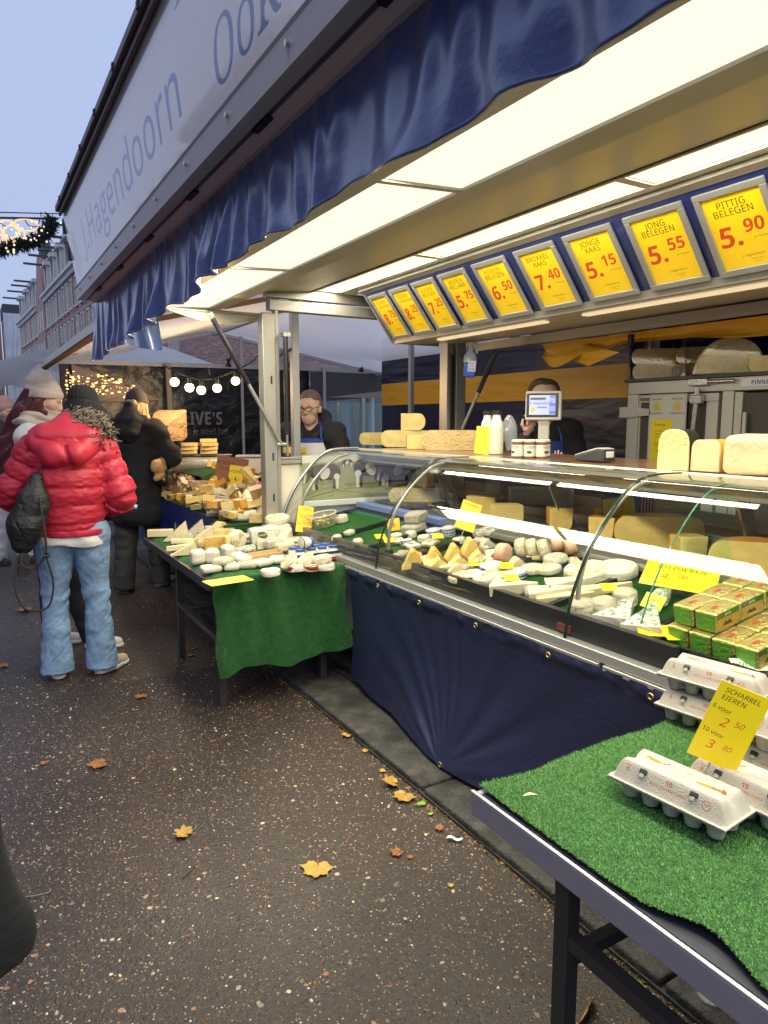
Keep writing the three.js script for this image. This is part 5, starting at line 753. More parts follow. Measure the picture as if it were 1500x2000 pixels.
  { // carton with jars
    const t = thing('jar_carton', 'blue white and red cardboard tray under the small jars', 'carton'), p0 = at(612, 1092); const st = (y, c) => merge([rbox(.30, .0165, .004, .001, 1).translate(0, y, .085), rbox(.004, .0165, .164, .001, 1).translate(.148, y, 0), rbox(.004, .0165, .164, .001, 1).translate(-.148, y, 0), rbox(.30, .0165, .004, .001, 1).translate(0, y, -.085)]); part(t, 'red_band', st(.009), mat([.42, .03, .02], .5)); part(t, 'white_band', st(.0262), M.white); part(t, 'blue_band', st(.0433), mat([.02, .03, .12], .5)); part(t, 'bottom', rbox(.294, .003, .164, .001, 1).translate(0, .003, 0), M.white); put(t, p0, .1);
    const label = canvasTex(256, 96, g => { g.fillStyle = '#e6e2c8'; g.fillRect(0, 0, 256, 96); g.fillStyle = '#2c4a8c'; g.fillRect(0, 62, 256, 34); g.fillStyle = '#7a6a4a'; for (let i = 0; i < 8; i++) g.fillRect(i * 32 + 6, 20, 18, 10); });
    const jar = (l) => { const j = thing('yoghurt_jar', l, 'jar', [0, 0, 0], 0, 'small blue lidded jars'); part(j, 'glass', new THREE.LatheGeometry([[.0005, 0], [.029, 0], [.032, .004], [.033, .02], [.0325, .038], [.028, .05], [.0225, .056], [.0225, .062]].map(p => new THREE.Vector2(...p)), 20), mat([.80, .76, .50], .12, { clearcoat: 1 })); part(j, 'label', new THREE.CylinderGeometry(.0336, .0336, .022, 24, 1, true).translate(0, .0125, 0), mat('#ffffff', .5, { map: label })); const l2 = part(j, 'lid', merge([new THREE.CylinderGeometry(.0275, .0275, .009, 22).translate(0, .064, 0), new THREE.TorusGeometry(.0265, .002, 6, 22).rotateX(Math.PI / 2).translate(0, .0685, 0)]), mat([.035, .12, .40], .35)); part(l2, 'seal', new THREE.CylinderGeometry(.008, .008, .001, 12).translate(0, .0692, 0), mat([.45, .15, .08], .5)); return j; };
    const nm = ['front left', 'front second', 'front third', 'front right']; for (let k = 0; k < 2; k++) for (let i = 0; i < 4; i++) { const o = V((i - 1.5) * .0715, .006, .04 - .08 * k).applyAxisAngle(V(0, 1, 0), .1).add(p0); put(jar(`small yoghurt jar with blue lid, ${k ? nm[i].replace('front', 'back row') : nm[i]} in the carton`), o, i * 1.3 + k); }
    const o = V(-.065, .106, .03).applyAxisAngle(V(0, 1, 0), .1).add(p0), j = jar('small jar with blue lid lying on its side on top of the others'); j.position.copy(o); j.rotation.set(0, .15, -Math.PI / 2 + .05, 'YXZ'); j.position.x -= .03;
  }
  const c = card('price_card', 'yellow card lying flat near the front edge of the green mat', 'price card', .225, .12, cardTex(400, 214, '#f2cf1c', [['UITZOEKEN', .72, .25, .2, INK, { rot: -.05 }], ['4,00', .6, .62, .3, RED, { skew: -.2 }], ['per stuk 3 voor', .25, .55, .1, INK]])), p = at(456, 1140); c.position.set(p.x, Y + .003, p.z); c.rotation.set(-Math.PI / 2 + .015, .12, 0, 'YXZ');
}
// ---------------------------------------------------------------- the second table with the great heap
{
  const Y = .80, x0 = 1.42, x1 = 2.55, z0 = -4.52, z1 = -7.35;
  const t = thing('market_table', 'long market table with blue banner front carrying the great cheese heap', 'table', [1.9, 0, -5.9]);
  partW(t, 'table_top', span(x0, x1, Y - .035, Y - .006, z1, z0, .003), M.wood);
  for (const [x, z] of [[1.5, -4.75], [2.48, -4.75], [1.5, -7.2], [2.48, -7.2]]) partW(t, 'leg', span(x - .02, x + .02, 0, Y - .036, z - .02, z + .02), M.galv);
  const txt = canvasTex(1024, 160, g => { g.fillStyle = '#1b2a6c'; g.fillRect(0, 0, 1024, 160); g.fillStyle = '#c9cbd2'; g.save(); g.translate(770, 140); g.scale(.8, 1); g.font = 'bold 120px sans-serif'; g.textAlign = 'center'; g.fillText('JOOEN', 0, 0); g.restore(); });
  const bn = thing('banner', 'dark blue banner with white letters hanging from the long market table', 'banner', [x0, .6, -5.9]);
  partW(bn, 'cloth', sheet(80, 12, (u, v) => { const z = z1 + (z0 - .25 - z1) * u; return [x0 - .012 + .012 * Math.sin(u * 40) * (1 - v) - .03 * (1 - v) * vn(u * 12, 2, 3), .36 + (Y + .03 - .36) * v + .012 * vn(u * 9, 3, 2) * v, z]; }), mat('#ffffff', .35, { map: txt, clearcoat: .4, clearcoatRoughness: .3 }));
  const mt = thing('grass_mat', 'green mat under the great cheese heap on the long table', 'mat', [1.9, Y, -5.9]);
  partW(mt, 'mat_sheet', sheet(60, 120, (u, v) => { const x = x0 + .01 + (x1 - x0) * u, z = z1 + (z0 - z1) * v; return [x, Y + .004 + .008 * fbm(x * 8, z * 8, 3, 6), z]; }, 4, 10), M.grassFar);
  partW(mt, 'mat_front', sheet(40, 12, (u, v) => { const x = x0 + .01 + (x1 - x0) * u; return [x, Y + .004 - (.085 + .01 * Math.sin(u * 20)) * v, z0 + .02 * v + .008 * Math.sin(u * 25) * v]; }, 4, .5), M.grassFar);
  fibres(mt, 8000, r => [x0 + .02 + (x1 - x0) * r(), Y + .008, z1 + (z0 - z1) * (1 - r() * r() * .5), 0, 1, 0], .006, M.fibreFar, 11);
  // raised back part under green cloth
  const bk = thing('display_riser', 'green covered riser at the back of the great cheese heap', 'riser', [2.2, Y, -6.6]);
  const rh = (u) => .21 + .03 * Math.sin(u * 7) + .02 * vn(u * 8, 2, 4);
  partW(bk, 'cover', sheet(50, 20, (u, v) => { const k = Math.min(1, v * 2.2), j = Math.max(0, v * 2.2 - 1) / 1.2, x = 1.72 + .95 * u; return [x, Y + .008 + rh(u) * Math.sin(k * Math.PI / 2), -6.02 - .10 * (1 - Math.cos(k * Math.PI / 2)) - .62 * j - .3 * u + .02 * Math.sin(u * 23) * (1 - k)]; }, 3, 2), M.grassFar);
  // heap
  const r = rng(77), kinds = [
    ['cheese_wedge', 'yellow wedge', wedge(.17, .09, .055), F.young, F.rind], ['cheese_wedge', 'pale wedge', wedge(.16, .085, .05), F.pale, F.rindY], ['cheese_wedge', 'golden aged wedge', wedge(.16, .08, .05), F.old, F.rindB],
    ['cheese_block', 'yellow block', block(.16, .05, .07), F.gouda, null], ['cheese_block', 'pale wrapped block', block(.15, .06, .06, .01), F.wrapW, null], ['cheese_block', 'orange block', block(.16, .055, .065), F.deep, null],
    ['cheese_wedge', 'wedge with dark red rind', wedge(.15, .09, .05, .01), F.pale, F.rindR], ['cheese_wedge', 'wedge with black rind', wedge(.16, .085, .05, .009), F.young, F.rindK], ['cheese_piece', 'greyish wrapped piece', lump(.14, .045, .08, .012, .006, 4), mat([.42, .36, .27], .3, { map: F.mottle, bumpMap: F.wrapB, bumpScale: .004, clearcoat: .6 }), null], ['cheese_wedge', 'broad pale wedge', wedge(.19, .13, .05), F.wrapG, F.rindP], ['cheese_block', 'thin golden block', block(.18, .04, .06), F.wrapG, null]];
  const top = (x, z) => { const q = Math.max(0, Math.min(1, (x - 1.42) / .5)); return .04 + .10 * q; };
  const protos = new Map(); let n = 0;
  const rowName = z => z > -4.95 ? 'at the front edge of the heap' : z > -5.3 ? 'near the front of the heap' : z > -5.75 ? 'in the middle of the heap' : z > -6.25 ? 'behind the middle of the heap' : 'at the back of the heap';
  for (let pass = 0; pass < 3; pass++) for (let z = -6.85; z < -4.68; z += .108) for (let x = 1.51; x < 2.2 - (z < -6 ? .42 : 0); x += .105) {
    if (pass && r() < (pass > 1 ? .62 : .35)) continue; const px = Math.max(1.50, x + (r() - .5) * .09), pz = z + (r() - .5) * .09, k = r() * kinds.length | 0, [nm, what, g, a, b] = kinds[k]; const lift = pass ? top(px, pz) * (pass > 1 ? 1.25 : .75) + .025 * r() : .010 + top(px, pz) * .35 * r();
    if (px > 1.98 && pz < -5.85) continue;
    const key = nm + k, lb = `${what} ${rowName(pz)}${px < 1.56 ? ' along its street edge' : px < 1.72 ? ' on its street side' : px > 1.98 ? ' on its stall side' : ''}`, grp = `${what}s ${rowName(pz)}${px < 1.56 ? ', street edge' : px < 1.72 ? ', street side' : px > 1.98 ? ', stall side' : ''}`;
    let o; if (!protos.has(key)) { o = cheese(nm, lb, g, a, b, grp); protos.set(key, o); } else o = copyOf(protos.get(key), lb, null, undefined, grp);
    const up = r() < .5; put(o, V(px, Y + lift + (up ? .02 : 0), pz), r() * 6.28, (r() - .5) * .6, (r() - .5) * .6 + (up ? (r() < .5 ? 1.1 : -1.1) * r() : 0)); o.scale.setScalar(.68 + .26 * r()); if (px < 1.6) o.rotation.set((r() - .5) * .3, r() * 6.28, (r() - .5) * .3, 'YXZ'); n++;
  }
  const at = (px, py, h, X) => { const d = sight(px, py), k = X / d.x; const p = V(X, 0, d.z * k); p.y = Y + h; return p; };
  const one = (lb, geo, a, b, p, yaw, rx = 0, rz = 0, nm = 'cheese_block') => put(cheese(nm, lb, geo, a, b), p, yaw, rx, rz);
  let p;
  one('white wrapped ribbed cheese loaf at the front of the great heap', lump(.20, .075, .09, .03, .008, 41), F.white, null, p = at(476, 1020, .01, 1.62), toEye(p) + .1, 0, 0, 'wrapped_cheese');
  one('golden cheese block right of the white ribbed loaf at the front of the heap', block(.19, .08, .065), F.wrapG, F.rind, p = at(515, 1020, .01, 1.72), toEye(p) - .15);
  one('golden cheese stick left of the white ribbed loaf', block(.10, .06, .06), F.wrapG, F.rind, p = at(442, 1022, .01, 1.54), toEye(p) + .2);
  one('long gold wrapped bar at the front of the great heap', block(.25, .08, .085), F.wrapG, F.wrapG, p = at(466, 1005, .07, 1.62), toEye(p) + .25, 0, .15);
  one('large pale cheese half shining at the right front of the heap', disc(.11, .05, .012, .002, 3).rotateX(.9).translate(0, .07, 0), F.wrapG, null, p = at(500, 1003, .06, 1.75), 0, 0, 0, 'cheese_half');
  one('orange lit cheese end beside the banner corner', block(.11, .06, .09, .03), F.wrapG, F.rind, V(1.44, .74, -4.62), .4, 0, .7);
  // things at the back
  { const pl = V(1.93, 1.085, -6.75), w = thing('film_roll', 'big roll of plastic film on the green riser', 'film roll', [pl.x, pl.y, pl.z], -.45); part(w, 'film', new THREE.CylinderGeometry(.085, .085, .52, 32).rotateZ(Math.PI / 2), mat([.42, .42, .38], .12, { clearcoat: 1, metalness: .3, bumpMap: rep(T.brush, 1, 4), bumpScale: .0008 })); part(w, 'core', new THREE.CylinderGeometry(.05, .05, .55, 24, 1, false).rotateZ(Math.PI / 2), mat([.40, .27, .15], .8)); part(w, 'cutter_rail', span(-.27, .28, .088, .10, -.03, .05, .003), M.alu); part(w, 'film_end', sheet(14, 8, (u, v) => [.28 + .06 * Math.sin(u * 5), -.08 - .06 * v + .02 * Math.sin(u * 9), .06 + .10 * u + .03 * Math.sin(v * 7 + u * 4)]), mat([.85, .86, .86], .1, { transmission: .7, thickness: 0 })); 
    const sl = ['bottom left', 'second left', 'top left', 'bottom right', 'second right', 'third right', 'top right']; for (let i = 0; i < 7; i++) { const k = i < 3 ? i : i - 3, q = V(i < 3 ? -.13 : .06, .10 + .005 + k * .037, .01 * (i % 3)).applyAxisAngle(V(0, 1, 0), -.45).add(pl); one(`stacked orange cheese slab on the film roll, ${sl[i]}`, block(.16, .13, .034, .01), F.wrapG, F.deep, q, -.3 + .12 * (i % 3)); } }
  const nb = ['leftmost', 'second', 'third', 'fourth', 'fifth', 'sixth', 'lowest', 'rightmost', 'hindmost'];
  [[420, 908, .22, .5], [438, 912, .23, .2], [452, 908, .27, -.3], [468, 912, .25, .9], [480, 918, .22, .5], [448, 920, .20, -.4], [430, 924, .17, .3], [486, 925, .17, .7], [464, 924, .19, -.2]].forEach(([x, y, h, a], i) => one(`orange cheese bar in the pile on the green riser, ${nb[i]}`, block(.18, .055, .06), i % 3 ? F.deep : F.gouda, F.rind, p = at(x, y, h + .02, 2.02), a, .3 * (i % 2), .35 * ((i % 3) - 1)));
  { const p = at(445, 968, .02, 1.83), w = thing('sign_board', 'brown wooden board with red lettering and a yellow card in the great heap', 'sign', [p.x, Y + .10, p.z], toEye(p) - .15); const tex = cardTex(300, 380, '#8a5636', [['BOEREN', .3, .16, .12, '#5a1c12', { rot: .03 }], ['KAAS', .27, .30, .11, '#5a1c12'], ['500', .25, .62, .1, '#5a1c12'], ['GRAM', .25, .74, .08, '#5a1c12']]); const o = new THREE.Group(); const G2 = q => q.rotateZ(-.16).rotateX(-.15); part(w, 'board', G2(rbox(.26, .34, .022, .003).translate(0, .14, 0)), mat([.26, .12, .06], .6, { bumpMap: T.brush, bumpScale: .0008 })); part(w, 'lettering', G2(new THREE.PlaneGeometry(.256, .336).translate(0, .14, .0115)), mat('#ffffff', .6, { map: tex })); part(w, 'yellow_card', G2(new THREE.PlaneGeometry(.12, .25).translate(.045, .12, .0135)), mat('#ffffff', .5, { map: cardTex(120, 250, '#e8c81c', [['UITZOEKEN', .5, .2, .12, INK, { sx: .75 }], ['- 4,-', .5, .45, .16, INK, { bold: true }]]) })); }
  const sn = ['lowest', 'second', 'third', 'fourth', 'top']; [[345, 940, 0], [350, 933, .04], [336, 927, .08], [360, 930, .05], [340, 922, .12]].forEach(([x, y, h], i) => { const q = at(x, y, .10 + h, 1.72); const t = thing('sausage', `dark red sausage in the pile left of the riser, ${sn[i]}`, 'sausage'); part(t, 'sausage', new THREE.CapsuleGeometry(.027, .24, 6, 14).rotateZ(Math.PI / 2), F.sausage); part(t, 'tie', merge([new THREE.ConeGeometry(.012, .03, 8).rotateZ(Math.PI / 2).translate(-.155, 0, 0)]), F.wrapW); put(t, q, -.35 + .12 * i, 0, .06 * i); });
  { const p = at(498, 915, .24, 2.42), t = thing('white_crate', 'white plastic crate behind the post on the long table', 'crate', [p.x, p.y - .05, p.z], -.4); part(t, 'box', rbox(.34, .20, .22, .012).translate(0, .06, 0), mat([.62, .62, .60], .4)); part(t, 'lid', rbox(.36, .02, .24, .006).translate(0, .17, 0), mat([.4, .41, .42], .4)); }
  { const p = at(506, 945, .13, 1.98), t = thing('ribbon_bow', 'crumpled red and white checked cloth by the post', 'cloth', [p.x, p.y + .03, p.z]); const ck = canvasTex(64, 64, g => { g.fillStyle = '#d8c8c4'; g.fillRect(0, 0, 64, 64); g.fillStyle = '#a8182a'; for (let i = 0; i < 4; i++) { g.fillRect(i * 16, 0, 8, 64); g.fillRect(0, i * 16, 64, 8); } }); part(t, 'cloth', jitter(new THREE.SphereGeometry(.07, 24, 18).scale(.9, 1.2, .8), .035, 16, 3), mat('#ffffff', .8, { map: rep(ck, 3, 3) })); }
}

// ---------------------------------------------------------------- neighbouring stall and what stands behind the trailer
{
  const wrinkle = dataTex(256, 256, (u, v) => Math.abs(fbm(u * 5 + .6 * fbm(v * 7, u * 7, 3, 2, 7), v * 5, 5, 23, 5) - .5) * 2.6);
  const darkTarp = mat([.020, .021, .027], .3, { bumpMap: rep(wrinkle, 2, 1.4), bumpScale: .02, clearcoat: .5, clearcoatRoughness: .22 });
  const navy = mat([.012, .015, .05], .4, { bumpMap: rep(wrinkle, 2, 1), bumpScale: .012 }), ochre = mat([.68, .36, .02], .5, { bumpMap: rep(wrinkle, 2, .5), bumpScale: .006 });
  const roofM = mat([.92, .93, .95], .55, { transmission: .8, thickness: 0, bumpMap: rep(wrinkle, 1, 2), bumpScale: .006 }); roofM.roughness = .95;
  const stall = thing('market_stall', 'neighbouring stall with white tarpaulin roof on a frame of grey poles', 'market stall', [2.6, 0, -6.7]);
  const prof = x => x < 2.6 ? 2.12 + (x - .78) / 1.82 * .46 : 2.58 - (x - 2.6) / 2.2 * .40;
  partW(stall, 'roof', sheet(40, 40, (u, v) => { const x = .78 + 4.2 * u, z = -4.85 - 3.75 * v; return [x, prof(x) + .012 - .05 * Math.sin(v * Math.PI) + .012 * Math.sin(u * 24) * Math.sin(v * Math.PI), z]; }), roofM);
  for (const z of [-4.95, -8.5]) { partW(stall, 'rafter', bar([.80, prof(.80) - .02, z], [2.6, prof(2.6) - .02, z], .035), z < -6 ? M.galv : M.wood); partW(stall, 'rafter', bar([2.6, prof(2.6) - .02, z], [4.9, prof(4.9) - .02, z], .035), M.galv); }
  partW(stall, 'ridge_pole', bar([2.6, 2.54, -4.9], [2.6, 2.54, -8.5], .04), M.galv);
  partW(stall, 'front_beam', bar([.765, 2.095, -4.95], [.765, 2.11, -10.5], .055, .05), M.wood); partW(stall, 'front_hem', bar([.735, 2.115, -4.95], [.735, 2.125, -10.4], .012, .06), M.white);
  partW(stall, 'beam_end', bar([.83, 2.15, -6.95], [.83, 2.18, -7.45], .09, .10), M.wood);
  partW(stall, 'cross_pole', bar([.62, 2.145, -8.5], [5.1, 2.185, -8.5], .045, .05), M.galv);
  partW(stall, 'back_pole', bar([4.85, 2.13, -4.9], [4.85, 2.13, -8.5], .04), M.galv);
  const pole = (x, z, y1, w, m) => partW(stall, 'pole', span(x - w / 2, x + w / 2, 0, y1, z - w / 2, z + w / 2, .003), m);
  pole(.93, -8.5, 2.12, .09, mat([.05, .045, .04], .7)); pole(2.02, -8.36, 2.16, .05, mat([.36, .28, .20], .6)); pole(2.93, -8.44, 2.56, .03, M.galv); pole(2.12, -4.92, 2.45, .055, M.galv); pole(3.845, -6.0, 2.36, .045, M.galv); pole(4.55, -4.95, 2.2, .05, M.galv); pole(4.05, -8.44, 2.2, .04, M.galv);
  partW(stall, 'brace', merge([bar([2.12, 2.05, -4.92], [1.85, 1.9, -4.92], .02), rod([2.10, 2.1, -4.9], [2.35, 1.55, -5.4], .006)]), M.black);
  for (const x of [2.75, 3.55, 4.6]) partW(stall, 'clamp', merge([bar([x, 2.16, -8.47], [x + .05, 2.27, -8.44], .025), bar([x + .05, 2.16, -8.47], [x, 2.25, -8.43], .02)]), M.black);
  // side wall of dark sheeting with the lettering
  const wt = canvasTex(1024, 512, g => { g.fillStyle = '#191a20'; g.fillRect(0, 0, 1024, 512); const r = rng(6); for (let i = 0; i < 500; i++) { g.fillStyle = `rgba(${r() < .5 ? '60,60,68' : '5,5,8'},.12)`; g.fillRect(r() * 1024, r() * 512, 4 + r() * 60, 2 + r() * 10); } g.fillStyle = '#77767a'; g.font = 'bold 62px sans-serif'; g.fillText('I W', 196, 196, 90); g.fillText("OLIVE'S", 392, 198, 262); g.fillStyle = '#66656a'; g.font = '32px sans-serif'; g.fillText('en je weet het', 440, 232, 210); });
  const wall = thing('stall_wall', "dark plastic side wall with faded white lettering LIVE'S behind the cheese heap", 'tarpaulin', [2.4, 1.2, -8.54]);
  partW(wall, 'sheeting', sheet(80, 40, (u, v) => { const x = .93 + 2.95 * u, y = .35 + 1.80 * v; return [x, y, -8.54 + .03 * (fbm(x * 3, y * 3, 3, 5) - .5) - .03 * Math.sin(x * 5) * (1 - v)]; }), mat('#ffffff', .3, { map: wt, bumpMap: rep(wrinkle, 2, 1.4), bumpScale: .02, clearcoat: .5, clearcoatRoughness: .22 }));
  const bt = thing('beige_cloth', 'beige cloth triangle pulled across the top of the dark stall wall', 'cloth', [1.3, 2.0, -8.4]); partW(bt, 'cloth', sheet(10, 10, (u, v) => [1.0 + .95 * u, 2.12 - .02 * u - (.42 * (1 - u)) * v - .36 * u - .0 * v, -8.42 + .03 * Math.sin(u * 8)]), mat([.34, .27, .21], .8));
  const win = thing('plastic_window', 'clear wrinkled plastic sheet beside the dark stall wall', 'plastic sheet', [4.4, 1.5, -8.52]);
  partW(win, 'sheet', sheet(30, 20, (u, v) => [3.90 + 1.1 * u, .4 + 1.35 * v, -8.52 + .05 * Math.sin(u * 19) + .02 * Math.sin(u * 51 + v * 3)]), mat([.75, .85, .86], .08, { transmission: .85, thickness: 0 }));
  const flap = thing('tarpaulin_flap', 'brownish cloth flap hanging above the clear plastic sheet', 'cloth', [4.5, 1.9, -8.45]); partW(flap, 'cloth', sheet(10, 8, (u, v) => [3.86 + 1.15 * u, 2.14 - (.30 + .10 * (1 - u)) * v - .22 * (1 - v) * 0, -8.46 + .02 * Math.sin(u * 9)]), mat([.05, .05, .055], .5)); partW(flap, 'lining', sheet(10, 4, (u, v) => [4.1 + .88 * u, 1.81 + .10 * u * (1 - v), -8.44]), mat([.33, .27, .22], .8));
  { const s = thing('shop_building', 'grey shop building with tall panes behind the clear plastic sheet', 'building', [6.2, 0, -11.5]); partW(s, 'wall', metreUV(span(3.3, 9.5, 0, 2.35, -13, -11.6)), mat([.16, .16, .16], .8)); for (let i = 0; i < 6; i++) { const x = 3.5 + i; const w = partW(s, 'window', merge([span(x, x + .06, .4, 2.2, -11.62, -11.5), span(x + .8, x + .86, .4, 2.2, -11.62, -11.5), span(x + .07, x + .79, 2.1, 2.2, -11.62, -11.5)]), mat([.35, .42, .40], .5)); w.add(new THREE.Mesh(span(x + .07 - 6.2, x + .79 - 6.2, .4, 2.09, -.09, -.06), mat([.10, .16, .16], .1))); w.children[0].name = 'pane'; } }
  // festoon of bulbs, lit
  const fs = thing('festoon_lights', 'string of five lit round bulbs hanging above the cheese heap', 'string lights', [1.85, 1.9, -6.3]);
  const bulbs = [[341, 746], [370, 757], [393, 762], [424, 758], [460, 744]].map(([x, y]) => onZ(x, y, -6.3));
  partW(fs, 'cable', tube([onZ(318, 712, -6.6), ...bulbs.map(b => b.clone().add(V(0, .095, 0))), onZ(492, 706, -6.3), onZ(516, 680, -6.2)], .007, 80, 6), M.rubber);
  for (const b of bulbs) { const s = partW(fs, 'socket', new THREE.CylinderGeometry(.017, .020, .05, 14).translate(b.x, b.y + .058, b.z), M.rubber); const g = partW(fs, 'bulb', new THREE.SphereGeometry(.040, 22, 16).translate(b.x, b.y, b.z), mat([.9, .8, .6], .4, { emissive: lin(1, .72, .38), emissiveIntensity: 3.2 })); const L = new THREE.PointLight(new THREE.Color().setRGB(1, .66, .33), .45); L.shadow.radius = 2; L.position.copy(b).sub(fs.position); L.castShadow = true; fs.add(L); }
  // fairy lights behind the wall
  const fy = thing('fairy_lights', 'net of tiny warm fairy lights behind the dark stall wall', 'fairy lights', [1.4, 1.9, -8.3]), rf = rng(19), dots = [], pts2 = [];
  for (let i = 0; i < 150; i++) { const t = rf(), col = rf() < .42; const px = col ? 128 + 16 * rf() + (1 - t) * 3 : 150 + 128 * t, py = col ? 722 + 72 * rf() : 736 + 34 * t * t + 10 + (rf() - .5) * (col ? 0 : 40); const q = onZ(px, py, -8.36 - .04 * rf()); dots.push(new THREE.SphereGeometry(.004 + .007 * rf(), 6, 5).scale(1 + 1.2 * rf(), 1, 1).translate(q.x, q.y, q.z)); pts2.push(q); }
  const fd = partW(fy, 'bulbs', merge(dots), mat([.9, .7, .4], .5, { emissive: lin(1, .62, .25), emissiveIntensity: 1.2 })); fd.userData.kind = 'stuff';
  partW(fy, 'wire', merge([tube(pts2.filter((_, i) => i % 5 === 0), .002, 300, 3)]), M.rubber);
  { const L = new THREE.PointLight(new THREE.Color().setRGB(1, .6, .28), .06); L.position.set(.1, -.02, .12); L.shadow.radius = 6; L.castShadow = true; fy.add(L); }
  // next stalls down the street
  for (const [z0, z1, x0, nm] of [[-11, -17, .2, 'white roofed stall beyond the fairy lights, nearest of the distant ones'], [-19, -30, -.35, 'white roofed stall farther down the street']]) { const s = thing('distant_stall', nm, 'market stall', [2, 0, (z0 + z1) / 2]); const pf = u => 2.25 + .55 * (1 - Math.abs(2 * u - 1)); partW(s, 'roof', sheet(10, 4, (u, v) => [x0 + 3.6 * u, pf(u), z0 + (z1 - z0) * v]), roofM); partW(s, 'valance', sheet(2, 20, (u, v) => [x0 - .01, 2.25 - .22 * u, z0 + (z1 - z0) * v]), mat([.55, .56, .6], .7)); for (const z of [z0, (z0 + z1) / 2, z1]) for (const x of [x0 + .05, x0 + 3.5]) partW(s, 'pole', span(x - .03, x + .03, 0, 2.25, z - .03, z + .03), M.galv); partW(s, 'front_beam', bar([x0, 2.24, z0], [x0, 2.24, z1], .06), M.wood); partW(s, 'goods', metreUV(span(x0 + 1.5, x0 + 3, .1, .9, z0 - .3, z1 + .2, .05)), mat([.10, .08, .08], .8)); }
  // back wall of the trailer bay: navy tarpaulin with an ochre band
  const bk = thing('back_tarpaulin', 'navy tarpaulin with a broad ochre band behind the trailer', 'tarpaulin', [4.42, 1.2, -4]);
  const wob = (y, z) => 4.42 + .05 * (fbm(z * 1.2 + 9, y * 1.2, 3, 5) - .5) + .02 * Math.sin(z * 3);
  const strip = (y0, y1, z0, z1, d) => sheet(90, 12, (u, v) => { const z = z0 + (z1 - z0) * u, y = y0 + (y1 - y0) * v; return [wob(y, z) - d, y, z]; });
  partW(bk, 'lower_navy', strip(.2, 1.69, -7.6, 1.3, 0), navy); partW(bk, 'ochre_band', strip(1.69, 1.95, -7.6, -3.62, 0), ochre); partW(bk, 'upper_navy', strip(1.95, 2.50, -7.6, 1.3, 0), navy); partW(bk, 'middle_navy', strip(1.69, 1.95, -3.62, 1.3, 0), navy);
  // dark curtain and the rolled ochre sheet along the ceiling
  const cu = thing('dark_curtain', 'dark plastic curtain hanging between the ochre band and the steel cabinet', 'curtain', [3.95, 1.2, -3.4]);
  partW(cu, 'curtain', sheet(40, 30, (u, v) => { const y = .2 + 1.95 * v, s = (1 - u) * (.55 * Math.max(0, (1.75 - y) / .9) * 0 + .0); const z = -3.75 + .85 * u; return [4.32 - .45 * u + .06 * Math.sin(u * 14 + v * 2) + .02 * Math.sin(u * 37 - v * 4), y, z + .12 * (1 - v)]; }), darkTarp);
  const ro = thing('ochre_sheet', 'folded ochre tarpaulin hanging along the rear edge of the trailer ceiling', 'tarpaulin', [3.5, 1.97, -2]);
  partW(ro, 'sheet', sheet(120, 14, (u, v) => { const z = -3.72 + 4.9 * u; const drop = .07 + .02 * Math.sin(z * 5) + .015 * vn(z * 4, 1, 3); const e = Math.max(0, 1 - u * 9); return [3.46 + .03 * Math.sin(v * 3) + .02 * Math.sin(z * 11) * v, 2.035 - drop * v - .10 * e * v * Math.sin(Math.min(1, u * 14) * Math.PI), z]; }), ochre);
  partW(ro, 'folded_corner', (() => { const a = onX(1150, 715, 3.5), b = onX(1082, 692, 3.62), c = onX(1210, 688, 3.44), d = onX(1120, 668, 3.5); return sheet(10, 10, (u, v) => { const p = b.clone().lerp(a, u), q = d.clone().lerp(c, u), w = p.lerp(q, v); w.x -= .03 * Math.sin(u * 3.1) * Math.sin(v * 3.1); return w; }); })(), ochre);
  partW(ro, 'clip', span(3.40, 3.43, 1.955, 2.02, -2.93, -2.90, .004), M.black);
  // second tarpaulin roof over the work space, closing the trailer bay
  const cl = thing('canopy_roof', 'pale tarpaulin roof over the space behind the trailer', 'tarpaulin', [4.3, 2.5, -1.6]); partW(cl, 'roof', sheet(10, 30, (u, v) => [4.0 + 1.1 * u, 2.55 - .12 * u, -4.8 + 6.2 * v]), roofM);
}
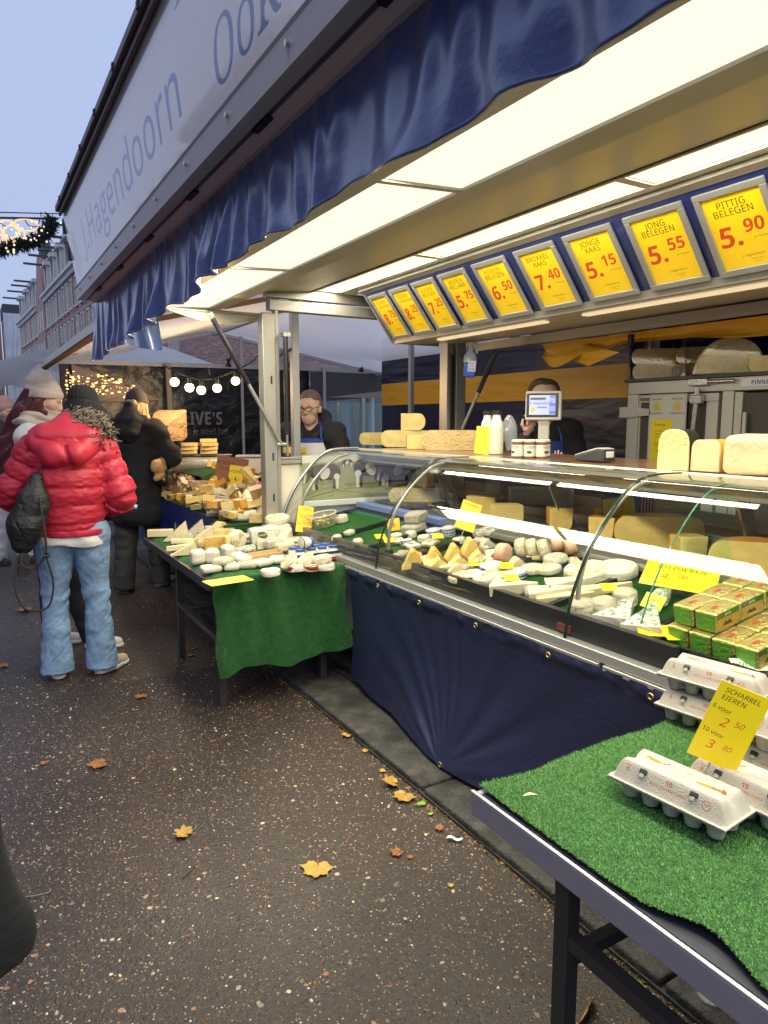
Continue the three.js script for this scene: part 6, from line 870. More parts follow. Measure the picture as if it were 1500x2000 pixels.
{ // ------ steel cabinet with cheeses on top
  const X = 3.72, t = thing('steel_cabinet', 'aluminium framed cabinet with dark doors behind the counter', 'cabinet', [4.0, 0, -2.2]), P = (n, g, m) => partW(t, n, g, m);
  const z0 = -3.17, z1 = .6, yT = 1.765, door = mat([.060, .052, .048], .55, { map: F.mottle, bumpMap: T.grain, bumpScale: .001 });
  P('carcass', span(X + .06, 4.36, .2, yT - .01, z0 + .01, z1), mat([.10, .10, .10], .6)); P('top', span(X - .03, 4.36, yT - .008, yT + .012, z0 - .02, z1, .003), mat([.06, .055, .05], .6));
  P('top_rail', span(X - .012, X + .05, yT - .085, yT - .01, z0, z1, .004), M.aluMatte);
  P('side_rail', merge([span(X - .012, X + .05, .2, yT - .086, z0, z0 + .085, .004), span(X - .012, X + .05, .2, yT - .086, -2.50, -2.43, .004)]), M.aluMatte);
  const d1 = P('door', span(X + .005, X + .03, .25, yT - .10, z0 + .09, -2.53), door); partW; 
  P('door_frame', merge([span(X - .008, X + .034, 1.625, 1.672, z0 + .088, -2.525, .003), span(X - .008, X + .034, .25, 1.624, -2.60, -2.525, .003), span(X - .006, X + .034, .25, 1.624, z0 + .088, z0 + .10, .003)]), M.aluMatte);
  P('door', span(X + .005, X + .03, .25, yT - .10, -2.42, -1.4), door); P('door', span(X + .005, X + .03, .25, yT - .10, -1.38, z1), door); P('door_frame', span(X - .008, X + .034, .25, 1.672, -2.425, -2.38, .003), M.aluMatte);
  P('hinge', merge([span(X - .03, X - .010, 1.53, 1.60, z0 - .05, z0 + .06, .004), prism([[0, .03], [.22, .012], [.22, -.012], [0, -.03]], 0, .012).rotateY(Math.PI / 2 * -1).translate(X - .012, 1.565, z0 + .06)]), M.aluMatte);
  P('lever', merge([rod([X - .04, 1.40, -2.66], [X - .04, 1.70, -2.64], .014), span(X - .055, X - .013, 1.61, 1.66, -2.68, -2.61, .006), rod([X - .03, 1.735, -2.66], [X - .03, 1.735, -2.42], .012), span(X - .05, X - .012, 1.715, 1.755, -2.70, -2.58, .005)]), M.steel);
  P('lock_bar', span(X - .03, X - .012, 1.36, 1.56, -2.36, -2.34, .003), M.aluMatte);
  P('maker_plate', merge([span(X - .0115, X - .0105, 1.635, 1.655, z0 + .10, z0 + .19)]), mat([.2, .08, .06], .5));
  const st = thing('sticker', 'white sticker with blue capitals on the cabinet rail', 'sticker', [X - .014, 1.722, -2.19], -Math.PI / 2); part(st, 'print', new THREE.PlaneGeometry(.40, .04), mat('#ffffff', .5, { map: cardTex(512, 52, '#d9d9de', [['PINNEN JA GRAAG', .5, .52, .8, '#22307a', { bold: true }]]) }));
  const pz = -2.855, pb = thing('notice', 'white notice with two yellow cheese emblems and a yellow sheet on the cabinet door', 'notice', [X - .02, 1.455, pz], -Math.PI / 2);
  part(pb, 'holder', rbox(.27, .44, .008, .003), mat([.40, .40, .39], .4, { metalness: .4 }));
  part(pb, 'print', new THREE.PlaneGeometry(.25, .42).translate(0, 0, .0045), mat('#ffffff', .4, { map: canvasTex(250, 420, g => { g.fillStyle = '#b9b7b0'; g.fillRect(0, 0, 250, 420); for (const x of [48, 196]) { g.fillStyle = '#c9b32a'; for (const [y, r] of [[50, 16], [64, 22], [80, 26]]) { g.beginPath(); g.ellipse(x, y, r, 10, 0, 0, 7); g.fill(); g.strokeStyle = '#7a6a14'; g.stroke(); } g.fillStyle = '#39466a'; g.font = 'bold 15px sans-serif'; g.textAlign = 'center'; g.fillText('KAASLAND', x, 26); g.fillText('J.Hagendoorn', x, 112); } }) }));
  part(pb, 'yellow_sheet', new THREE.PlaneGeometry(.155, .27).translate(-.035, -.07, .0052), mat('#ffffff', .4, { map: cardTex(155, 270, '#d8c416', [['Kaasrasp?', .45, .12, .07, INK, { skew: -.1 }], ['De verse kaas van', .45, .27, .04, INK], ['de boer is er weer', .45, .33, .04, INK], ['tot 25 gram', .4, .40, .04, INK], ['Vraag er naar bij', .45, .54, .04, INK], ['onze verkopers', .45, .60, .04, INK], ['in de kraam', .4, .72, .04, INK]]) }));
  // cheeses on top
  const Y = yT + .013, S = (px, X) => { const d = sight(px, 730), k = X / d.x; return V(X, Y, d.z * k); };
  let p; const W = (lb, R0, h, m, r, px, X, lift, da, ang = Math.PI, nm = 'cheese_half') => { const q = S(px, X); q.y += lift; return put(cheese(nm, lb, wheel(R0, h, h * .35, ang), m, r), q, faceEye(q, da)); };
  W('lower wrapped cheese half at the left end of the cabinet top', .15, .095, F.wrapG, F.rindP, 1283, 3.86, 0, .05); W('upper wrapped cheese half at the left end of the cabinet top', .15, .10, F.wrapG, F.rindY, 1280, 3.86, .097, .1);
  W('lower dark wrapped cheese behind the big half dome on the cabinet', .12, .09, mat([.35, .24, .14], .2, { map: F.mottle, bumpMap: F.wrapB, bumpScale: .005, clearcoat: .8 }), F.rindB, 1352, 3.95, 0, .1); W('upper greenish wrapped cheese behind the big half dome on the cabinet', .12, .10, F.wrapG, F.rindY, 1358, 3.95, .092, .1);
  { const q = S(1420, 3.80); const t2 = thing('cheese_half', 'big half dome of wrapped cheese standing on the cabinet', 'cheese'); const s = new THREE.Shape(); s.moveTo(-.185, 0); s.lineTo(.185, 0); s.bezierCurveTo(.19, .14, .12, .205, 0, .205); s.bezierCurveTo(-.10, .205, -.17, .12, -.185, 0); part(t2, 'paste', metreUV(new THREE.ExtrudeGeometry(s, { depth: .101, bevelEnabled: true, bevelSize: .012, bevelThickness: .012, bevelOffset: -.012, bevelSegments: 3, curveSegments: 20 }).translate(0, 0, -.05), .2), mat([.82, .72, .40], .18, { map: F.mottle, bumpMap: rep(F.wrapB, 3, 3), bumpScale: .006, clearcoat: .8, clearcoatRoughness: .1 })); put(t2, q, toEye(q) + .05); }
  W('yellow cheese end cut by the right picture edge on the cabinet', .11, .09, F.young, F.rindY, 1505, 3.80, 0, .1);
}
{ // ------ scale, jars, terminal, bottles on and behind the counter
  const Y = 1.313, S = (px, X) => { const d = sight(px, 880), k = X / d.x; return V(X, Y, d.z * k); };
  let p = S(1061, 3.16); const sc = thing('shop_scale', 'grey shop scale with a tilted customer screen on a post', 'scale', [p.x, .985, p.z], toEye(p) - .05);
  const beige = mat([.52, .50, .44], .45), screen = canvasTex(256, 200, g => { g.fillStyle = '#aebbe8'; g.fillRect(0, 0, 256, 200); g.fillStyle = '#3b4468'; g.fillRect(10, 22, 150, 26); g.fillStyle = '#2a3bd0'; g.font = 'bold 30px serif'; g.fillText('J. Hagendoorn', 8, 92); g.fillStyle = '#5a6a9c'; g.fillRect(80, 120, 90, 12); g.fillStyle = '#c8b428'; g.beginPath(); g.ellipse(36, 150, 22, 26, 0, 0, 7); g.fill(); for (let i = 0; i < 5; i++) { g.fillStyle = i % 2 ? '#8a98d8' : '#5f74c8'; g.fillRect(196, i * 40, 60, 34); } });
  part(sc, 'base', merge([rbox(.40, .12, .34, .01).translate(0, .06, 0), rbox(.36, .10, .30, .01).translate(.04, .18, 0)]), beige); part(sc, 'panel', rbox(.34, .085, .012, .003).translate(-.01, .055, .172), mat([.40, .38, .32], .4));
  part(sc, 'post', rbox(.07, .36, .05, .012).translate(0, .40, 0), beige); const hd = part(sc, 'screen_case', rbox(.225, .185, .045, .012).rotateX(-.08).translate(-.005, .62, .01), mat([.62, .60, .54], .4));
  part(hd, 'bezel', rbox(.198, .150, .004, .008).rotateX(-.08).translate(-.012, .623, .0335), M.blackGloss); part(hd, 'screen', new THREE.PlaneGeometry(.162, .122).rotateX(-.08).translate(-.012, .625, .0365), mat('#ffffff', .15, { map: screen, emissive: lin(1, 1, 1), emissiveMap: screen, emissiveIntensity: .35 })); part(sc, 'plate_label', rbox(.05, .035, .002, .001).translate(0, .515, .0265), mat([.35, .35, .28], .4));
  const lb = canvasTex(256, 128, g => { g.fillStyle = '#d7d3c6'; g.fillRect(0, 0, 256, 128); g.fillStyle = '#2c3a20'; g.font = 'bold 18px sans-serif'; for (const x of [12, 140]) { g.fillText('HONING', x, 30); g.fillRect(x, 38, 60, 3); g.beginPath(); g.ellipse(x + 25, 82, 18, 14, .4, 0, 7); g.fill(); } });
  const jn = ['front left', 'front middle', 'front right', 'back left', 'back middle', 'back right']; const c0 = S(1035, 2.63);
  for (let i = 0; i < 6; i++) { const k = i < 3 ? 0 : 1, o = V((i % 3 - 1) * .064 + .01 * k, 0, .035 - .075 * k).applyAxisAngle(V(0, 1, 0), toEye(c0) - .1).add(c0); const j = thing('honey_jar', `small jar with white label and lid, ${jn[i]} of the cluster before the scale`, 'jar', [o.x, o.y, o.z], i * .9 + .6, 'jars before the scale'); part(j, 'glass', new THREE.CylinderGeometry(.030, .031, .085, 22).translate(0, .043, 0), mat([.20, .10, .03], .12, { clearcoat: 1 })); part(j, 'label', new THREE.CylinderGeometry(.0318, .0318, .062, 22, 1, true).translate(0, .04, 0), mat('#ffffff', .5, { map: lb })); part(j, 'lid', disc(.0315, .014, .004).translate(0, .084, 0), mat([.64, .62, .55], .35)); }
  { const q = S(1162, 2.64), t = thing('card_terminal', 'grey payment terminal lying on the counter', 'card terminal', [q.x, Y + .004, q.z], toEye(q) - .75); part(t, 'body', prism([[-.09, 0], [.09, 0], [.095, .02], [.09, .058], [.05, .060], [-.095, .022]], -.042, .042, .006), mat([.05, .05, .055], .4)); part(t, 'top_shell', prism([[-.094, .024], [.052, .0615], [.088, .060], [.088, .064], [.05, .067], [-.094, .029]], -.040, .040, .002), mat([.55, .55, .53], .35)); part(t, 'screen', rbox(.062, .003, .058, .001, 1).rotateZ(.25).translate(.005, .0575, 0), mat([.20, .27, .30], .12)); part(t, 'keypad', rbox(.045, .003, .058, .001, 1).rotateZ(.25).translate(-.058, .0412, 0), mat([.12, .12, .13], .5)); part(t, 'strap', rbox(.004, .03, .05, .002).translate(.095, .035, 0), M.white); }
  const mk = (px, X, l) => { const q = S(px, X), t = thing('milk_bottle', l, 'bottle', [q.x, Y, q.z], 0, 'milk bottles on the counter'); part(t, 'bottle', new THREE.LatheGeometry([[.0005, 0], [.038, 0], [.042, .005], [.042, .155], [.038, .185], [.026, .210], [.024, .235]].map(a => new THREE.Vector2(...a)), 26), mat([.78, .74, .58], .2, { clearcoat: 1 })); part(t, 'cap', new THREE.CylinderGeometry(.028, .028, .026, 24).translate(0, .247, 0), M.black); };
  mk(951, 2.80, 'milk bottle with black cap behind the yellow milk card'); mk(969, 2.70, 'milk bottle with black cap right of the yellow milk card');
  { const q = S(940, 2.62); const c = card('price_card', 'yellow handwritten card BOEREN MELK before the milk bottles', 'price card', .085, .165, cardTex(170, 330, '#ecd41c', [['BOEREN', .45, .10, .09, '#3a5a2a', { skew: -.1 }], ['MELK', .55, .2, .09, '#3a5a2a'], ['1,50', .45, .42, .14, '#b8a010', { skew: -.2 }], ['2 v', .4, .65, .11, '#b8901a'], ['2,75', .6, .82, .10, '#7a8a3a']])); standCard(c, q.setY(Y + .002), toEye(q) + .1, -.16, -.10); }
  { const q = S(993, 2.80), t = thing('plastic_bag', 'thin clear plastic bag hanging beside the milk bottles', 'bag', [q.x, Y, q.z]); part(t, 'bag', jitter(new THREE.SphereGeometry(.07, 20, 16).scale(.65, 1.6, .5), .02, 18, 4).translate(0, .12, 0), mat([.80, .84, .88], .12, { transmission: .75, thickness: 0 })); }
  { const q = onX(919, 700, 3.05), t = thing('spray_bottle', 'spray bottle with blue cleaner hanging from the ceiling edge', 'spray bottle', [q.x, q.y - .13, q.z], toEye(q)); part(t, 'liquid', jitter(rbox(.085, .10, .05, .016, 4), .001, 20, 2).rotateZ(-.08).translate(-.005, .05, 0), mat([.02, .10, .55], .12, { clearcoat: 1 })); part(t, 'bottle', merge([new THREE.LatheGeometry([[.046, 0], [.047, .02], [.042, .05], [.025, .075], [.016, .09]].map(a => new THREE.Vector2(...a)), 20).scale(1, 1, .6).translate(-.002, .10, 0)]), mat([.65, .76, .85], .1, { transmission: .6, thickness: 0 })); part(t, 'label', rbox(.055, .075, .003, .001, 1).rotateZ(-.08).translate(.01, .075, .026), mat('#ffffff', .4, { map: cardTex(110, 150, '#c8d4ea', [['GLAS', .5, .25, .2, '#c43a2a', { bold: true }], ['reiniger', .5, .5, .14, '#1c3a8c'], ['ACTIE', .5, .8, .2, '#20306c', { bold: true }]]) })); part(t, 'trigger', merge([rbox(.03, .04, .026, .006).translate(0, .20, 0), rbox(.075, .026, .026, .008).translate(.012, .228, 0), bar([.03, .215, 0], [.045, .165, 0], .012)]), mat([.66, .70, .74], .35, { transmission: .3, thickness: 0 })); }
  { const q = onX(1225, 1000, 3.02), t = thing('cardboard_box', 'open blue cardboard box with a yellow card behind the shelf', 'box', [q.x, .987, q.z], toEye(q) + .1); part(t, 'box', merge([rbox(.26, .13, .004, .001, 1).translate(0, .066, .07), rbox(.26, .13, .004, .001, 1).translate(0, .066, -.07), rbox(.004, .13, .136, .001, 1).translate(.128, .066, 0), rbox(.004, .13, .136, .001, 1).translate(-.128, .066, 0)]), mat([.10, .20, .36], .5)); part(t, 'striped_side', new THREE.PlaneGeometry(.075, .12).translate(.09, .066, .0725), mat('#ffffff', .5, { map: canvasTex(64, 64, g => { g.fillStyle = '#c9b8b0'; g.fillRect(0, 0, 64, 64); g.fillStyle = '#8c2a4a'; for (let i = 0; i < 5; i++) g.fillRect(i * 13, 0, 6, 64); }) })); const c = card('price_card', 'yellow card reading GERASPT 1.50 on the blue cardboard box', 'price card', .16, .11, cardTex(320, 220, '#edd01a', [['GERASPT', .2, .5, .16, INK, { rot: -1.45 }], ['1.50', .6, .5, .26, RED, { rot: -1.4, bold: true }]])); const k = q.clone(); standCard(c, V(k.x - .09, 1.0, k.z + .03), toEye(q) + .1, -.1, .12); const c2 = card('price_card', 'small yellow card at the left end of the blue cardboard box', 'price card', .06, .05, cardTex(60, 50, '#edd01a', [['1.-', .5, .5, .5, INK]])); standCard(c2, V(k.x - .11, .99, k.z - .09), toEye(q) + .1, -.1, 0); }
  { const t = thing('cheese_knives', 'cutting tools lying on the brown work bench', 'tools', [3.06, .99, -3.55], .4); part(t, 'blade', merge([rbox(.22, .006, .02, .002).translate(0, .006, 0), rbox(.18, .006, .016, .002).rotateY(.4).translate(.03, .008, .05)]), M.steel); part(t, 'grip', rbox(.10, .02, .022, .008).translate(.15, .012, 0), mat([.35, .05, .04], .4)); }
  { const t = thing('cheese_wire', 'bent steel cheese wire standing by the cumin cheese', 'tool', [2.66, .945, -3.35], .3); part(t, 'wire', tube([[-.08, .01, 0], [-.03, .09, 0], [.03, .05, .01], [-.02, .03, .01], [.06, .01, .0]], .004, 40, 6), M.steel); }
  { const q = S(862, 3.0), t = thing('glass_vase', 'tall clear plastic container behind the cumin cheese', 'container', [2.97, .987, -3.62]); part(t, 'body', new THREE.CylinderGeometry(.05, .05, .26, 20, 1, true).translate(0, .13, 0), mat([.9, .92, .92], .08, { transmission: .85, thickness: 0 })); part(t, 'rim', new THREE.TorusGeometry(.05, .003, 6, 24).rotateX(Math.PI / 2).translate(0, .26, 0), M.white); }
  // small goods on the ledge by the left end
  { const q = onX(557, 885, 2.0), t = thing('mustard_jar', 'dark jar with yellow label on the trailer ledge behind the post', 'jar', [1.84, 1.27, -4.43]); part(t, 'glass', new THREE.CylinderGeometry(.028, .028, .085, 18).translate(0, .043, 0), mat([.10, .06, .02], .15)); part(t, 'label', new THREE.CylinderGeometry(.0285, .0285, .04, 18, 1, true).translate(0, .045, 0), mat([.55, .45, .15], .5)); part(t, 'lid', disc(.029, .015, .003).translate(0, .085, 0), M.black); }
}
{ // ------ Christmas garland over the street
  const q0 = onZ(104, 430, -17), gA = thing('street_garland', 'dark fir garland arch with glowing loops strung over the street', 'street decoration', [onZ(0, 450, -17).x, 6, -17]);
  const L = (px, py) => onZ(px, py, -17), r = rng(31), needles = [], dots = [];
  const arc = new THREE.CatmullRomCurve3([L(103, 428), L(96, 445), L(80, 462), L(55, 474), L(25, 482), L(-6, 490), L(-60, 494), L(-115, 478), L(-150, 430)]);
  for (let i = 0; i < 1100; i++) { const p = arc.getPointAt(r()); const d = V(r() - .5, r() - .5, r() - .5).normalize().multiplyScalar(.05 + .08 * r()); needles.push(new THREE.ConeGeometry(.03, .16, 3).translate(0, .08, 0).applyQuaternion(new THREE.Quaternion().setFromUnitVectors(V(0, 1, 0), d.clone().normalize())).translate(p.x + d.x * .6, p.y + d.y * .6, p.z + d.z * .6)); }
  const fl = partW(gA, 'fir', merge(needles), mat([.012, .022, .016], .8)); fl.userData.kind = 'stuff';
  for (let i = 0; i < 40; i++) { const p = arc.getPointAt(r()); dots.push(new THREE.SphereGeometry(.014 + .014 * r(), 5, 4).translate(p.x + (r() - .5) * .3, p.y + (r() - .5) * .3, p.z + .12)); }
  for (let i = 0; i < 34; i++) { const p = L(104 * r() - 20 * r(), 432 + 30 * r()); if (true) dots.push(new THREE.SphereGeometry(.012 + .012 * r(), 5, 4).translate(p.x, p.y, p.z)); }
  partW(gA, 'tiny_lights', merge(dots), mat([.9, .8, .6], .5, { emissive: lin(1, .82, .5), emissiveIntensity: .8 })).userData.kind = 'stuff';
  const loops = [[15, 448, 22, 17], [28, 456, 20, 15], [-18, 456, 24, 20], [50, 440, 24, 12], [-4, 470, 16, 12]];
  for (const [cx, cy, a, b] of loops) partW(gA, 'light_loop', tube(Array.from({ length: 24 }, (_, i) => { const t = i / 24 * 6.283; return L(cx + a * Math.cos(t) + .3 * b * Math.sin(t), cy + b * Math.sin(t)); }), .020, 80, 5, true), mat([.8, .6, .4], .5, { emissive: lin(1, .52, .24), emissiveIntensity: .75 }));
  partW(gA, 'frame', merge([rod(L(-150, 423), L(104, 427), .022), ...[-40, 10, 60].map(x => tube([L(x - 14, 425), L(x - 4, 440), L(x + 12, 442), L(x + 18, 428)], .010, 20, 4))]), M.black);
  partW(gA, 'cable', merge([rod(L(-200, 410), L(300, 422), .012, .012, 5), rod(L(80, 423), L(80, 414), .01, .01, 5)]), M.black);
  const w = solo('overhead_cable', 'thin dark cable across the street below the garland', 'cable', rod(onZ(-100, 470, -24), onZ(240, 478, -24), .012, .012, 5), M.black);
}

// ---------------------------------------------------------------- people: bodies and clothes meshed from joined tapered limbs
// field of limbs b = [ax, ay, az, ra, bx, by, bz, rb, flat?]; naive surface nets over a grid
function netMesh(field, lo, hi, cell) {
  const n = lo.map((l, i) => Math.max(3, Math.ceil((hi[i] - l) / cell) + 1)), [nx, ny, nz] = n, val = new Float32Array(nx * ny * nz), id = new Int32Array(nx * ny * nz).fill(-1), pos = [], ix = [];
  for (let k = 0, o = 0; k < nz; k++) for (let j = 0; j < ny; j++) for (let i = 0; i < nx; i++, o++) val[o] = field(lo[0] + i * cell, lo[1] + j * cell, lo[2] + k * cell);
  const sx = 1, sy = nx, sz = nx * ny, off = [0, sx, sy, sx + sy, sz, sz + sx, sz + sy, sz + sx + sy], E = [[0, 1], [2, 3], [4, 5], [6, 7], [0, 2], [1, 3], [4, 6], [5, 7], [0, 4], [1, 5], [2, 6], [3, 7]];
  for (let k = 0; k < nz - 1; k++) for (let j = 0; j < ny - 1; j++) for (let i = 0; i < nx - 1; i++) {
    const o = i + j * sy + k * sz; let m = 0; for (let c = 0; c < 8; c++) if (val[o + off[c]] < 0) m |= 1 << c; if (m === 0 || m === 255) continue;
    let x = 0, y = 0, z = 0, t = 0; for (const [a, b] of E) { const A = m >> a & 1, B = m >> b & 1; if (A === B) continue; const va = val[o + off[a]], vb = val[o + off[b]], f = va / (va - vb); x += (a & 1) + f * ((b & 1) - (a & 1)); y += (a >> 1 & 1) + f * ((b >> 1 & 1) - (a >> 1 & 1)); z += (a >> 2 & 1) + f * ((b >> 2 & 1) - (a >> 2 & 1)); t++; }
    id[o] = pos.length / 3; pos.push(lo[0] + (i + x / t) * cell, lo[1] + (j + y / t) * cell, lo[2] + (k + z / t) * cell);
  }
  const q = (a, b, c, d, flip) => { if (a < 0 || b < 0 || c < 0 || d < 0) return; flip ? ix.push(a, c, b, a, d, c) : ix.push(a, b, c, a, c, d); };
  for (let k = 1; k < nz - 1; k++) for (let j = 1; j < ny - 1; j++) for (let i = 1; i < nx - 1; i++) {
    const o = i + j * sy + k * sz, s = val[o] < 0;
    if (s !== val[o + sx] < 0) q(id[o - sy - sz], id[o - sz], id[o], id[o - sy], !s);
    if (s !== val[o + sy] < 0) q(id[o - sx - sz], id[o - sx], id[o], id[o - sz], !s);
    if (s !== val[o + sz] < 0) q(id[o - sx - sy], id[o - sy], id[o], id[o - sx], !s);
  }
  const g = new THREE.BufferGeometry(), P = new Float32Array(pos), N = new Float32Array(pos.length), uv = new Float32Array(pos.length / 3 * 2), e = cell * .6;
  for (let i = 0; i < pos.length; i += 3) { const x = P[i], y = P[i + 1], z = P[i + 2]; const a = field(x + e, y, z) - field(x - e, y, z), b = field(x, y + e, z) - field(x, y - e, z), c = field(x, y, z + e) - field(x, y, z - e), l = Math.hypot(a, b, c) || 1; N[i] = a / l; N[i + 1] = b / l; N[i + 2] = c / l; uv[i / 3 * 2] = (x + z * .7) / .5; uv[i / 3 * 2 + 1] = y / .5; }
  g.setAttribute('position', new THREE.BufferAttribute(P, 3)); g.setAttribute('normal', new THREE.BufferAttribute(N, 3)); g.setAttribute('uv', new THREE.BufferAttribute(uv, 2)); g.setIndex(ix); return g;
}
// joined limbs; deco(x, y, z, limb, t, d) may move the surface
function limbs(list, cell, k = .03, deco, cut) {
  const lo = [9, 9, 9], hi = [-9, -9, -9]; for (const b of list) for (const s of [0, 4]) for (let i = 0; i < 3; i++) { lo[i] = Math.min(lo[i], b[s + i] - b[s + 3] - .05); hi[i] = Math.max(hi[i], b[s + i] + b[s + 3] + .05); }
  const f = (x, y, z) => {
    let d = 9, best = 9, bi = 0, bt = 0;
    for (let i = 0; i < list.length; i++) { const b = list[i], ux = b[4] - b[0], uy = b[5] - b[1], uz = b[6] - b[2], px = x - b[0], py = y - b[1], pz = z - b[2], l = ux * ux + uy * uy + uz * uz, t = l ? Math.max(0, Math.min(1, (px * ux + py * uy + pz * uz) / l)) : 0; let qx = px - ux * t, qy = py - uy * t, qz = pz - uz * t; if (b[8]) qz *= b[8]; const c = Math.sqrt(qx * qx + qy * qy + qz * qz) - (b[3] + (b[7] - b[3]) * t); if (c < best) { best = c; bi = i; bt = t; } const h = Math.max(0, k - Math.abs(d - c)) / k; d = Math.min(d, c) - h * h * k * .25; }
    if (deco) d += deco(x, y, z, bi, bt, d);
    if (cut) d = Math.max(d, cut(x, y, z));
    return d;
  };
  return netMesh(f, lo, hi, cell);
}
const L8 = (a, ra, b, rb, flat) => [...a, ra, ...b, rb, flat || 0];
const skin = mat([.58, .36, .27], .5, { ior: 1.4 }), skinPale = mat([.60, .40, .31], .5, { ior: 1.4 }), knit = dataTex(128, 128, (u, v) => .5 + .5 * Math.sin(u * 2 * Math.PI * 40) * (.6 + .4 * Math.sin(v * 2 * Math.PI * 30)));
const eyeW = mat([.7, .68, .65], .2), eyeD = mat([.02, .012, .01], .15);
// head about its own centre, looking along +z; neck joins below
function headGeo(female = true) {
  const j = female ? .047 : .054;
  const list = [L8([0, .03, -.02], .090, [0, .015, .008], .083), L8([0, -.02, .015], .070, [0, -.075, .040], j), L8([-.045, -.01, .045], .030, [.045, -.01, .045], .030), L8([0, .022, .080], .009, [0, -.020, .101], .0105), L8([-.010, -.025, .091], .0075, [.010, -.025, .091], .0075), L8([-.017, -.054, .0765], .0065, [.017, -.054, .0765], .0065), L8([-.013, -.064, .0755], .0068, [.013, -.064, .0755], .0068), L8([0, -.096, .062], .016, [0, -.096, .062], .016), L8([-.042, .030, .072], .011, [-.016, .028, .082], .010), L8([.042, .030, .072], .011, [.016, .028, .082], .010), L8([-.088, .0, -.01], .012, [-.086, -.03, -.002], .009), L8([.088, 0, -.01], .012, [.086, -.03, -.002], .009), L8([0, -.06, -.02], .052, [0, -.16, -.035], .050)];
  return limbs(list, .0050, .020, (x, y, z) => { let d = 0; for (const s of [-1, 1]) { const e = Math.hypot((x - s * .032) / .018, (y - .008) / .011, (z - .085) / .02); if (e < 1.6) d += .007 * Math.max(0, 1 - e / 1.6); } const m = Math.hypot(x / .024, (y + .0595) / .0022, (z - .088) / .02); if (m < 1.5) d += .003 * (1 - m / 1.5); return d; });
}
const eyesOn = (h, m) => { for (const s of [-1, 1]) { const e = part(h, 'eye', m(new THREE.SphereGeometry(.0115, 14, 10).translate(s * .032, .008, .0700)), eyeW); part(e, 'iris', m(new THREE.SphereGeometry(.0058, 10, 8).translate(s * .032, .006, .0768)), eyeD); part(h, 'eyebrow', m(tube([[s * .014, .028, .0915], [s * .030, .034, .0885], [s * .048, .028, .077]], .0036, 10, 5)), eyeD); } };
// hand: palm at the origin, fingers along -y, palm facing +z, thumb towards side s
function handGeo(s, curl) {
  const list = [L8([-.022, -.03, 0], .016, [.022, -.03, 0], .016, 1.3), L8([-.026, -.075, .002], .013, [.026, -.075, .002], .013, 1.2), L8([0, 0, 0], .024, [0, -.05, 0], .028, 1.5)];
  [-.03, -.0105, .0105, .029].forEach((x, i) => { const l = [.072, .085, .080, .060][s > 0 ? 3 - i : i] / 3; let p = [x, -.085, .002], q = .15 + curl * .6; for (let k = 0; k < 3; k++) { const n = [p[0] * 1.02, p[1] - l * Math.cos(q), p[2] + l * Math.sin(q)]; list.push(L8(p, .0093 - k * .0009, n, .0085 - k * .0009)); p = n; q += curl; } });
  const t0 = [s * .026, -.028, .006], t1 = [s * .050, -.055, .022], t2 = [s * .050, -.082, .036]; list.push(L8(t0, .014, t1, .0105), L8(t1, .0102, t2, .0088));
  return limbs(list, .0042, .006);
}
const xf = (p, e = [0, 0, 0], s = 1) => { const m = new THREE.Matrix4().compose(V(...p), new THREE.Quaternion().setFromEuler(new THREE.Euler(...e, 'YXZ')), V(s, s, s)); return g => g.applyMatrix4(m); };
const both = (f) => [f(-1), f(1)];
// body surface under the clothes, joined with head and hands in one mesh
function bodyMesh(J, headX, hands, female = true) {
  const s = [L8(J.pel, .115, J.chest, .125), L8(J.chest, .125, J.neck, .055), L8(J.sh[0], .055, J.sh[1], .055)];
  for (const i of [0, 1]) s.push(L8(J.sh[i], .052, J.el[i], .040), L8(J.el[i], .040, J.wr[i], .027), L8(J.hip[i], .085, J.kn[i], .055), L8(J.kn[i], .055, J.an[i], .036), L8(J.an[i], .036, [J.an[i][0], .04, J.an[i][2] + .08], .03));
  const list = [limbs(s, .018, .04), headX(headGeo(female))]; for (const h of hands) list.push(h);
  return merge(list);
}
// shoe with its sole, heel at z = -.09
function shoe(t, x, z, yaw, m, sole, y = 0) { const X = xf([x, y, z], [0, yaw, 0]); const o = part(t, 'shoe', X(limbs([L8([0, .055, -.05], .042, [0, .052, .03], .040), L8([0, .045, .03], .040, [0, .035, .12], .032), L8([0, .085, -.05], .040, [0, .10, -.055], .040)], .008, .03, null, (a, b) => .020 - b)), m); part(o, 'sole', X(limbs([L8([0, .018, -.055], .040, [0, .018, .03], .043), L8([0, .018, .03], .043, [0, .018, .125], .034)], .008, .02, null, (a, b) => Math.max(b - .028, .001 - b))), sole); }
function strands(n, seed, path, r0 = .004, seg = 10) { const r = rng(seed), out = []; for (let i = 0; i < n; i++) out.push(new THREE.TubeGeometry(new THREE.CatmullRomCurve3(path(r, i).map(p => V(...p))), seg, r0 * (.6 + .8 * r()), 4)); return merge(out); }
const fabric = (c, r = .85, o = {}) => mat(c, r, { bumpMap: rep(T.grain, 6, 6), bumpScale: .0012, sheen: .3, sheenColor: lin(...c.map(v => Math.min(1, v * 1.6 + .02))), ...o });
const wr = (a, f, s) => (x, y, z) => a * (2 * vn3(x * f + 7, y * f * 1.6 + 3, z * f + 5, s) - 1);

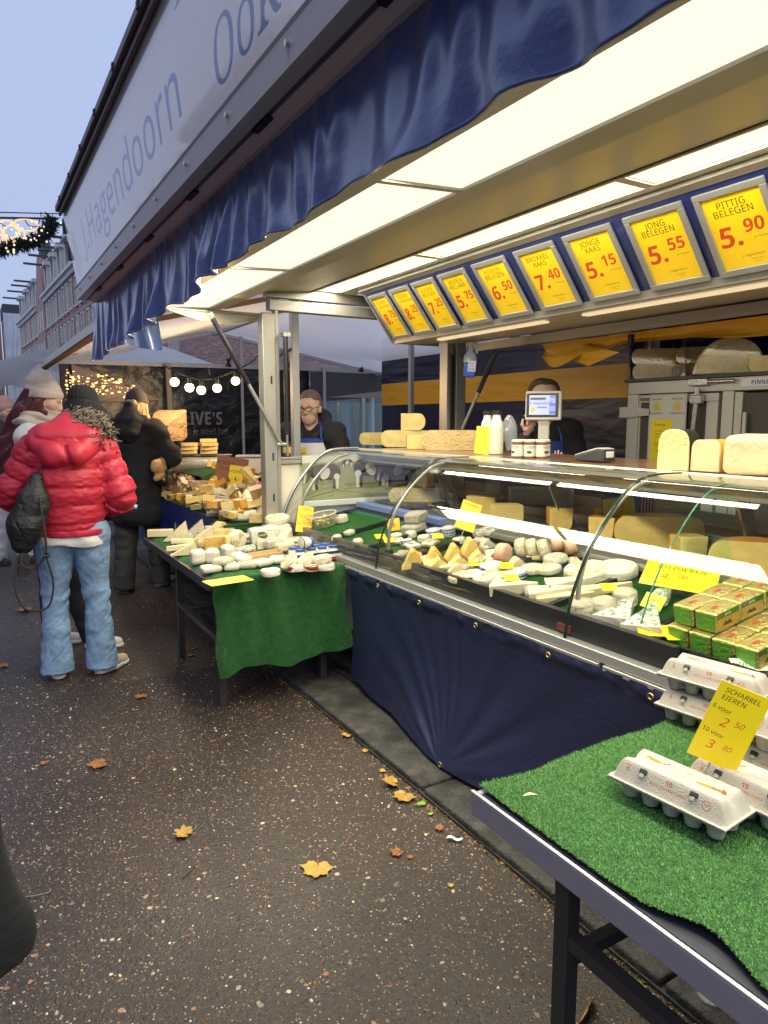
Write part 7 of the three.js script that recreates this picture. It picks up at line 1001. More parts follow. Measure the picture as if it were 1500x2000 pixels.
{ // ------ shopper in the red puffer jacket, seen from behind
  const t = thing('person', 'person in red puffer jacket, light flared jeans and black beanie seen from behind', 'person', [.475, 0, -4.40], R(171));
  const J = { pel: [0, .90, 0], chest: [0, 1.20, .01], neck: [-.02, 1.42, .05], sh: [[.17, 1.35, 0], [-.17, 1.35, 0]], el: [[.30, 1.10, .02], [-.275, 1.07, -.03]], wr: [[.24, 1.02, .24], [-.21, 1.0, .17]], hip: [[.095, .88, 0], [-.095, .88, 0]], kn: [[.115, .48, .02], [-.115, .48, .02]], an: [[.125, .08, -.01], [-.125, .08, .0]] };
  const H = xf([-.095, 1.545, .10], [R(18), R(-14), 0]);
  const hp = g => xf([-.22, .985, .20], [R(-70), R(10), 0])(g);
  part(t, 'body', bodyMesh(J, H, [hp(handGeo(-1, .75)), xf([.23, 1.02, .27], [R(-75), R(-20), 0])(handGeo(1, .7))]), skinPale);
  const jk = [L8([.015, .97, -.005], .198, [.01, 1.15, -.005], .208, 1.2), L8([.01, 1.15, -.005], .208, [0, 1.30, -.01], .195, 1.15), L8([-.14, 1.34, -.01], .105, [.14, 1.34, -.01], .105), L8([-.10, 1.405, -.06], .085, [.10, 1.405, -.06], .085), L8([0, 1.44, .0], .095, [-.02, 1.47, .03], .085)];
  for (const i of [0, 1]) jk.push(L8(J.sh[i], .100, J.el[i], .092), L8(J.el[i], .092, [J.wr[i][0] * .98, J.wr[i][1], J.wr[i][2] - .03], .078));
  const red = mat([.43, .013, .036], .55, { bumpMap: rep(T.grain, 5, 5), bumpScale: .001, sheen: .5, sheenColor: lin(.8, .15, .2), sheenRoughness: .4 });
  const puff = (x, y, z, b, tt) => { let s; if (b < 3) s = (y - .93) / .104; else if (b < 5) return -.012 * (1 - Math.exp(-Math.pow((y - 1.40) / .02, 2))) + .006 * (vn3(x * 18, y * 18, z * 18, 3) - .5); else { const i = (b - 5) % 2; s = i ? tt * 2.6 + .35 : tt * 2.9 + .1; } const k = Math.abs(Math.sin(Math.PI * s)); return .019 * (1 - Math.pow(k, .34)) - .004 + .012 * (vn3(x * 12 + 5, y * 46 + 9 * x, z * 12 + 8, 2) - .5) * (1.35 - k) + .007 * (vn3(x * 34, y * 70, z * 34, 7) - .5); };
  part(t, 'jacket', limbs(jk, .0105, .035, puff, (x, y) => .872 - y), red);
  part(t, 'hood', limbs([L8([-.14, 1.375, -.09], .052, [-.05, 1.325, -.165], .060), L8([-.05, 1.325, -.165], .060, [.07, 1.325, -.165], .060), L8([.07, 1.325, -.165], .060, [.15, 1.385, -.08], .052), L8([-.10, 1.43, -.07], .06, [.10, 1.43, -.07], .06), L8([.12, 1.44, 0], .055, [.14, 1.40, -.06], .055), L8([-.13, 1.43, 0], .05, [-.14, 1.40, -.06], .05)], .0105, .05, (x, y, z) => .012 * Math.exp(-Math.pow((x - .01 - .3 * (y - 1.38)) / .014, 2)) + .010 * (vn3(x * 20, y * 20, z * 20, 6) - .5)), red);
  part(t, 'hem_band', limbs([L8([-.03, .885, -.004], .172, [.03, .885, -.004], .172, 1.08)], .011, .02, wr(.004, 30, 2), (x, y) => Math.max(.858 - y, y - .895)), red);
  part(t, 'shirt', limbs([L8([-.062, .83, -.01], .139, [.062, .83, -.01], .139), L8([-.05, .89, -.01], .128, [.05, .89, -.01], .128)], .011, .02, wr(.006, 18, 4), (x, y) => Math.max(.80 + .012 * Math.sin(x * 20) - y, y - .885)), fabric([.62, .60, .56]));
  const jeanT = dataTex(256, 256, (u, v) => { const n = fbm(u * 8, v * 8, 5, 9, 8), s = vn(u * 90, v * 90, 3, 90), k = .62 + .28 * (n - .3) + .10 * (s - .5); return [k * .80, k * .93, k * 1.06]; }, true);
  const legs = [L8([-.075, .865, -.01], .125, [.075, .865, -.01], .125, 1.05)]; for (const i of [0, 1]) { const s = i ? -1 : 1; legs.push(L8([s * .088, .84, -.01], .118, [s * .112, .50, .012], .069), L8([s * .112, .50, .012], .069, [s * .118, .30, .0], .072), L8([s * .118, .30, 0], .072, [s * .124, .045, 0], .093, 1.1)); }
  part(t, 'jeans', limbs(legs, .0095, .028, (x, y, z) => { const k = Math.exp(-Math.pow((y - .46) / .12, 2)) + .5 * Math.exp(-Math.pow((y - .16) / .14, 2)) + .2; return .0125 * k * (Math.abs(2 * vn3(x * 9 + (x > 0 ? 4 : 9), y * 30 + x * 24, z * 9, 4) - 1) - .45) + .005 * (vn3(x * 40, y * 40, z * 40, 5) - .5) + (y > .55 ? .010 * Math.exp(-Math.pow(x / .009, 2)) * (z < 0 ? 1 : 0) : 0); }, (x, y) => Math.max(.035 + .008 * vn(x * 60, 3, 2) - y, y - .93)), mat([.72, .82, .95], .9, { map: jeanT, bumpMap: rep(T.grain, 10, 10), bumpScale: .001 }));
  const tan = fabric([.48, .38, .26], .8); shoe(t, .125, .045, .12, tan, M.white); shoe(t, -.155, .03, -.8, tan, M.white);
  part(t, 'beanie', H(limbs([L8([0, .045, -.018], .105, [0, .085, -.035], .088)], .008, .03, (x, y, z) => .0025 * Math.sin(Math.atan2(x, z) * 60) + (y < .055 ? -.006 : 0), (x, y, z) => (.012 + z * .25) - y)), mat([.012, .012, .014], .95, { bumpMap: rep(knit, 3, 3), bumpScale: .002 }));
  part(t, 'hair', H(merge([strands(135, 5, r => { const q = (r() - .5) * 4.4 + Math.PI, a = [.085 * Math.sin(q), .005 + .02 * r(), -.02 + .085 * Math.cos(q)]; const pts = []; let x = a[0], y = a[1], z = a[2]; const l = .018 + .022 * r(), ph = r() * 6, rad = .010 + .014 * r(); for (let k = 0; k < 9; k++) { pts.push([x + rad * Math.cos(k * 1.9 + ph), y, z + rad * Math.sin(k * 1.9 + ph)]); y -= l * (k > 5 ? .5 : .9); x += (a[0] * .12 + (r() - .5) * .018) - .004; z += a[2] * .05 - .004; } return pts; }, .0042, 22)])), mat([.16, .125, .09], .6));
  // drawstring bag on the left side, with its cords
  const bag = thing('drawstring_bag', 'black drawstring bag hanging from the left shoulder of the red jacket', 'bag', [.295, 0, -4.26], R(171)); const blk = mat([.012, .012, .013], .55, { bumpMap: rep(F.wrapB, 1, 1), bumpScale: .012 });
  part(bag, 'sack', limbs([L8([.0, 1.20, 0], .03, [.02, 1.08, -.02], .070, 1.4), L8([.02, 1.08, -.02], .070, [.065, .94, -.03], .088, 1.5), L8([.065, .94, -.03], .088, [.085, .85, -.03], .062, 1.6)], .012, .05, (x, y, z) => .014 * (vn3(x * 14, y * 9, z * 14, 3) - .5) * 2 * (y > .9 ? 1 : .5)), blk);
  part(bag, 'cord', merge([tube([[.0, 1.22, 0], [-.02, 1.05, -.09], [-.035, .90, -.12], [-.03, .80, -.12], [.03, .72, -.11], [.09, .74, -.09], [.09, .80, -.06]], .006, 60, 6), tube([[-.03, .80, -.12], [-.06, .62, -.125], [-.02, .50, -.13], [.08, .50, -.12], [.13, .62, -.10], [.11, .77, -.06]], .006, 60, 6), tube([[.0, 1.22, 0], [-.07, 1.33, .02], [-.09, 1.42, .10]], .006, 30, 6), tube([[-.035, .81, -.12], [-.05, .79, -.14], [-.02, .79, -.14]], .008, 10, 5)]), M.rubber);
  part(bag, 'toggle', merge([new THREE.CylinderGeometry(.035, .035, .03, 16).rotateX(Math.PI / 2).translate(.085, .765, -.05), new THREE.CylinderGeometry(.036, .036, .03, 16).rotateX(Math.PI / 2).translate(.09, .70, -.05)]), mat([.03, .025, .022], .5));
  // water bottle in the right hand
  const q = V(-.255, .985, .275).applyAxisAngle(V(0, 1, 0), R(171)).add(t.position); const bo = thing('water_bottle', 'small clear water bottle with pale blue cap held beside the red jacket', 'bottle', [q.x, q.y, q.z], R(171 - 90)); part(bo, 'bottle', xf([0, 0, 0], [R(100), 0, 0])(jitter(new THREE.LatheGeometry([[.001, -.09], [.028, -.09], [.030, -.08], [.030, -.02], [.027, 0], [.030, .02], [.030, .05], [.014, .085], [.013, .10]].map(p => new THREE.Vector2(...p)), 24), .002, 60, 2)), mat([.92, .95, .98], .04, { transmission: .9, thickness: 0 })); part(bo, 'cap', xf([0, 0, 0], [R(100), 0, 0])(new THREE.CylinderGeometry(.015, .015, .02, 18).translate(0, .108, 0)), mat([.25, .42, .62], .4));
}
{ // ------ companion with the beige beanie and long wine red hair
  const t = thing('person', 'person with beige beanie, long wine red hair and pale scarf beside the red jacket', 'person', [.365, 0, -5.0], R(72));
  const J = { pel: [0, .95, 0], chest: [0, 1.25, 0], neck: [0, 1.48, .02], sh: [[.17, 1.41, 0], [-.17, 1.41, 0]], el: [[.22, 1.14, .05], [-.22, 1.14, .05]], wr: [[.16, 1.08, .26], [-.16, 1.08, .26]], hip: [[.09, .92, 0], [-.09, .92, 0]], kn: [[.09, .50, .01], [-.03, .50, .16]], an: [[.11, .09, 0], [-.02, .09, .28]] };
  const H = xf([0, 1.63, .06], [R(13), R(4), 0]);
  part(t, 'body', bodyMesh(J, H, [xf([.16, 1.07, .27], [R(-70), 0, 0])(handGeo(1, .6)), xf([-.16, 1.07, .27], [R(-70), 0, 0])(handGeo(-1, .6))]), skin); eyesOn(t, H);
  const ct = [L8([0, .95, 0], .17, [0, 1.25, 0], .175, 1.2), L8([-.13, 1.39, 0], .10, [.13, 1.39, 0], .10)]; for (const i of [0, 1]) ct.push(L8(J.sh[i], .085, J.el[i], .072), L8(J.el[i], .072, J.wr[i], .055));
  part(t, 'coat', limbs(ct, .0125, .04, wr(.010, 14, 3), (x, y) => .86 - y), fabric([.58, .56, .52]));
  part(t, 'trousers', limbs([L8([-.07, .90, 0], .12, [.07, .90, 0], .12), ...both(s => L8([s * .09, .86, 0], .105, [s * .06 + .03, .48, s > 0 ? .01 : .16], .078)), ...both(s => L8([s * .06 + .03, .48, s > 0 ? .01 : .16], .078, [s > 0 ? .11 : -.02, .06, s > 0 ? 0 : .28], .078))], .0125, .03, wr(.006, 16, 5), (x, y) => .05 - y), fabric([.010, .010, .012]));
  shoe(t, .11, .03, .1, fabric([.6, .58, .54]), M.white); shoe(t, -.02, .31, -.1, fabric([.6, .58, .54]), M.white);
  part(t, 'scarf', limbs([L8([-.11, 1.50, -.02], .055, [0, 1.49, .11], .065), L8([0, 1.49, .11], .065, [.11, 1.50, -.02], .055), L8([.11, 1.50, -.02], .055, [0, 1.51, -.10], .055), L8([0, 1.51, -.10], .055, [-.11, 1.50, -.02], .055), L8([-.07, 1.555, .03], .045, [.05, 1.55, .12], .04), L8([-.1, 1.45, .06], .06, [.06, 1.43, .13], .06)], .010, .04, (x, y, z) => .009 * Math.sin(y * 90 + x * 30 + z * 24) + .008 * (vn3(x * 22, y * 22, z * 22, 3) - .5)), fabric([.42, .37, .30]));
  part(t, 'beanie', H(limbs([L8([0, .055, -.015], .106, [0, .105, -.04], .088), L8([0, .165, -.06], .03, [0, .13, -.05], .07)], .008, .03, (x, y, z) => .0022 * Math.sin(Math.atan2(x, z) * 56) + (y < .075 ? -.007 : 0) + .004 * (vn3(x * 20, y * 20, z * 20, 3) - .5), (x, y, z) => (.022 + z * .16) - y)), mat([.50, .41, .34], .95, { bumpMap: rep(knit, 3, 3), bumpScale: .002 }));
  const hairM = mat([.075, .014, .018], .5);
  part(t, 'hair', merge([H(limbs([L8([0, .02, -.05], .09, [0, -.12, -.09], .085), L8([.06, 0, -.01], .045, [.075, -.14, -.04], .05), L8([-.06, 0, -.01], .045, [-.075, -.14, -.04], .05), L8([0, -.12, -.09], .085, [-.02, -.42, -.15], .085), L8([-.07, -.14, -.05], .05, [-.11, -.45, -.12], .045)], .012, .05, (x, y, z) => .012 * Math.sin(x * 60 + y * 34) + .010 * Math.sin(z * 70 - y * 26), (x, y, z) => y - .06)), H(strands(110, 8, r => { const q = Math.PI + (r() - .5) * 3.6; let x = .088 * Math.sin(q), y = .03 - .02 * r(), z = -.02 + .092 * Math.cos(q); const ph = r() * 6, len = .055 + .012 * r(), out = []; for (let k = 0; k < 10; k++) { out.push([x + .012 * Math.sin(k * 1.15 + ph), y, z + .010 * Math.cos(k * 1.3 + ph)]); y -= len; x += (r() - .5) * .014 + x * .05; z -= .010 * r() + .004; } return out; }, .0065, 22))]), hairM);
}
{ // ------ shopper in the black coat with cap and paper bag
  const t = thing('person', 'person in long black coat and brown cap holding a paper bag beside the heap', 'person', [1.24, 0, -6.40], R(146));
  const J = { pel: [0, .95, 0], chest: [0, 1.26, .0], neck: [0, 1.49, .03], sh: [[.18, 1.42, 0], [-.18, 1.42, 0]], el: [[.24, 1.18, .10], [-.27, 1.20, .06]], wr: [[.13, 1.33, .30], [-.10, 1.26, .30]], hip: [[.09, .92, 0], [-.09, .92, 0]], kn: [[.11, .50, -.03], [-.11, .50, .14]], an: [[.11, .09, -.12], [-.12, .09, .14]] };
  const H = xf([0, 1.625, .07], [R(8), R(-4), 0]);
  part(t, 'body', bodyMesh(J, H, [xf([.12, 1.345, .32], [R(-120), R(-40), 0])(handGeo(1, .6)), xf([-.09, 1.27, .33], [R(-110), R(35), 0])(handGeo(-1, .6))]), skinPale); eyesOn(t, H);
  const ct = [L8([0, .72, -.01], .235, [0, 1.0, 0], .195, 1.1), L8([0, 1.0, 0], .195, [0, 1.28, 0], .185, 1.1), L8([-.15, 1.40, 0], .10, [.15, 1.40, 0], .10), L8([0, 1.47, -.05], .105, [0, 1.54, -.09], .085)]; for (const i of [0, 1]) ct.push(L8(J.sh[i], .095, J.el[i], .095), L8(J.el[i], .095, J.wr[i], .062));
  const bk = fabric([.0085, .0085, .010], .9); part(t, 'coat', limbs(ct, .0125, .05, wr(.014, 10, 4), (x, y) => .60 - y), bk);
  part(t, 'hood', limbs([L8([0, 1.52, -.12], .095, [0, 1.62, -.10], .05), L8([-.09, 1.50, -.04], .06, [.09, 1.50, -.04], .06), L8([0, 1.42, -.15], .10, [0, 1.50, -.14], .09)], .012, .05, wr(.008, 16, 5)), bk);
  part(t, 'trousers', limbs([...both(s => L8([s * .09, .80, 0], .12, J.kn[s > 0 ? 0 : 1], .095)), ...both(s => L8(J.kn[s > 0 ? 0 : 1], .095, [J.an[s > 0 ? 0 : 1][0], .06, J.an[s > 0 ? 0 : 1][2]], .088))], .0125, .03, wr(.010, 14, 6), (x, y) => .035 - y), fabric([.030, .029, .028]));
  shoe(t, -.12, .20, -.5, fabric([.62, .62, .60], .5), M.white); shoe(t, .10, -.09, .1, fabric([.03, .03, .03]), M.rubber);
  part(t, 'cap', H(merge([limbs([L8([0, .045, -.012], .104, [0, .075, -.02], .090)], .008, .03, null, (x, y, z) => (.032 + z * .1) - y), limbs([L8([-.05, .045, .10], .012, [.05, .045, .10], .012), L8([-.03, .035, .16], .010, [.03, .035, .16], .010)], .007, .06)])), mat([.055, .043, .038], .85, { bumpMap: T.grain, bumpScale: .002 }));
  part(t, 'hair', merge([H(limbs([L8([0, .0, -.045], .085, [0, -.11, -.06], .075), L8([.07, .02, 0], .03, [.072, -.14, .03], .032), L8([-.07, .02, 0], .03, [-.072, -.14, .03], .032)], .010, .03, (x, y, z) => .005 * Math.sin(x * 110 + y * 20) + .005 * Math.sin(z * 120), (x, y) => y - .05)), H(strands(70, 15, r => { const q = Math.PI + (r() - .5) * 4.6; let x = .092 * Math.sin(q), z = -.02 + .095 * Math.cos(q), y = .03; const out = []; for (let k = 0; k < 6; k++) { out.push([x, y, z]); y -= .035 + .01 * r(); x *= 1.02; z += (r() - .45) * .01; } return out; }, .0045, 10))]), mat([.48, .31, .15], .5));
  const pb = V(-.19, 1.40, .25).applyAxisAngle(V(0, 1, 0), R(146)).add(t.position); const bag = thing('paper_bag', 'crumpled brown paper bag held up by the person in the black coat', 'paper bag', [pb.x, pb.y, pb.z], R(146)); const kraft = mat([.42, .25, .12], .75, { bumpMap: rep(F.wrapB, 1, 1), bumpScale: .008 });
  { const g = new THREE.BoxGeometry(.26, .25, .33, 16, 16, 20), p = g.attributes.position; for (let i = 0; i < p.count; i++) { const z = p.getZ(i), k = .55 + .45 * Math.min(1, (z + .16) / .2), n = .013 * (2 * Math.abs(2 * fbm(p.getX(i) * 9 + 3, p.getY(i) * 9 + z * 6 + 8, 3, 5) - 1) - .5); p.setX(i, p.getX(i) * k * (1 - n * 3)); p.setY(i, (p.getY(i) * k + (z + .16) * .25) * (1 + n * 2)); p.setZ(i, z + n); } g.computeVertexNormals(); part(bag, 'paper', g, kraft); }
  const hb = V(-.25, 1.02, .06).applyAxisAngle(V(0, 1, 0), R(146)).add(t.position); const h2 = thing('handbag', 'small black leather handbag with gold clasp on the black coat', 'handbag', [hb.x, hb.y, hb.z], R(146 - 90)); part(h2, 'bag', limbs([L8([-.10, -.03, 0], .055, [.10, -.03, 0], .055), L8([-.09, .05, 0], .04, [.09, .05, 0], .04)], .009, .05), mat([.014, .012, .012], .3, { clearcoat: .5 })); part(h2, 'clasp', new THREE.TorusGeometry(.018, .005, 8, 16).translate(.02, 0, .058), mat([.6, .42, .15], .3, { metalness: 1 })); part(h2, 'strap', tube([[-.12, .05, 0], [-.10, .22, -.01], [-.02, .40, -.03], [.02, .46, -.05]], .008, 24, 6), M.rubber);
  const b2 = V(-.24, 1.10, -.09).applyAxisAngle(V(0, 1, 0), R(146)).add(t.position); const bag2 = thing('paper_bag', 'flat brown paper bag clamped under the arm of the black coat', 'paper bag', [b2.x, b2.y, b2.z], R(146)); part(bag2, 'paper', jitter(limbs([L8([0, .05, -.10], .03, [0, .07, .08], .03), L8([0, -.08, -.08], .03, [0, -.06, .06], .03), L8([0, 0, -.10], .03, [0, 0, .05], .035)], .010, .05), .008, 14, 3), kraft);
}
const apronTop = (t, main, top, badge, w = .17, yb = 1.30) => { const f = (y0, y1, k) => sheet(16, 10, (u, v) => { const a = (u - .5) * 1.7, y = y0 + (y1 - y0) * v; const rr = .198 - .02 * (y - 1.1); return [rr * Math.sin(a) * (y > 1.3 ? w / .17 * (.9 - .9 * (y - 1.3)) : 1), y, rr * Math.cos(a) * .93 + .012]; }); part(t, 'apron', f(.70, yb, 0), main); if (top) part(t, 'apron_band', f(yb + .0015, 1.375, 1), top); if (badge) { part(t, 'badge', rbox(.085, .045, .004, .002).translate(-.035, 1.285, .208), badge); } for (const s of [-1, 1]) part(t, 'apron_strap', tube([[s * .115, 1.37, .165], [s * .105, 1.44, .12], [s * .07, 1.51, .02]], .008, 16, 5), top || main); };
{ // ------ seller with glasses behind the heap
  const t = thing('person', 'seller with glasses, black hooded jacket and white apron with blue band', 'person', [2.36, 0, -5.16], R(-38));
  const J = { pel: [0, .95, 0], chest: [0, 1.25, 0], neck: [0, 1.47, .03], sh: [[.19, 1.41, 0], [-.19, 1.41, 0]], el: [[.27, 1.14, .04], [-.27, 1.14, .04]], wr: [[.14, 1.02, .26], [-.12, 1.02, .26]], hip: [[.1, .92, 0], [-.1, .92, 0]], kn: [[.11, .50, .02], [-.11, .50, .02]], an: [[.11, .09, 0], [-.11, .09, 0]] };
  const H = xf([0, 1.605, .06], [R(8), R(-6), R(3)]);
  part(t, 'body', bodyMesh(J, H, [xf([.13, 1.01, .28], [R(-60), 0, 0])(handGeo(1, .6)), xf([-.11, 1.01, .28], [R(-60), 0, 0])(handGeo(-1, .6))], false), skin); eyesOn(t, H);
  const ct = [L8([0, .86, 0], .185, [0, 1.2, 0], .195, 1.15), L8([-.15, 1.39, 0], .105, [.15, 1.39, 0], .105)]; for (const i of [0, 1]) ct.push(L8(J.sh[i], .095, J.el[i], .080), L8(J.el[i], .080, J.wr[i], .055));
  const bk = fabric([.012, .012, .014]); part(t, 'jacket', limbs(ct, .0125, .04, wr(.010, 14, 3), (x, y) => .78 - y), bk);
  part(t, 'hood', limbs([L8([-.13, 1.47, .03], .05, [-.06, 1.53, -.09], .075), L8([-.06, 1.53, -.09], .075, [.06, 1.53, -.09], .075), L8([.06, 1.53, -.09], .075, [.13, 1.47, .03], .05), L8([-.12, 1.45, .05], .04, [-.05, 1.38, .15], .03), L8([.12, 1.45, .05], .04, [.05, 1.38, .15], .03)], .011, .04, wr(.006, 20, 3)), bk);
  part(t, 'trousers', limbs([L8([-.07, .90, 0], .13, [.07, .90, 0], .13), ...both(s => L8([s * .09, .86, 0], .11, [s * .11, .06, 0], .085))], .015, .03, null, (x, y) => .04 - y), fabric([.02, .02, .03])); shoe(t, .11, .02, 0, M.rubber, M.rubber); shoe(t, -.11, .02, 0, M.rubber, M.rubber);
  apronTop(t, fabric([.62, .62, .64]), fabric([.03, .07, .30]), mat([.7, .5, .06], .5), .17, 1.338);
  part(t, 'hair', H(limbs([L8([0, .055, -.035], .090, [0, .03, -.05], .092), L8([-.075, .02, -.02], .026, [-.083, -.03, -.03], .018), L8([.075, .02, -.02], .026, [.083, -.03, -.03], .018)], .0075, .02, (x, y, z) => .003 * Math.sin(x * 160 + z * 60) + .004 * (vn3(x * 30, y * 30, z * 30, 2) - .5), (x, y, z) => Math.max(z - (.052 + .25 * Math.abs(x) * -1 + .2 * (y - .08)), -.05 - y))), mat([.12, .085, .06], .6));
  part(t, 'glasses', H(merge([...both(s => new THREE.TorusGeometry(.024, .0026, 6, 24).scale(1.1, .78, 1).translate(s * .032, .006, .103)), tube([[-.008, .010, .104], [0, .013, .106], [.008, .010, .104]], .002, 6, 5), ...both(s => tube([[s * .058, .010, .100], [s * .085, .010, .04], [s * .090, .006, -.01]], .002, 12, 5))])), M.black);
}
{ // ------ seller behind the scale
  const t = thing('person', 'seller with tied brown hair and blue apron mostly hidden behind the scale screen', 'person', [3.44, 0, -3.66], R(-40));
  const J = { pel: [0, .97, 0], chest: [0, 1.28, 0], neck: [0, 1.50, .03], sh: [[.18, 1.44, 0], [-.18, 1.44, 0]], el: [[.24, 1.19, .06], [-.25, 1.22, .08]], wr: [[.12, 1.22, .27], [-.12, 1.40, .27]], hip: [[.1, .94, 0], [-.1, .94, 0]], kn: [[.11, .5, .02], [-.11, .5, .02]], an: [[.11, .09, 0], [-.11, .09, 0]] };
  const H = xf([0, 1.655, .06], [R(5), R(8), 0]);
  part(t, 'body', bodyMesh(J, H, [xf([.12, 1.23, .30], [R(-100), R(-30), 0])(handGeo(1, .6)), xf([-.12, 1.43, .30], [R(-140), R(30), 0])(handGeo(-1, .75))]), skinPale); eyesOn(t, H);
  const ct = [L8([0, .90, 0], .175, [0, 1.25, 0], .185, 1.15), L8([-.14, 1.42, 0], .10, [.14, 1.42, 0], .10)]; for (const i of [0, 1]) ct.push(L8(J.sh[i], .088, J.el[i], .074), L8(J.el[i], .074, J.wr[i], .050));
  part(t, 'jacket', limbs(ct, .0125, .04, wr(.009, 14, 3), (x, y) => .80 - y), fabric([.014, .014, .016]));
  part(t, 'trousers', limbs([...both(s => L8([s * .09, .90, 0], .12, [s * .11, .06, 0], .085))], .015, .03, null, (x, y) => .04 - y), fabric([.02, .02, .03])); shoe(t, .11, .02, 0, M.rubber, M.rubber); shoe(t, -.11, .02, 0, M.rubber, M.rubber);
  apronTop(t, fabric([.035, .07, .32]), fabric([.035, .07, .32]), null);
  part(t, 'hair', H(limbs([L8([-.02, .055, -.03], .090, [.02, .05, -.03], .090), L8([0, .02, -.06], .085, [0, .0, -.075], .08), L8([0, .03, -.14], .035, [0, -.02, -.16], .035)], .0075, .02, (x, y, z) => .003 * Math.sin(Math.atan2(x, z + .1) * 50) + .006 * Math.exp(-Math.pow(x / .006, 2)), (x, y, z) => z - (.036 - .45 * Math.abs(x) + .35 * (y - .10)))), mat([.085, .05, .03], .5));
}
{ // ------ passer-by farther back, and the coat at the left picture edge
  const J = { pel: [0, .93, 0], chest: [0, 1.23, 0], neck: [0, 1.46, .03], sh: [[.17, 1.39, 0], [-.17, 1.39, 0]], el: [[.24, 1.12, 0], [-.24, 1.12, 0]], wr: [[.22, .92, .14], [-.22, .92, .14]], hip: [[.09, .9, 0], [-.09, .9, 0]], kn: [[.10, .48, .06], [-.10, .48, -.02]], an: [[.10, .09, .08], [-.10, .09, -.10]] };
  const mk = (label, pos, turn, coat, hem, trouser, hat, hatN, shoeM, flare = .20) => { const t = thing('person', label, 'person', pos, turn), H = xf([0, 1.59, .05], [R(6), 0, 0]); part(t, 'body', bodyMesh(J, H, [0, 1].map(i => xf([J.wr[i][0], J.wr[i][1] - .02, J.wr[i][2] + .01], [R(-25), 0, 0])(handGeo(i ? -1 : 1, .4)))), skinPale); eyesOn(t, H);
    const ct = [L8([0, hem + .02, 0], flare, [0, 1.2, 0], flare > .25 ? .238 : .185, flare > .25 ? 3.4 : 1.15), L8([-.13, 1.38, 0], .10, [.13, 1.38, 0], .10), L8([0, 1.45, -.02], .09, [0, 1.48, -.02], .085)]; if (flare > .25) ct.push(L8([0, .90, 0], .205, [0, 1.25, 0], .18, 1.05)); for (const i of [0, 1]) ct.push(L8(J.sh[i], .088, J.el[i], .075), L8(J.el[i], .075, J.wr[i], .052));
    part(t, 'coat', limbs(ct, .013, .045, wr(.010, 12, 4), (x, y) => hem - y), coat); part(t, 'trousers', limbs([...both(s => L8([s * .09, .86, 0], .11, J.kn[s > 0 ? 0 : 1], .08)), ...both(s => L8(J.kn[s > 0 ? 0 : 1], .08, [J.an[s > 0 ? 0 : 1][0], .05, J.an[s > 0 ? 0 : 1][2]], .09))], .014, .03, wr(.008, 15, 5), (x, y) => .04 - y), trouser); shoe(t, .10, .09, 0, shoeM, shoeM); shoe(t, -.10, -.09, 0, shoeM, shoeM);
    part(t, hatN, H(limbs([L8([0, .045, -.018], .103, [0, .085, -.035], .088)], .0085, .03, (x, y, z) => .002 * Math.sin(Math.atan2(x, z) * 50), (x, y, z) => (.015 + z * .2) - y)), hat); return t; };
  mk('passer-by in dark coat, pale jeans and pink beanie at the left picture edge', [.30, 0, -8.3], R(40), fabric([.03, .03, .034]), .82, fabric([.42, .46, .52]), fabric([.45, .26, .22]), 'beanie', M.rubber);
  mk('passer-by in grey coat behind the pink beanie in the distance', [-.15, 0, -12], R(10), fabric([.09, .09, .10]), .78, fabric([.03, .03, .05]), fabric([.06, .045, .04]), 'beanie', M.rubber);
  mk('passer-by in dark jacket far down the street', [-.55, 0, -15.5], R(190), fabric([.05, .06, .09]), .82, fabric([.02, .02, .03]), fabric([.10, .07, .05]), 'hair', M.rubber);
  J.sh = [[.12, 1.37, 0], [-.12, 1.37, 0]]; J.el = [[.14, 1.14, -.03], [-.14, 1.14, -.03]]; J.wr = [[.10, 1.02, .10], [-.10, 1.02, .10]];
  mk('passer-by in black jacket whose hem cuts into the lower left picture edge', [-.262, 0, -.90], R(180), fabric([.008, .008, .009], .9), .868, fabric([.02, .02, .022]), fabric([.01, .01, .01]), 'beanie', M.rubber, .288);
}

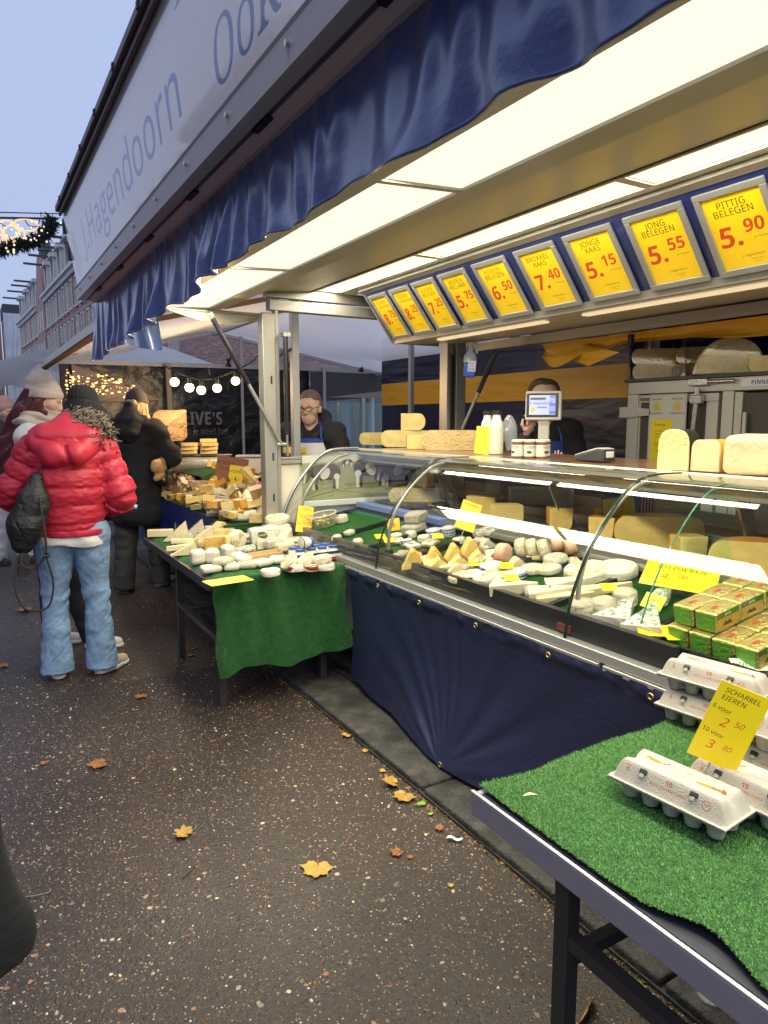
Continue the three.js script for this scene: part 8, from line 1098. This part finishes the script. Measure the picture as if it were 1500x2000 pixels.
// ---------------------------------------------------------------- fallen leaves
{
  const r = rng(55), leafTex = c => canvasTex(128, 128, g => { g.fillStyle = c[0]; g.fillRect(0, 0, 128, 128); const q = rng(c.length * 7 + c[0].length); for (let i = 0; i < 260; i++) { g.fillStyle = c[1 + (q() * (c.length - 1) | 0)]; g.globalAlpha = .18; g.beginPath(); g.arc(q() * 128, q() * 128, 2 + q() * 9, 0, 7); g.fill(); } g.globalAlpha = .8; g.strokeStyle = c[1]; g.lineWidth = 1.6; for (let k = -2; k <= 2; k++) { g.beginPath(); g.moveTo(64, 118); g.lineTo(64 + k * 32, 26 + Math.abs(k) * 18); g.stroke(); } });
  const kinds = [['#b08a3a', '#8a6224', '#c2a050', '#94762e'], ['#8f5a28', '#66401c', '#a8743a', '#74502a'], ['#b8963c', '#9a7228', '#9c963c', '#c8ac5a']].map(c => mat('#ffffff', .55, { map: leafTex(c), bumpMap: T.grain, bumpScale: .001, transmission: .0 }));
  const leafGeo = (seed, curl) => { const q = rng(seed), pts = [], lobes = [[-2.5, .36], [-2.15, .50], [-1.8, .50], [-1.5, .82], [-1.2, .64], [-1.0, .60], [-.72, .90], [-.5, .74], [-.3, .66], [-.14, .86], [0, 1.04], [.14, .88], [.3, .66], [.5, .74], [.72, .92], [1.0, .61], [1.2, .65], [1.5, .80], [1.8, .52], [2.15, .5], [2.5, .36]]; pts.push([0, -.12]); for (const [a, l0] of lobes) { const l = .22 + .76 * l0; const k = l * (.92 + .16 * q()); for (const d of [-.045, 0, .05]) { const m = d ? .90 + .08 * q() : 1; pts.push([Math.sin(a + d) * k * m, .1 + Math.cos(a + d) * k * m]); } } const s = new THREE.Shape(pts.map(p => new THREE.Vector2(...p))), g = new THREE.ShapeGeometry(s); let n = g.toNonIndexed(); // refine once so the blade can curl
    const p = n.attributes.position, P = [], U = []; const add = (a, b, c, d) => { if (d) { const m = (x, y) => [(x[0] + y[0]) / 2, (x[1] + y[1]) / 2], ab = m(a, b), bc = m(b, c), ca = m(c, a); add(a, ab, ca, d - 1); add(ab, b, bc, d - 1); add(ca, bc, c, d - 1); add(ab, bc, ca, d - 1); } else for (const v of [a, b, c]) { const rr = Math.hypot(v[0], v[1] - .2); P.push(v[0], curl * (.28 * rr * rr + .12 * Math.sin(v[0] * 5 + seed) * rr) + .02, -v[1]); U.push(.5 + v[0] / 2.2, .08 + (v[1] + .1) / 1.4); } };
    for (let i = 0; i < p.count; i += 3) add([p.getX(i), p.getY(i)], [p.getX(i + 1), p.getY(i + 1)], [p.getX(i + 2), p.getY(i + 2)], 2);
    const o = new THREE.BufferGeometry(); o.setAttribute('position', new THREE.Float32BufferAttribute(P, 3)); o.setAttribute('uv', new THREE.Float32BufferAttribute(U, 2)); o.computeVertexNormals(); return o; };
  const L = (label, px, py, size, k, curl, yaw, Y = .004, seed = 1, stem = true, tilt = 0) => { const p = onY(px, py, Y), t = thing('fallen_leaf', label, 'leaf', [p.x, Y, p.z]); part(t, 'blade', leafGeo(seed, curl).scale(size, size, size), kinds[k]); if (stem) part(t, 'stem', tube([[0, .003, 0], [.1 * size, .005 + .02 * size, size * .35], [.22 * size, .004, size * .8]], .0016, 10, 5), kinds[1]); t.rotation.set(tilt, yaw, 0, 'YXZ'); return t; };
  L('large yellow maple leaf lying flat in the lower middle of the street', 621, 1690, .070, 2, .22, 2.55, .004, 3);
  L('ochre curled leaf left of the middle of the street', 364, 1630, .050, 0, .8, .6, .006, 5); L('brown leaf with long stem on the left part of the street', 200, 1491, .060, 1, .8, 1.7, .006, 7); L('small brown leaf on the asphalt beneath the left table', 278, 1362, .045, 1, .9, .3, .006, 9);
  L('ochre leaf leaning against the kerb, upper of two', 770, 1530, .055, 0, .7, 1.1, .012, 11, true, .3); L('ochre leaf at the foot of the kerb, lower of two', 792, 1552, .065, 0, .6, 2.2, .010, 13); L('tiny yellow leaf by the kerb below the blue skirt', 716, 1467, .024, 2, .8, .5, .006, 15, false); L('small pale leaf by the kerb, above the pair of ochre leaves', 750, 1505, .022, 2, .6, 1.5, .006, 17, false); L('curled pale leaf by the kerb nearest the left table', 678, 1435, .036, 0, 1.2, 2.5, .008, 19);
  L('small brown leaf near the lower right of the street', 779, 1664, .034, 1, .8, 1.2, .006, 21); L('tiny orange leaf right of the large yellow leaf', 803, 1675, .016, 1, .5, .4, .004, 23, false); L('tiny yellow leaf near the kerb beside the egg table', 883, 1730, .014, 2, .3, .4, .004, 25, false);
  L('tiny orange leaf at the left of the street', 90, 1490, .026, 1, .6, 1.0, .005, 27, false); L('pinkish leaf at the far left edge of the street', 5, 1302, .060, 1, .5, .5, .006, 29); L('brown leaf behind the jeans on the left', 55, 1192, .085, 1, .9, 1.4, .006, 31); L('brown leaf under the left table', 375, 1280, .035, 1, .9, .5, .006, 33);
  L('small brown leaf by the kerb beside the white scrap', 862, 1618, .028, 1, .8, .9, .006, 35, false); L('brown leaf under the left end of the kerb', 545, 1303, .06, 0, 1.1, 1.2, .02, 37);
  L('big ochre leaf standing behind the leg of the egg table', 1150, 1972, .072, 0, .5, .4, .02, 39, true, -1.1);
  for (const [i, [x, y, w]] of [[823, 1570, 'green scrap of lettuce by the kerb, larger of two'], [841, 1590, 'green scrap of lettuce by the kerb, smaller of two'], [480, 1467, 'tiny green scrap in the middle of the street']].entries()) { const p = onY(x, y, .006); const o = solo('lettuce_scrap', w, 'leaf scrap', jitter(new THREE.SphereGeometry(.020 - .006 * i, 14, 10).scale(1, .35, .8), .008, 60, i), mat([.20, .36, .04], .5)); o.position.copy(p).setY(.008); }
  { const p = onY(888, 1640, .006), o = solo('paper_scrap', 'white paper scrap in the gap along the kerb', 'paper scrap', sheet(8, 4, (u, v) => [.055 * (u - .5), .008 + .005 * Math.sin(u * 7), .016 * (v - .5)]), M.white); o.position.copy(p).setY(.004); o.rotation.y = -.75; }
  { const pts = [onY(48, 1752, .004), onY(75, 1748, .008), onY(97, 1742, .006), onY(98, 1736, .004)]; solo('twig', 'thin pale twig on the asphalt at the lower left', 'twig', tube(pts, .0022, 20, 5), mat([.22, .20, .13], .8)); const p2 = [onY(356, 1715, .005), onY(372, 1700, .008), onY(381, 1690, .004)]; solo('twig', 'thin dark twig below the ochre curled leaf', 'twig', tube(p2, .002, 16, 5), mat([.09, .05, .03], .8)); }
  // dirt and leaf crumbs along the kerb: nobody could count them
  const N = 1600, geo = new THREE.IcosahedronGeometry(1, 0), im = new THREE.InstancedMesh(geo, mat([1, 1, 1], .9), N), m4 = new THREE.Matrix4(), q = new THREE.Quaternion(), c = new THREE.Color();
  for (let i = 0; i < N; i++) { const z = .2 - 4.6 * Math.pow(r(), 1.3), x = 1.487 - .035 * r() * r() - (r() < .1 ? .06 * r() : 0), s = .0015 + .005 * r() * r(); q.setFromEuler(new THREE.Euler(r() * 3, r() * 6, r() * 3)); m4.compose(V(x, .002, z), q, V(s * (1 + r()), s * .6, s)); im.setMatrixAt(i, m4); const k = r(); k < .7 ? c.setRGB(.03 + .05 * r(), .025 + .03 * r(), .015) : c.setRGB(.25 + .2 * r(), .16 + .1 * r(), .05); im.setColorAt(i, c); }
  im.name = 'litter'; scene.add(im); tag(im, 'crumbs of dirt and leaves in the gap along the kerb', 'litter', null, 'stuff');
}

// ---------------------------------------------------------------- shadows, then the picture
scene.traverse(o => { if (o.isMesh) { o.castShadow = true; o.receiveShadow = true; } });
renderer.render(scene, camera);
